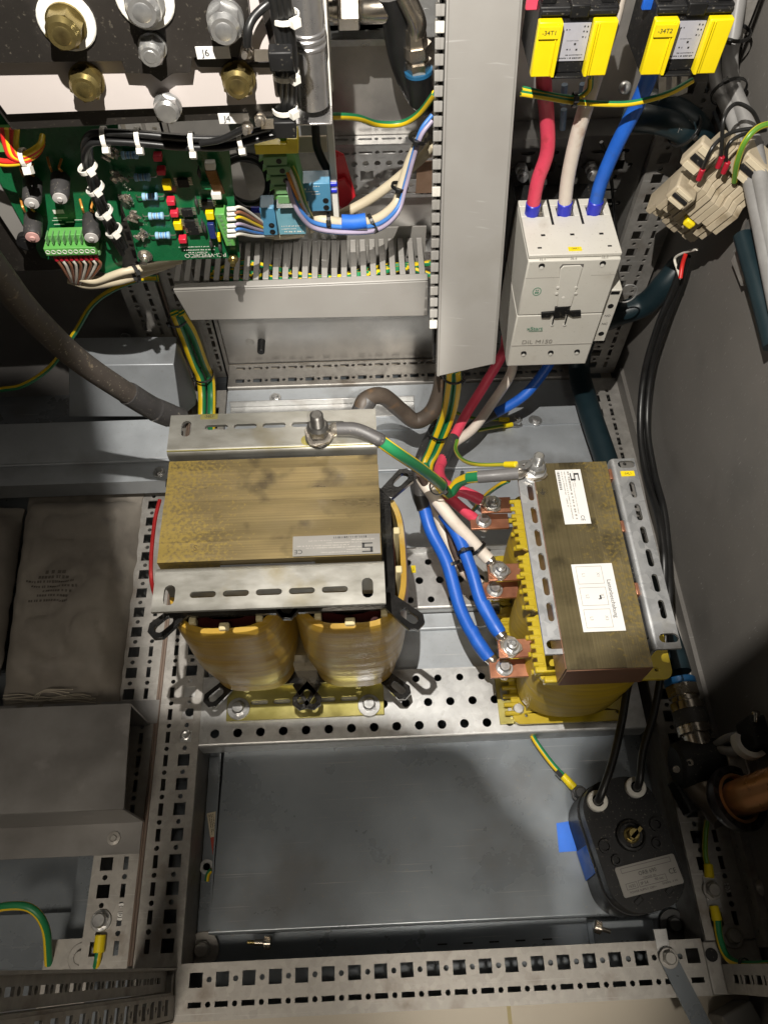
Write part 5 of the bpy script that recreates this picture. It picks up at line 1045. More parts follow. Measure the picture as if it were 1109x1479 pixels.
# red and yellow wires at the left edge
for k in range(4):
    o = k * 4.5
    cable('control_wire', ('red wire nearest the left edge in the bunch tied above the board', 'yellow wire nearest the left edge in the bunch tied above the board', 'red wire further right in the bunch tied above the board', 'yellow wire further right in the bunch tied above the board')[k], 'wire', path((4 + 7 * k, 186, 'y', 540), (8 + 5 * k, 208, 'y', 538), (16 + 4 * k, 226 - k, 'y', 536), (36, 232 - 3 * k, 'y', 536), (54 + k, 222 - 4 * k, 'y', 544), (62, 208 - 4 * k, 'y', 556)), 2.1, (REDW, YELW)[k % 2], 'red and yellow wires at the left edge')
for k in range(2): cable('control_wire', ('red', 'yellow')[k] + ' wire leaving the tied bunch toward the left edge of the photo', 'wire', path((-20, 226 + 6 * k, 'y', 540), (6, 233 + 4 * k, 'y', 537), (30, 232 + 3 * k, 'y', 536), (50, 226, 'y', 540)), 2.1, (REDW, YELW)[k])
tie(at(36, 228, y=535), V((1, 0, .1)), 6, WHITEP, 'white cable tie round the red and yellow wires at the left edge', head=(0, -.6, -1), hs=6)
# ---- black wire bundle with white ties
yb = 520
def bundle(pts, offs, r, labs, group):
    P = path(*pts)
    for k, (dx, dz) in enumerate(offs):
        Q = [p + V((dx * (1 if i % 2 else .7), (k % 2) * 3, dz)) for i, p in enumerate(P)]
        cable('black_cable', labs[k], 'cable', Q, r, BLKC, group)
bundle([(408, 186, 'y', yb + 8), (370, 196, 'y', yb + 4), (330, 206, 'y', yb + 2), (270, 206, 'y', yb + 2), (200, 200, 'y', yb + 2), (150, 198, 'y', yb + 2), (130, 203, 'y', yb + 4), (124, 222, 'y', yb + 8), (130, 250, 'y', yb + 16), (140, 285, 'y', yb + 22), (152, 312, 'y', yb + 26), (166, 340, 'y', yb + 30), (178, 362, 'y', yb + 36)], ((0, 3.5), (1, 0), (-2, -3.5), (3, 1.5)), 2.5, ['uppermost black cable of the bundle under the busbars', 'second black cable of the bundle under the busbars', 'lowest black cable of the bundle under the busbars', 'rearmost black cable of the bundle under the busbars'], 'black cables tied under the busbars')
wg = 'white ties on the black cables under the busbars'
for k, (a, b, d) in enumerate(((152, 199, (1, 0, 0)), (201, 200, (1, 0, 0)), (278, 206, (1, 0, 0)), (348, 201, (1, 0, .1)), (127, 242, (.3, 0, -1)), (138, 272, (.4, 0, -1)), (151, 306, (.4, 0, -1)), (165, 333, (.45, 0, -1)))):
    lab = ['leftmost white tie on the level run of black cables', 'second white tie from the left on the level black cables', 'third white tie from the left on the level black cables', 'rightmost white tie on the level run of black cables', 'topmost white tie on the black cables going down between the boards', 'second white tie from the top between the two boards', 'third white tie from the top between the two boards', 'lowest white tie on the black cables between the two boards'][k]
    tie(at(a, b, y=yb + (3 if k < 4 else 12 + 5 * (k - 4))), d, 6.6, WHITEP, lab, wg, head=(0, -.8, -.75) if k < 4 else (.7, -1, -.3), hs=4.6)
for k in range(3):
    cable('black_cable', ('front', 'middle', 'rear')[k] + ' black cable of the upright run beside the aluminium can', 'cable', path((392 + 9 * k, -20, 'y', 500), (400 + 8 * k, 30, 'y', 503), (408 + 7 * k, 80, 'y', 506), (406 + 8 * k, 120, 'y', 510), (402 + 8 * k, 165, 'y', 516), (398 + 6 * k, 190, 'y', 528)), 3.6, BLKC, 'upright black cables beside the aluminium can')
for k, (a, b) in enumerate(((412, 24), (413, 106), (412, 156))): tie(at(a, b, y=506 + 4 * k), (.05, 0, -1), 8, WHITEP, ('upper', 'middle', 'lower')[k] + ' white tie on the upright black cables beside the can', 'white ties on the upright black cables', head=(.8, -1, -.2), hs=5)
cable('black_cable', 'single black wire with shiny end curving from the upper screw of the busbar', 'wire', path((357, 66, 'y', 492), (358, 46, 'y', 492), (366, 26, 'y', 496), (384, 8, 'y', 500), (398, 0, 'y', 504)), 2.6, BLKC)
cable('black_cable', 'single black wire leaving the lower busbar screw toward the cable bundle', 'wire', path((360, 182, 'y', 512), (345, 190, 'y', 514), (318, 202, 'y', 516), (290, 207, 'y', 519)), 2.4, BLKC)
cable('black_cable', 'black cable hanging in front of the white upright edge, with tie', 'cable', path((455, 160, 'y', 628), (456, 190, 'y', 620), (459, 215, 'y', 612), (470, 240, 'y', 605), (482, 262, 'y', 600), (480, 276, 'y', 596)), 3.6, BLKC)
for k in range(2): p = at(477, 266 + 9 * k, y=590); tag(G().cyl(p + V((-6, 0, 0)), p + V((6, 0, .5)), 2.6, 12, 2.6, .5).build('wire_ferrule', BLUEF, None, origin=p), ('upper', 'lower')[k] + ' dark blue ferrule at the black cable beside the printed relay', 'ferrule')
p = at(371, 303, y=585); tag(G().cyl(p + V((-5, 0, 0)), p + V((6, 0, 0)), 3, 12, 3, .5).build('wire_ferrule', BLUEF, None, origin=p), 'dark blue ferrule entering the left side of the blue relay socket', 'ferrule')
cable('black_cable', 'black wire running into the blue ferrule of the relay socket', 'wire', path((334, 278, 'y', 600), (340, 290, 'y', 592), (352, 300, 'y', 587), (368, 303, 'y', 585)), 2.6, BLKC)
# ---- earth wire on the mounting plate, cream cables, blue and lilac wires
cable('earth_wire', 'green and yellow wire crossing the bare rear wall at the top', 'wire', path((428, 170, 'y', 600), (480, 168, 'y', 615), (515, 170, 'y', 640), (545, 179, 'y', 665), (580, 178, 'y', 670), (606, 163, 'y', 660), (628, 135, 'y', 640)), 3, GY, u0=.1)
cable('control_cable', 'long cream cable rising diagonally across the punched chassis to the tall duct', 'cable', path((446, 331, 'y', 640), (480, 316, 'y', 648), (540, 284, 'y', 655), (600, 236, 'y', 655), (626, 208, 'y', 645)), 4.8, CREAM)
cable('control_cable', 'cream cable curving through the blue tape below the relays', 'cable', path((378, 333, 'y', 600), (394, 338, 'y', 598), (432, 330, 'y', 592), (450, 317, 'y', 586), (470, 318, 'y', 580), (500, 322, 'y', 585), (540, 318, 'y', 595), (570, 296, 'y', 612), (580, 268, 'y', 622), (592, 232, 'y', 628), (612, 190, 'y', 630)), 4.4, CREAM)
cable('control_cable', 'short cream sheath holding the thin wires of the vertical green plug', 'cable', path((396, 338, 'y', 596), (418, 337, 'y', 594), (436, 334, 'y', 590)), 5.2, CREAM)
for k, (m_, lab) in enumerate(((BLUEW, 'blue wire looping below the relays and up along the cream cable'), (LILW, 'lilac wire looping below the relays beside the blue one'), (BLUEW, 'second blue wire looping outside the cream cable'))):
    P = [p + V((0, -3 * (k == 1), -3.2 * k)) for p in path((415, 252, 'y', 566), (420, 276, 'y', 564), (434, 304, 'y', 566), (455, 322, 'y', 572), (500, 328, 'y', 578), (545, 324, 'y', 588), (574, 300, 'y', 604), (586, 262, 'y', 616), (596, 225, 'y', 622), (608, 188, 'y', 624), (624, 166, 'y', 630))]
    cable('control_wire', lab, 'wire', P, 1.9, m_, 'coloured wires looping below the relays')
for k, (m_, lab) in enumerate(((ORGW, 'orange brown wire coming out of the green terminals'), (WHTW, 'white wire coming out of the green terminals'), (GYL, 'green wire coming out of the green terminals'))):
    cable('control_wire', lab, 'wire', path((414 + 4 * k, 246 - 3 * k, 'y', 566), (420 + 5 * k, 262 - 2 * k, 'y', 562), (432 + 4 * k, 290, 'y', 566), (446 + 2 * k, 312, 'y', 578)), 1.5, m_, 'wires coming out of the green terminals')
for k, m_ in enumerate((WHTW, BRNW, YELW, LILW, BLUEW, WHTW)):
    yy = 302 + (9 * k if k < 3 else 9 * k + 3) * .8
    q = at(337, yy, y=546); e = at(398, 336 + k * .7, y=594); G_ = thing('control_wire', ['white wire at the top of the vertical green plug', 'brown wire second on the vertical green plug', 'yellow wire third on the vertical green plug', 'lilac wire fourth on the vertical green plug', 'blue wire fifth on the vertical green plug', 'white wire lowest on the vertical green plug'][k], 'wire', q, 'wires on the vertical green plug')
    G().tube([q, q + V((6, 2, 0)), q.lerp(e, .45) + V((2, 0, 4 - k)), e], 1.3, 8, 8).build('insulation', m_, G_); G().cyl(q + V((-5, 0, 0)), q + V((2.5, .5, 0)), 2, 10, 2, .3).build('wire_ferrule', WHITEP, G_)
p = at(511, 321, y=581); bt = G().tube([p + V((-11, -.5, 1)), p, p + V((11, .5, 1))], 6.6, 14, 4).build('blue_tape', BLUET, None, origin=p); tag(bt, 'blue tape wrapped round the cream cable and wires below the relays', 'tape')
tie(at(475, 320, y=580), (1, 0, 0), 7, BLKC, 'black cable tie just left of the blue tape wrap', head=(0, -1, .6)); tie(at(537, 321, y=592), (1, .3, .3), 6.8, BLKC, 'black cable tie just right of the blue tape wrap', head=(0, -1, -.4)); tie(at(577, 270, y=618), (.3, .2, 1), 7, BLKC, 'black cable tie on the rising cream and blue wires by the chassis'); tie(at(603, 200, y=624), (.35, .1, 1), 7, BLKC, 'black cable tie highest on the blue wires near the tall duct')
# ---- brass gland and hose at the top centre
gd = thing('cable_gland', 'nickel plated gland with wide hexagon lying at the top, next to the black hose', 'cable gland', at(520, 12, y=690))
a, b = at(470, 14, y=690), at(566, 12, y=690); d = (b - a).normalized()
G().lathe(a, d, [(0, 9), (6, 9), (6, 11), (10, 11)], 24).lathe(a + d * 10, d, [(0, 14), (1, 15), (17, 15), (18, 14)], 6).lathe(a + d * 28, d, [(0, 9), (4, 11), (44, 11), (46, 9)], 24).build('gland_body', NICKEL, gd)
P = path((566, -10, 'y', 690), (574, 30, 'y', 690), (580, 70, 'y', 690), (590, 105, 'y', 695), (606, 135, 'y', 700), (622, 150, 'y', 700)); cable('cable_hose', 'black hose coming down from the nickel gland beside the tall duct', 'hose', P, 13, BLKC)
g2 = thing('cable_gland', 'nickel elbow gland with two hexagons standing beside the tall duct, with blue ring', 'cable gland', at(602, 70, y=680))
a, b = at(604, 100, y=680), at(600, 52, y=680); d = (b - a).normalized()
G().lathe(a, d, [(0, 11), (8, 12), (8, 10), (12, 10)], 6).lathe(a + d * 13, d, [(0, 13), (9, 13), (9, 10), (22, 9)], 6).build('gland_body', NICKEL, g2)
G().tube([b, b + V((0, -4, 14)), b + V((-10, -4, 34)), b + V((-26, 0, 60))], 8, 16).build('elbow_pipe', NICKEL, g2); G().lathe(a - d * 3, d, [(0, 12.5), (3, 12.5)], 24).build('blue_ring', M('blue_seal', (.02, .12, .25), None, .4), g2)
G().lathe(a - d * 30, d, [(0, 11), (27, 12)], 20).build('black_hose_end', BLKC, g2)
p = at(615, 18, y=720); tag(G().obox(p, EX, EZ, EY, 20, 40, 2).lathe(p + V((0, -1, 0)), NY, [(0, 4), (.3, 4), (.3, 2)], 14).build('duct_bracket', GALV, None, origin=p), 'small grey metal tab with a hole at the top, left of the tall duct', 'bracket')
# ================================================================ left bay
hb = thing('hat_channel', 'grey sheet steel hat channel bolted across the rails of the left bay', 'steel channel', (-200, 190, 2))
c1 = at(207, 1186, z=3); zt = 79; xr = c1.x; yf_, yb_ = c1.y, at(186, 1016, z=zt).y
g = G().hexa([(-520, yf_, zt - 2), (xr + 2, yf_, zt - 2), (xr - 4, yb_, zt - 2), (-520, yb_, zt - 2), (-520, yf_, zt), (xr + 2, yf_, zt), (xr - 4, yb_, zt), (-520, yb_, zt)])
g.tube([(-520, yf_ + 1, zt - 2.2), (xr + 1.6, yf_ + 1, zt - 2.2)], 2.2, 12, 1)
g.box(-520, yf_ - 1.2, 3, xr + 1.5, yf_ + .8, zt - 2).box(-520, yb_ - 2, 3, xr - 4, yb_, zt - 2)
g.plate([(-520, 113), (xr, 113), (xr, yf_ - 1.2), (-520, yf_ - 1.2)], [], 2, (0, 0, 4.5), EX, EY).plate([(-520, yb_), (xr + 4, yb_), (xr + 4, yb_ + 26), (-520, yb_ + 26)], [], 2, (0, 0, 4.5), EX, EY)
g.build('channel', M('dull_grey_steel', (.30, .29, .28), (.22, .21, .20), .42, .55, 18, dirt=(.36, .34, .33), dscale=30, dthr=.62, bump=.06), hb)
p = at(165, 1211, z=4.5); g = G().lathe(p, EZ, [(0, 7), (1.4, 6.6), (2, 3.6), (1, 3)], 18).hexhead(p + V((0, 0, 1)), EZ, 6, 2).build('rivet', GALVR, hb)
def pillow(name, label, q, z0, h, mat, nx=26, ny=34, seed=1, seal=.05):
    a, b, c, d = [V(v) for v in q]; g = G(); rr = random.Random(seed); vs = []
    from mathutils import noise
    for j in range(ny + 1):
        for i in range(nx + 1):
            u, v = i / nx, j / ny; p = (a * (1 - u) + b * u) * (1 - v) + (d * (1 - u) + c * u) * v
            e = min(1, min(u, 1 - u) / .16) ; f = min(1, min(max(v - seal, 0), max(1 - seal - v, 0)) / .13)
            z = h * (1 - (1 - e) ** 2) * (1 - (1 - f) ** 2)
            n = noise.noise(V((p.x * .02, p.y * .018, seed))) * 7 + noise.noise(V((p.x * .06 + p.y * .03, p.y * .02, seed + 5))) * 3.5 - 5 * max(0, .22 - abs(noise.noise(V((p.x * .025, p.y * .03, seed + 9))))) / .22
            if f <= 0: n = noise.noise(V((p.x * .09, seed, 0))) * 7
            vs.append(p + V((noise.noise(V((p.y * .05, seed, 3))) * 3 * (1 - e), noise.noise(V((p.x * .05, seed, 7))) * 4 * (1 - min(1, f * 3)), z + n * max(.35, e * f) + z0)))
    fs = [(j * (nx + 1) + i, j * (nx + 1) + i + 1, (j + 1) * (nx + 1) + i + 1, (j + 1) * (nx + 1) + i) for j in range(ny) for i in range(nx)]
    m = len(vs); g.add(vs + [V((v.x, v.y, z0 - 3)) for v in vs], fs + [tuple(m + k for k in f[::-1]) for f in fs])
    ring = [i for i in range(nx + 1)] + [(j * (nx + 1) + nx) for j in range(1, ny + 1)] + [ny * (nx + 1) + i for i in range(nx - 1, -1, -1)] + [j * (nx + 1) for j in range(ny - 1, 0, -1)]
    b0 = len(g.v) - 2 * m
    for k in range(len(ring)):
        i0, i1 = ring[k], ring[(k + 1) % len(ring)]; g.f.append((b0 + i0, b0 + m + i0, b0 + m + i1, b0 + i1))
    o = V((a + b + c + d)) / 4; t = thing(name, label, 'filter bag', o); g.build('bag', mat, t, 0, 60); return t, g
q = [at(2, 1026, z=6), at(170, 1022, z=6), at(203, 700, z=20), at(36, 702, z=20)]
FB, gb_ = pillow('filter_bag', 'dusty brown filter bag with faint upside down print, lying in the left bay', [v - V((0, 0, v.z)) for v in q], 4, 34, BAG, 40, 56)
Ob = at(92, 862, z=0); Ob.z = 33.5; Ub = (at(20, 862, z=0) - at(120, 860, z=0)).normalized(); Wb = Ub.cross(V((0, 0, 1))) * -1
def bagprint(x0, x1, y, h):
    rr = random.Random(int(y * 7)); g = G(); x = x0
    while x < x1:
        wd = rr.uniform(.5, .9) * h
        g.add([drop(Ob + Ub * (x + dx) + Wb * (y + dy)) for dx, dy in ((0, 0), (wd, 0), (wd, h * .9), (0, h * .9))], [(0, 1, 2, 3)]); x += wd + h * rr.choice((.2, .25, .7))
    return g
from mathutils.bvhtree import BVHTree
_bv = BVHTree.FromPolygons(gb_.v, gb_.f)
def drop(p):
    r = _bv.ray_cast(V((p.x, p.y, 200)), V((0, 0, -1))); return (r[0] if r[0] else V((p.x, p.y, 30))) + V((0, 0, .5))
allg = G()
for x0, x1, y, h in ((-22, 24, 26, 3), (-20, 14, 20, 3), (-24, 10, 14, 3), (-30, 22, 8, 3), (-26, 28, 2, 3), (-18, 16, -4, 4), (-14, 10, -11, 5)):
    k = bagprint(x0, x1, y - 6, h); allg.add(k.v, k.f)
allg.build('lettering', M('faded_bag_print', (.10, .085, .07), None, .7), FB)
pillow('filter_bag', 'second dusty filter bag, only its edge visible at the far left', [(-420, 300, 0), at(0, 985, z=0), at(36, 738, z=0), (-420, 560, 0)], 2, 22, BAG, seed=4)
st = thing('frayed_string', 'frayed pale string lying along the front edge of the filter bag', 'string', at(70, 1008, z=20)); rr = random.Random(2)
for k in range(5):
    zz = 14
    P = [at(5 + 26 * i + rr.uniform(-4, 4), 1013 - 2 * k + rr.uniform(-4, 3), z=max(zz, 14) + rr.uniform(0, 6)) for i in range(6)]; G().tube(P, .55, 6, 5).build('strand', STRING, st)
for k in range(3): G().tube(path((48 + 3 * k, 1010, 'z', 20), (56 + 4 * k, 1001 - 2 * k, 'z', 30), (76 + 6 * k, 1000 - 2 * k, 'z', 32), (96 + 5 * k, 1006 - 5 * k, 'z', 28)), .5, 6, 5).build('strand', STRING, st)
# upright cover and flanged sheet at the back of the left bay
rs = thing('air_baffle', 'blue grey bent sheet behind the filter bags, with a bolt at its right end', 'metal sheet', (-200, 590, 50))
ye = at(150, 697, z=48).y; yk = at(150, 668, z=50).y; ym = at(200, 612, z=56).y
G().box(-540, ye, 46, at(243, 690, z=48).x, yk, 48).tube([(-540, yk + 1, 49), (-60, yk + 1, 49)], 2.4, 10, 1).hexa([(-540, yk, 48), (-58, yk, 48), (-58, ym, 62), (-540, ym, 62), (-540, yk, 50), (-58, yk, 50), (-58, ym, 64), (-540, ym, 64)]).box(-540, ye, 20, -64, ye + 2, 46).build('sheet', SHEETB, rs)
washer_bolt(rs, at(231, 682, z=48), EZ, 9, 5, 8)
cb = thing('cover_box', 'pale blue grey sheet metal box behind the thick hose, beside the left rear post', 'metal box', (-110, 650, 64))
a, b, c, d = at(100, 602, z=60), at(262, 602, z=60), at(251, 526, y=655), at(100, 528, y=655)
back = V((0, 46, 0)); G().hexa([a, b, b + back, a + back, d, c, c + back, d + back]).build('box_shell', SHEETB, cb, 1); 
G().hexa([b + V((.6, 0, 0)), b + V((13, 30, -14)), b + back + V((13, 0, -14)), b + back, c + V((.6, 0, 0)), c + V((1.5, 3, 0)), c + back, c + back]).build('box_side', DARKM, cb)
# earth point and corner parts, left bay front
def bolt_thing(label, a, b, z, af, h, wr, name='bolt', mat=ZINC, ang=.3, grp=None):
    p = at(a, b, z=z); t = thing(name, label, 'bolt', p, grp); g = G().lathe(p, EZ, [(0, wr), (1.5, wr), (2, wr - .5), (2, af * .5)], 24).build('washer', mat, t); G().hexhead(p + V((0, 0, 2)), EZ, af, h, ang).build('bolt_head', mat, t); return t
bolt_thing('zinc bolt holding the yellow earth lug on the left bay rail', 147, 1330, 2, 13, 8, 10)
bolt_thing('grey bolt with wide washer at the front corner of the left bay', 119, 1383, -8, 12, 6, 13, mat=GALVR)
G_ = G().box(-150, -20, -12, -106, 40, -8).build('corner_plate', GALVR, nb)
t = thing('earth_wire', 'short green wire with yellow ferrule under the earth bolt of the left bay', 'wire', at(144, 1362, z=5)); a, b = at(146, 1350, z=6), at(143, 1376, z=5); G().cyl(a, b, 5, 16, 5.4, .6).build('yellow_ferrule', YTAPE, t); G().tube([b, at(141, 1388, z=4), at(138, 1402, z=-4)], 3.4, 12).build('insulation', GY, t)
def earth_mark(a, b, z, label, s=1, ang=0):
    p = at(a, b, z=z); t = G().lathe(p, EZ, [(0, 8 * s), (.5, 8 * s)], 26).build('earth_sticker', PAPER, None, origin=p); tag(t, label, 'sticker'); O = p + V((0, 0, .7)); g = G()
    g.plate(circle(0, 0, 5.6 * s, 24), [circle(0, 0, 4.9 * s, 24)], .1, O, EX, EY); quad(g, O, EX, EY, -.4 * s, 0, .4 * s, 4 * s); quad(g, O, EX, EY, -3.4 * s, -.6 * s, 3.4 * s, .1 * s); quad(g, O, EX, EY, -2.2 * s, -2.1 * s, 2.2 * s, -1.4 * s); quad(g, O, EX, EY, -1.1 * s, -3.5 * s, 1.1 * s, -2.8 * s); g.build('earth_symbol', INK, t)
earth_mark(175, 1317, 1.2, 'round white earth sticker on the left rail, beside the earth bolt', .95)
cable('earth_wire', 'green and yellow wire arching over the dark floor of the left bay', 'wire', path((-20, 1318, 'z', 20), (10, 1309, 'z', 30), (45, 1312, 'z', 32), (66, 1340, 'z', 20), (71, 1392, 'z', -10)), 4, GY, u0=.15)
tag(G().box(-560, 18, -50, -142, 66, -48).box(-142, 18, -62, -122, 150, -40).build('bay_sheet', GREYP), 'blue grey sheet in the front of the left bay, under the arching wire', 'metal sheet')
# ================================================================ front: tray screws, stickers, feet
def thumb(a0, b0, a1, b1, z, label):
    p, q = at(a0, b0, z=z), at(a1, b1, z=z); t = thing('thumb_screw', label, 'screw', p, 'thumb screws of the floor tray'); d = (q - p).normalized()
    G().cyl(p, p + d * 17, 2, 12, 2, .4).build('shank', BRASS, t); g = G().lathe(p + d * 17, d, [(0, 5), (.8, 6), (7, 6), (7.8, 5)], 24)
    for i in range(20): an = 2 * pi * i / 20; u_, v_, _ = basis(d); g.obox(p + d * 20.9 + (u_ * cos(an) + v_ * sin(an)) * 6, d, u_ * cos(an) + v_ * sin(an), -u_ * sin(an) + v_ * cos(an), 5.4, .7, .8)
    g.lathe(p + d * 8, d, [(0, 3), (8.6, 3)], 16).build('knurled_head', NICKEL, t)
thumb(357, 1361, 392, 1362, -42, 'brass thumb screw lying left, between tray edge and front rail'); thumb(892, 1350, 858, 1338, -40, 'brass thumb screw at right, beside the black actuator')
bolt_thing('dark corner bolt with wide washer, left end of the front rail', 293, 1372, -58, 15, 7, 17, mat=GALVR, ang=.1); bolt_thing('dark corner bolt with wide washer under the actuator, right end of the front rail', 972, 1336, -58, 14, 6, 15, mat=DARKM)
p = at(299, 1252, z=-56); tag(G().lathe(p, EZ, [(0, 7.5), (1.4, 7.5), (1.4, 4), (0, 4)], 22).build('washer', GALV), 'flat washer lying beside the tray, left of its edge', 'washer')
a, b, c, d = [at(*q, z=-56) for q in ((299, 1175), (312, 1172), (316, 1242), (309, 1243))]; stk = G().hexa([a, d, c, b, a + V((0, 0, .4)), d + V((0, 0, .4)), c + V((0, 0, .4)), b + V((0, 0, .4))]).build('warning_sticker', CREAM, None, origin=a); tag(stk, 'small cream and red sticker beside the tray on the left', 'sticker')
g = G(); U_ = (d - a).normalized(); W_ = (b - a).normalized()
g.add([a + U_ * 26 + V((0, 0, .6)), a + U_ * 44 + V((0, 0, .6)), a + U_ * 44 + W_ * 6 + V((0, 0, .6)), a + U_ * 26 + W_ * 6 + V((0, 0, .6))], [(0, 1, 2, 3)]).build('red_field', INKR, stk); print_lines(a + U_ * 13 + W_ * 4 + V((0, 0, .6)), U_, W_, [(-11, 11, 2.4, 1.2), (-11, 8, .4, 1.2), (-11, 10, -1.6, 1.2)], INK, stk)
cable('earth_wire', 'tiny green wire stub under the tray edge, beside the flat washer', 'wire', path((306, 1256, 'z', -52), (301, 1262, 'z', -54), (299, 1272, 'z', -57)), 2.5, GY)
# stay arm
sa = thing('stay_arm', 'flat grey steel arm bolted to the right end of the front rail, reaching forward', 'stay arm', at(965, 1385, z=2)); a, b = at(964, 1384, z=3), at(1022, 1500, z=3); d = (b - a).normalized(); s = V((-d.y, d.x, 0)); L = (b - a).length
G().plate([(-7, -6), (-4, -8), (0, -8.4), (L, -8.6), (L, 8.6), (0, 8.4), (-4, 8), (-7, 6)], [], 2.4, a + V((0, 0, 1.4)), d, s).build('arm', GREYP, sa, .4); washer_bolt(sa, a + V((0, 0, 1.5)), EZ, 11, 6, 9, GALVR)
tag(G().obox(at(955, 1360, z=-1), EX, EY, EZ, 13, 22, 4).build('clip_plate', GALV, None, .5), 'small grey clip plate behind the bolted arm on the front rail', 'clip')
pt = thing('plastic_fitting', 'beige plastic fitting standing on the tiled floor at the lower right corner', 'plastic fitting', at(1085, 1470, z=-60)); p = at(1062, 1474, z=-48)
G().obox(p, V((.9, .35, 0)).normalized(), V((-.35, .9, 0)).normalized(), EZ, 34, 24, 40).build('block', PVC, pt, 2); p = at(1100, 1472, z=-38); G().obox(p, V((.45, .9, 0)).normalized(), V((-.9, .45, 0)).normalized(), EZ, 60, 9, 60).obox(p + V((16, -8, 0)), V((.45, .9, 0)).normalized(), V((-.9, .45, 0)).normalized(), EZ, 60, 9, 54).build('upright_plate', PVC, pt, 3)
# ================================================================ actuator
zt = 58; c = at(918, 1214, z=zt); U_ = (at(983, 1252, z=zt) - at(889, 1276, z=zt)); U_.normalize(); W_ = V((-U_.y, U_.x, 0))
AC = thing('valve_actuator', 'black oval valve actuator with white rating label, two cable glands and brass shaft', 'actuator', (c.x, c.y, -24))
def stad(w_, h_, r, n=10): return rrect(0, 0, w_, h_, r, n)
def slab(o, z0, z1, name, mat, bev=0): return G().plate(o, [], z1 - z0, (c.x, c.y, z1), U_, W_).build(name, mat, AC, bev)
slab(stad(75, 121, 29), -24, 24, 'lower_case', BLACKP, 2); slab(stad(75, 121, 29), 24.6, 47, 'upper_case', BLACKP, 6); slab(stad(77.5, 123, 30), 22, 26, 'case_seam', BLACKP, 1)
lo = lambda u_, v_, z: V((c.x, c.y, 0)) + U_ * u_ + W_ * v_ + V((0, 0, z))
for u_ in (-21, 21):
    G().lathe(lo(u_, 45 - (2 if u_ < 0 else -2), 47), EZ, [(0, 10), (5, 10), (6, 9), (6, 5.6), (3, 5.6)], 24).build('gland_ring', WHITEP, AC)
    G().lathe(lo(u_, 45 - (2 if u_ < 0 else -2), 46), EZ, [(0, 5.5), (5, 5.5)], 16).build('gland_bore', BLACKP, AC)
G().lathe(lo(0, 6, 47), EZ, [(0, 15), (5, 14), (6, 12), (2.5, 11)], 26).build('shaft_collar', BLACKP, AC)
g = G().lathe(lo(0, 6, 48), EZ, [(0, 7.5), (3, 7.5), (4, 6)], 22).lathe(lo(0, 6, 51), EZ, [(0, 5.4), (9, 5.4), (10, 4.6)], 20).obox(lo(2, 6, 59), (U_ * .9 + W_ * .5).normalized(), (W_ * .9 - U_ * .5).normalized(), EZ, 15, 3.4, 4).build('brass_shaft', BRASS, AC)
for u_, v_, r in ((-28, 2, 6.5), (28, 10, 6.5), (-22, -12, 5), (22, -6, 5)): G().lathe(lo(u_, v_, 46.8), EZ, [(0, r), (3.5, r), (3.5, r * .62), (.6, r * .6)], 18).build('screw_boss', BLACKP, AC)
for u_, v_ in ((-14, -49), (18, -47)): slab_ = G().obox(lo(u_, v_, 47.4), (U_ + W_ * .5).normalized(), (W_ - U_ * .5).normalized(), EZ, 9, 5, 2).build('boss_mark', BLACKP, AC, .8)
G().plate([(-33, 0), (-20, 14), (-10, 18), (12, 20), (24, 24), (32, 18)], [], 3, lo(0, 0, 49.2), U_, W_).build('raised_web', BLACKP, AC, 1) if False else None
lc = at(937, 1264.5, z=48); lab = G().plate(rrect(0, 0, 60, 26.5, 2), [], .8, lc + V((0, 0, .4)), U_, W_).build('rating_label', PAPERG, AC); O = lc + V((0, 0, .55))
T = lambda s, z_, x, y, b_=0: text(s, z_, O + U_ * x + W_ * y, U_, W_, INK, lab, bold=b_)
T('ORB 690', 4.8, -.5, 3.6, .0); T('1632', 3.6, -19.5, -5); T('IP 54', 3.8, -7, -5); T('90 sec.', 3.4, 8.5, -4.4); T('CE', 6.4, 23, -1.2); T('POWER SUPPLY: 230V~', 2.6, -10, -10.2); T('50/60Hz  4 VA', 2.6, 17, -9.4); T('TORQUE  Nm', 2.2, 0, -.6)
g = G()
for x0, y0, x1, y1 in ((-25, 7, 25, 7.3), (-25, 11, 25, 11.3), (-25, 7, -24.7, 11), (24.7, 7, 25, 11), (-25, -7.6, -14, -7.3), (-25, -2.4, -14, -2.1), (-14.3, -7.6, -14, -2.1), (-25, -7.6, -24.7, -2.1), (-12.5, -7.6, 15, -7.3), (-12.5, -2, 15, -1.7), (15, -7.6, 15.3, -1.7), (-12.5, -7.6, -12.2, -1.7)): quad(g, O, U_, W_, x0, y0, x1, y1)
g.build('label_rule', INK, lab)
bt = thing('blue_tape', 'piece of blue tape stuck on the tray, left of the black actuator', 'tape', at(825, 1208, z=-24)); qs = [at(803, 1189, z=-24.4), at(842, 1183, z=-24.4), at(848, 1228, z=-24.4), at(807, 1231, z=-24.4)]
G().plate([(q.x, q.y) for q in qs[::-1]], [], .4, (0, 0, -24.2), EX, EY).build('tape_strip', BLUET, bt)
tw = lo(-40.5, 0, 0); G().hexa([lo(-38.8, -20, -23), lo(-38.8, 8, -23), lo(-38.2, 8, -23), lo(-38.2, -20, -23), lo(-38.8, -17, 21), lo(-38.8, 9, 21), lo(-38.2, 9, 21), lo(-38.2, -17, 21)]).build('tape_flap', BLUET, bt)
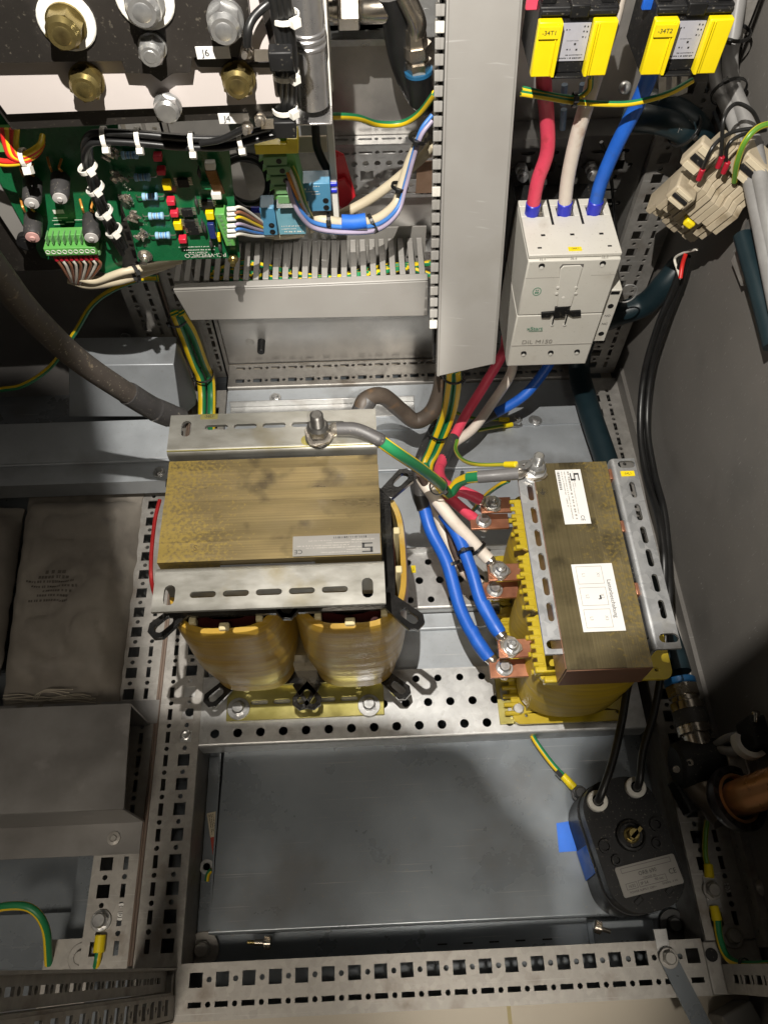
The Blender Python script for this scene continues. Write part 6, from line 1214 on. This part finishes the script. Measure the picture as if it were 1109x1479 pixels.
t = thing('earth_wire', 'green and yellow wire with yellow ferrule lying on the tray above the actuator', 'wire', at(770, 1065, z=-10)); P = path((766, 1058, 'z', -14), (776, 1075, 'z', -12), (796, 1102, 'z', -14), (816, 1124, 'z', -16)); G().tube(P, 3, 12, 8, 0, .2).build('insulation', GY, t); d = (P[-1] - P[-2]).normalized(); G().cyl(P[-1] - d * 4, P[-1] + d * 13, 4.2, 14, 4.6, .6).build('yellow_ferrule', YTAPE, t); G().obox(P[-1] + d * 18, d, d.cross(V((0, 0, 1))), EZ, 14, 9, 2).build('ring_lug', DARKM, t); G().obox(P[-1] + V((-7, 4, 3)), d, d.cross(V((0, 0, 1))), EZ, 8, 5, 4).build('tie_head', BLKC, t)
p = at(838, 1146, z=-16); bolt_thing('dark bolt fixing the earth lug beside the actuator', 836, 1147, -20, 12, 8, 9, mat=DARKM)
# the two black cables of the actuator
G1, G2 = lo(-21, 43, 50), lo(21, 47, 50)
cable('black_cable', 'black cable from the left gland of the actuator, running up behind the right choke', 'cable', [G1 - V((0, 0, 6)), G1 + V((0, 2, 14))] + path((884, 1100, 'z', 72), (898, 1040, 'z', 76), (908, 985, 'z', 80), (930, 930, 'z', 90), (955, 870, 'z', 105), (958, 800, 'x', 492), (950, 745, 'x', 500), (934, 690, 'x', 510), (924, 620, 'x', 515), (930, 540, 'x', 520), (950, 470, 'x', 522), (975, 410, 'x', 522), (985, 375, 'x', 520)), 4, BLKC)
cable('black_cable', 'black cable from the right gland of the actuator, running up along the side wall', 'cable', [G2 - V((0, 0, 6)), G2 + V((0, 2, 14))] + path((928, 1085, 'z', 70), (944, 1030, 'z', 74), (953, 980, 'z', 80), (960, 930, 'z', 92), (966, 860, 'z', 110), (964, 790, 'x', 505), (958, 735, 'x', 512), (944, 680, 'x', 520), (934, 610, 'x', 524), (941, 530, 'x', 527), (962, 460, 'x', 528), (984, 400, 'x', 527), (992, 370, 'x', 525)), 3.8, BLKC)
cable('black_cable', 'third thin black cable hanging beside the two actuator cables at the side wall', 'cable', path((980, 400, 'x', 530), (955, 470, 'x', 531), (936, 540, 'x', 532), (930, 620, 'x', 530), (941, 690, 'x', 526), (956, 745, 'x', 518), (960, 800, 'x', 510), (960, 850, 'x', 500)), 3.4, BLKC)
cable('control_wire', 'white wire end bending out of the black cables below the terminal blocks', 'wire', path((1006, 360, 'x', 520), (985, 366, 'x', 518), (974, 374, 'x', 517), (978, 390, 'x', 518), (982, 402, 'x', 518)), 1.4, WHTW)
cable('control_wire', 'red wire end showing at the top of the black cables', 'wire', path((990, 366, 'x', 519), (985, 382, 'x', 519), (982, 402, 'x', 518)), 2.2, REDW)
# ================================================================ hoses, fittings and valve on the right
P = path((978, 972, 'z', 62), (965, 930, 'z', 60), (940, 862, 'z', 56), (905, 765, 'z', 50), (876, 668, 'z', 46), (850, 590, 'z', 46), (836, 530, 'y', 705), (850, 478, 'y', 700), (890, 455, 'y', 690), (930, 440, 'y', 690), (960, 410, 'y', 690), (985, 380, 'y', 700))
t = thing('coolant_hose', 'teal hose from the nickel fitting along the right rail behind the right choke', 'hose', P[0]); sleeve(t, P, 14.5, TEAL, 'hose')
a, b = at(981, 985, z=62), at(1009, 1078, z=62); d = (b - a).normalized(); HF = thing('hose_fitting', 'nickel screw fitting with blue ring and black tape, at the end of the teal hose', 'hose fitting', a)
L = (b - a).length
G().lathe(a - d * 3, d, [(0, 15.6), (1, 16.5), (6, 16.5), (7, 15.6)], 28).build('blue_ring', M('blue_hose_ring', (.02, .14, .34), (.015, .11, .28), .4), HF)
G().lathe(a + d * 4, d, [(0, 16), (1, 17), (12, 17), (13, 15)], 8).lathe(a + d * 17, d, [(0, 14), (5, 14)], 24).build('hexagon', NICKEL, HF)
G().lathe(a + d * 22, d, [(0, 16), (1, 17), (9, 17), (9.5, 16.4)], 28).lathe(a + d * 46, d, [(0, 16.6), (1, 17.6), (9, 17.6), (10, 16.6)], 28).lathe(a + d * 56, d, [(0, 13.5), (12, 13.5)], 24).build('nickel_band', NICKEL, HF)
G().lathe(a + d * 31.5, d, [(0, 17), (14.5, 17.4)], 26).build('black_tape', SLEEVE, HF)
cpl = thing('pipe_coupling', 'fat black rubber coupling below the nickel fitting, with slotted screws', 'pipe coupling', at(1015, 1102, z=58)); a, b = at(974, 1106, z=58), at(1056, 1098, z=58); d = (b - a).normalized()
G().lathe(a, d, [(0, 18), (3, 22), (10, 23), (46, 23), (54, 22), (58, 18)], 30).build('rubber_body', BLACKP, cpl)
for px, py in ((976, 1111), (996, 1101)):
    p = at(px, py, z=78); u_ = (CAM - p).normalized(); p = at(px, py, z=80 if px > 980 else 76); G().lathe(p, u_, [(0, 3.4), (1, 3.4), (1, 2), (.3, 1.8)], 14).build('slotted_screw', NICKEL, cpl)
p = at(1058, 1092, z=66); G().lathe(p, (CAM - p), [(0, 4.4), (3, 4), (4.4, 2)], 14).build('clamp_screw', NICKEL, cpl)
VB = thing('copper_valve', 'copper pipe end with dark ring collar and valve body at the right edge', 'valve', at(1070, 1160, z=90))
a, b = at(1045, 1160, z=72), at(1140, 1128, z=150); d = (b - a).normalized()
G().lathe(a, d, [(0, 18), (8, 27), (16, 30), (22, 30), (22, 24), (17, 23)], 30).build('ring_collar', M('dark_gunmetal', (.075, .07, .075), (.05, .045, .05), .35, .6, 40), VB)
for i in range(14):
    an = 2 * pi * i / 14; u_, v_, _ = basis(d); p = a + d * 22.2 + (u_ * cos(an) + v_ * sin(an)) * 27; G().obox(p, u_ * cos(an) + v_ * sin(an), -u_ * sin(an) + v_ * cos(an), d, 3.4, 6.5, .8).build('collar_notch', BLACKP, VB)
G().lathe(a + d * 16, d, [(0, 22.8), (5, 22.8), (5.5, 20), (-4, 18)], 28, False).lathe(a + d * 6, d, [(0, 16), (24, 16.5), (90, 17)], 28).build('copper_pipe', COPIPE, VB)
a2, b2 = at(1000, 1128, z=52), at(1052, 1172, z=66); G().tube([a2, a2.lerp(b2, .5), b2], [15, 17, 22], 20, 6).build('valve_body', M('dull_bronze', (.15, .125, .10), (.10, .085, .07), .42, .6, 40), VB)
G().obox(at(988, 1150, z=40), V((.3, -1, 0)).normalized(), V((1, .3, 0)).normalized(), EZ, 34, 14, 22).build('valve_bracket', BLACKP, VB, 2)
DV = thing('pipe_sensor', 'black boxed sensor on a grey bracket with screw on top, far right edge', 'sensor', at(1095, 1060, z=110)); p = at(1108, 1060, z=112); G().obox(p, EX, EY, EZ, 44, 30, 34).build('body', BLACKP, DV, 3)
p = at(1075, 1078, z=112); o = [(16 * cos(t_), 16 * sin(t_)) for t_ in [radians(150 + 12 * i) for i in range(14)]] + [(11 * cos(t_), 11 * sin(t_)) for t_ in [radians(150 + 12 * i) for i in range(13, -1, -1)]]
G().plate(o, [], 12, p + V((6, 4, 6)), EX, EY).build('white_clip', WHITEP, DV, 1); p = at(1091, 1042, z=130); G().cyl(p, p + V((0, 6, 4)), 2, 12).lathe(p + V((0, 6, 4)), V((0, .6, .5)), [(0, 4), (2.4, 3.4), (3, 1)], 16).build('screw', NICKEL, DV)
G().obox(at(1085, 1100, z=85), EX, EY, EZ, 46, 30, 4).obox(at(1076, 1110, z=80), EX, EY, EZ, 4, 40, 18).build('grey_bracket', GALVR, DV, .8)
cable('grey_cable', 'grey cable loop going from the side wall edge to the white clip', 'cable', path((1030, 1078, 'z', 70), (1050, 1066, 'z', 90), (1075, 1062, 'z', 96), (1100, 1066, 'z', 96)), 4, GREYC); cable('grey_cable', 'lower grey cable beside the white clip of the sensor', 'cable', path((1028, 1078, 'z', 60), (1046, 1084, 'z', 84), (1066, 1088, 'z', 92)), 4.4, GREYC)
# right earth point
t = thing('earth_wire', 'green and yellow wire coming down to the upper yellow lug on the right rail', 'wire', at(1020, 1220, z=10)); P = path((1021, 1185, 'z', 20), (1018, 1205, 'z', 16), (1018, 1235, 'z', 8), (1022, 1252, 'z', 6)); G().tube(P, 2.8, 12, 8, 0, .1).build('insulation', GYL, t); a, b = at(1022, 1248, z=6), at(1024, 1268, z=6); G().cyl(a, b, 4.4, 16, 4.7, .6).build('yellow_ferrule', YTAPE, t); G().obox(at(1026, 1278, z=4), EX, EY, EZ, 13, 16, 1.4).build('ring_lug', ZINC, t)
t = thing('earth_wire', 'green and yellow wire from the lower yellow lug, bending along the right front post', 'wire', at(1035, 1340, z=10)); a, b = at(1030, 1308, z=6), at(1035, 1330, z=6); G().cyl(a, b, 4.4, 16, 4.8, .6).build('yellow_ferrule', YTAPE, t); G().obox(at(1029, 1298, z=3.4), EX, EY, EZ, 13, 16, 1.4).build('ring_lug', ZINC, t)
G().tube(path((1035, 1328, 'z', 6), (1038, 1352, 'z', 6), (1046, 1376, 'z', 10), (1058, 1389, 'z', 20), (1080, 1394, 'z', 40), (1130, 1392, 'z', 70)), 3.6, 12, 8, 0, .1).build('insulation', GY, t)
bolt_thing('zinc bolt clamping both yellow earth lugs on the right rail', 1027, 1286, 4.5, 12, 7, 9, mat=GALVR); earth_mark(1048, 1279, 1.2, 'round white earth sticker on the right rail, beside the yellow lugs', .8)
tie(at(1074, 1393, z=36), at(1080, 1394, z=40) - at(1058, 1389, z=20), 4.6, BLKC, 'black cable tie on the green and yellow wire at the right front post', head=(0, -1, .2))
bolt_thing('dull corner screw on the right rail, inside the edge strip', 1056, 1352, 1, 13, 8, 11, mat=GALVR, ang=.8); p = at(1097, 1282, x=546); tag(G().lathe(p, NX, [(0, 8), (2, 7), (5, 3)], 18).build('wall_screw', GALVR), 'round screw on the side wall beside the edge strip', 'screw')
tag(G().box(392, 10, -60, 456, 34, -38).build('tray_bracket', GREYP, None, 1), 'small dark bracket under the front end of the black actuator', 'bracket')
# ================================================================ upper right: terminal blocks, hoses
TB = thing('terminal_block', 'loose cluster of aged beige terminal blocks hanging in front of the side wall', 'terminal block', at(1035, 285, y=620))
def slice_(o, name, mat, base, th, ax, bx, hs=()): return G().plate(o, list(hs), th, base, ax, bx).build(name, mat, TB, .6)
cN = V((.80, -.38, -.46)).normalized(); sA = V((.42, -.16, .9)); sA = (sA - cN * sA.dot(cN)).normalized(); sB = cN.cross(sA)
if sB.y > 0: sB = -sB; 
ctr = at(1030, 285, y=612)
prof = [(-48, -24), (40, -24), (46, -14), (46, 4), (33, 8), (31, 17), (17, 19), (13, 29), (-12, 29), (-16, 19), (-31, 17), (-34, 8), (-48, 4)]
if sA.cross(sB).dot(cN) < 0: prof = [(-x, y) for x, y in prof][::-1]
for k in range(9):
    b = ctr + cN * (20 - 6.3 * k) + sA * random.uniform(-2.5, 2.5) + sB * random.uniform(-1.5, 1.5); s = slice_(prof, 'terminal', BEIGE, b, 5.9, sA, sB)
    for x in (-27, 26): G().obox(b - cN * 2.5 + sA * x + sB * 5.2, sA, sB, cN, 7, 1.4, 4).build('terminal_marker', CREAM, s)
    for x in (-15, 15): G().lathe(b - cN * 2.5 + sA * x + sB * 15, sB, [(0, 1.7), (2.4, 1.7)], 10).build('terminal_screw', NICKEL if k % 3 else BLACKP, s)
g = G()
for i in range(6):
    for w_ in (-1, 1): g.obox(ctr + cN * 20.6 + sA * (-30 + 11.5 * i) + sB * -7, (sA + sB * w_ * .9).normalized(), cN, (sB - sA * w_ * .9).normalized(), 21, 1.2, 1.2)
for y_ in (-18, 3): g.obox(ctr + cN * 20.6 + sA * -1 + sB * y_, sA, cN, sB, 84, 1.6, 1.6)
g.build('lattice_rib', BEIGE, TB)
g = G()
for k, (x, y, z_) in enumerate(((-40, 8, -6), (36, -4, -24), (-26, -16, 6))): pass
for px, py, w_, h_, d_, mt in ((1085, 235, 22, 30, 30, BEIGE), (985, 275, 16, 26, 22, BEIGE), (1010, 225, 26, 14, 20, BEIGE), (996, 318, 8, 16, 10, YTAPE)):
    p = at(px, py, y=598); sl_ = G().obox(p, sA, sB, cN, w_, h_, d_).build('end_block', mt, TB, 2)
    if mt is BEIGE:
        for j in range(3): G().obox(p + sA * (-w_ / 2 + w_ * (j + .5) / 3) + sB * (h_ / 2 + .3), sA, sB, cN, w_ / 4.5, 2.4, d_ * .7).build('wire_entry', BLACKP if j % 2 else CREAM, sl_, .3)
cable('earth_wire', 'yellow green wire bending from the terminal blocks to the right edge', 'wire', path((1060, 262, 'y', 590), (1064, 235, 'y', 585), (1075, 205, 'y', 585), (1095, 184, 'y', 590), (1125, 176, 'y', 595)), 2.6, GYL, u0=.2)
for k, pts in enumerate(([(1012, 250, 'y', 590), (1022, 225, 'y', 585), (1035, 205, 'y', 590), (1060, 190, 'y', 600), (1100, 184, 'y', 600)], [(1040, 232, 'y', 590), (1042, 205, 'y', 588), (1045, 170, 'y', 595), (1062, 150, 'y', 610), (1085, 160, 'y', 610), (1098, 185, 'y', 610)], [(1048, 240, 'y', 590), (1050, 212, 'y', 588), (1068, 196, 'y', 592), (1105, 188, 'y', 600)])):
    cable('control_wire', ('left', 'looping', 'right')[k] + ' thin black wire with red ferrule on the beige terminal blocks', 'wire', path(*pts), 1.7, BLKC)
    p = at(*pts[0][:2], y=588); tag(G().cyl(p + V((0, 0, -7)), p + V((0, 0, 4)), 2.4, 12, 2.6, .4).build('wire_ferrule', REDF, None, origin=p), ('left', 'upper', 'right')[k] + ' dark red ferrule plugged into the beige terminal blocks', 'ferrule')
for k, dx in enumerate((0, 22)):
    cable('grey_hose', ('left', 'right')[k] + ' of the two grey hoses running down the upper right corner', 'hose', path((1048 + dx, -25, 'x', 515 + 8 * k), (1042 + dx * .8, 40, 'x', 515 + 8 * k), (1034 + dx * .9, 85, 'x', 515 + 8 * k), (1038 + dx * .9, 125, 'x', 516 + 8 * k), (1056 + dx * .8, 165, 'x', 520 + 6 * k), (1072 + dx * .8, 215, 'x', 524 + 4 * k), (1090 + dx * .6, 290, 'x', 526 + 4 * k), (1102 + dx * .5, 350, 'x', 528 + 4 * k), (1122 + dx * .5, 450, 'x', 530 + 4 * k)), 7, GREYC, 'grey hoses at the upper right')
tie(at(1052, 132, x=522), at(1058, 165, x=520) - at(1038, 90, x=515), 15, BLKC, 'black cable tie round the two grey hoses'); tie(at(1058, 46, x=520), (0, 0, 1), 15, BLKC, 'upper black cable tie on the grey hoses, beside the right transformer')
for k, o in enumerate((0, 1)):
    P = path((905 + 30 * o, 170 - 22 * o, 'y', 690 + 8 * o), (940 + 16 * o, 172 - 18 * o, 'y', 676 + 8 * o), (972 + 12 * o, 180 - 14 * o, 'y', 668 + 8 * o), (998 + 12 * o, 200 - 8 * o, 'y', 672), (1008 + 14 * o, 235, 'y', 690), (1012 + 16 * o, 290, 'y', 700))
    t = thing('coolant_hose', ('front', 'rear')[o] + ' teal hose elbow bending down behind the beige terminal blocks', 'hose', P[0], 'teal hose elbows'); sleeve(t, P, 12.5, TEAL, 'hose')
    p = P[2].lerp(P[3], .3) + V((0, -12.8, 3)); text(('1221Z', '8SLI')[o], 7, p, (P[3] - P[2]).normalized(), EZ, GREYC, t)
tie(at(988, 186, y=668), at(1004, 205, y=672) - at(972, 178, y=668), 16, BLKC, 'black cable tie round the teal hose elbows')
cable('coolant_hose', 'teal hose running down the side wall below the terminal blocks to the right edge', 'hose', path((1072, 340, 'x', 530), (1082, 375, 'x', 531), (1098, 430, 'x', 533), (1116, 500, 'x', 534)), 8.5, TEAL)
p = at(972, 118, y=680); tag(G().plate([(-13, -16), (13, -16), (13, 16), (-13, 16)], [rect(-4, 0, 5, 22), rect(5, 0, 4, 22)], 2, p, V((.9, .1, .3)).normalized(), V((-.3, 0, 1)).normalized()).build('slotted_bracket', GALV, None), 'light slotted metal bracket under the right current transformer', 'bracket')
wd = thing('side_bracket', 'grey vertical bracket on the side wall behind the grey hoses and terminal blocks', 'bracket', at(1060, 220, x=540)); a, b = at(1008, 105, x=538), at(1060, 250, x=538); g = G().hexa([a, a + V((0, -26, 0)), b + V((0, -26, 0)), b, a + V((3, 0, 0)), a + V((3, -26, 0)), b + V((3, -26, 0)), b + V((3, 0, 0))]).build('bracket_sheet', GREYP, wd)
p = at(1009, 118, x=535); G().lathe(p, NX, [(0, 9), (2, 9), (9, 5)], 18).build('bracket_screw', ZINC, wd); p = at(1092, 345, x=540); G().obox(p, EX, EY, EZ, 6, 34, 80).build('lower_sheet', GALVR, wd); G().lathe(at(1084, 325, x=536), NX, [(0, 6), (3, 5)], 16).build('bracket_screw', ZINC, wd)
p = at(902, 127, y=700); tag(G().sphere(p, 6, 16).build('dome_nut', ZINC, None, origin=p), 'shiny round dome nut in the dark between the two transformers', 'nut')
cb2 = cable('black_cable', 'thin black wire hanging down behind the contactor in front of the dark chassis', 'wire', path((868, 205, 'y', 700), (880, 240, 'y', 705), (886, 300, 'y', 710), (890, 350, 'y', 715)), 1.8, BLKC)
tg = thing('tag_ring', 'pale plastic tag ring hanging right of the contactor side block', 'tag', at(898, 425, y=640)); p = at(890, 420, y=640); G().obox(p, EX, EZ, EY, 10, 14, 4).build('tag', PVC, tg, 1); c_ = at(905, 424, y=640); G().tube([c_ + V((11 * cos(2 * pi * i / 14), 0, 13 * sin(2 * pi * i / 14))) for i in range(15)], .9, 6, 4).build('ring', GREYC, tg)
tag(G().obox(at(597, 822, z=1.6), EX, EY, EZ, 5.5, 10, .5).build('marker_tag', YTAPE, None), 'tiny yellow marker on the rear plate beside the left choke', 'marker')
text('36L1', 2.6, at(597, 822, z=2.1), EY, NX, INK, bpy.data.objects[[o.name for o in bpy.data.objects if o.get('label') == 'tiny yellow marker on the rear plate beside the left choke'][0]])
# back plates of the three transformers and the upper right wall stay dark: rear wall extension
for o in bpy.data.objects:
    if 'o' in o: del o['o']
    lb = o.get('label')
    if lb:
        lb = lb.replace('choke', 'choke'); ws = lb.split()
        if len(ws) > 16: o['label'] = ' '.join(ws[:16])
if 'category' in fl: del fl['category']
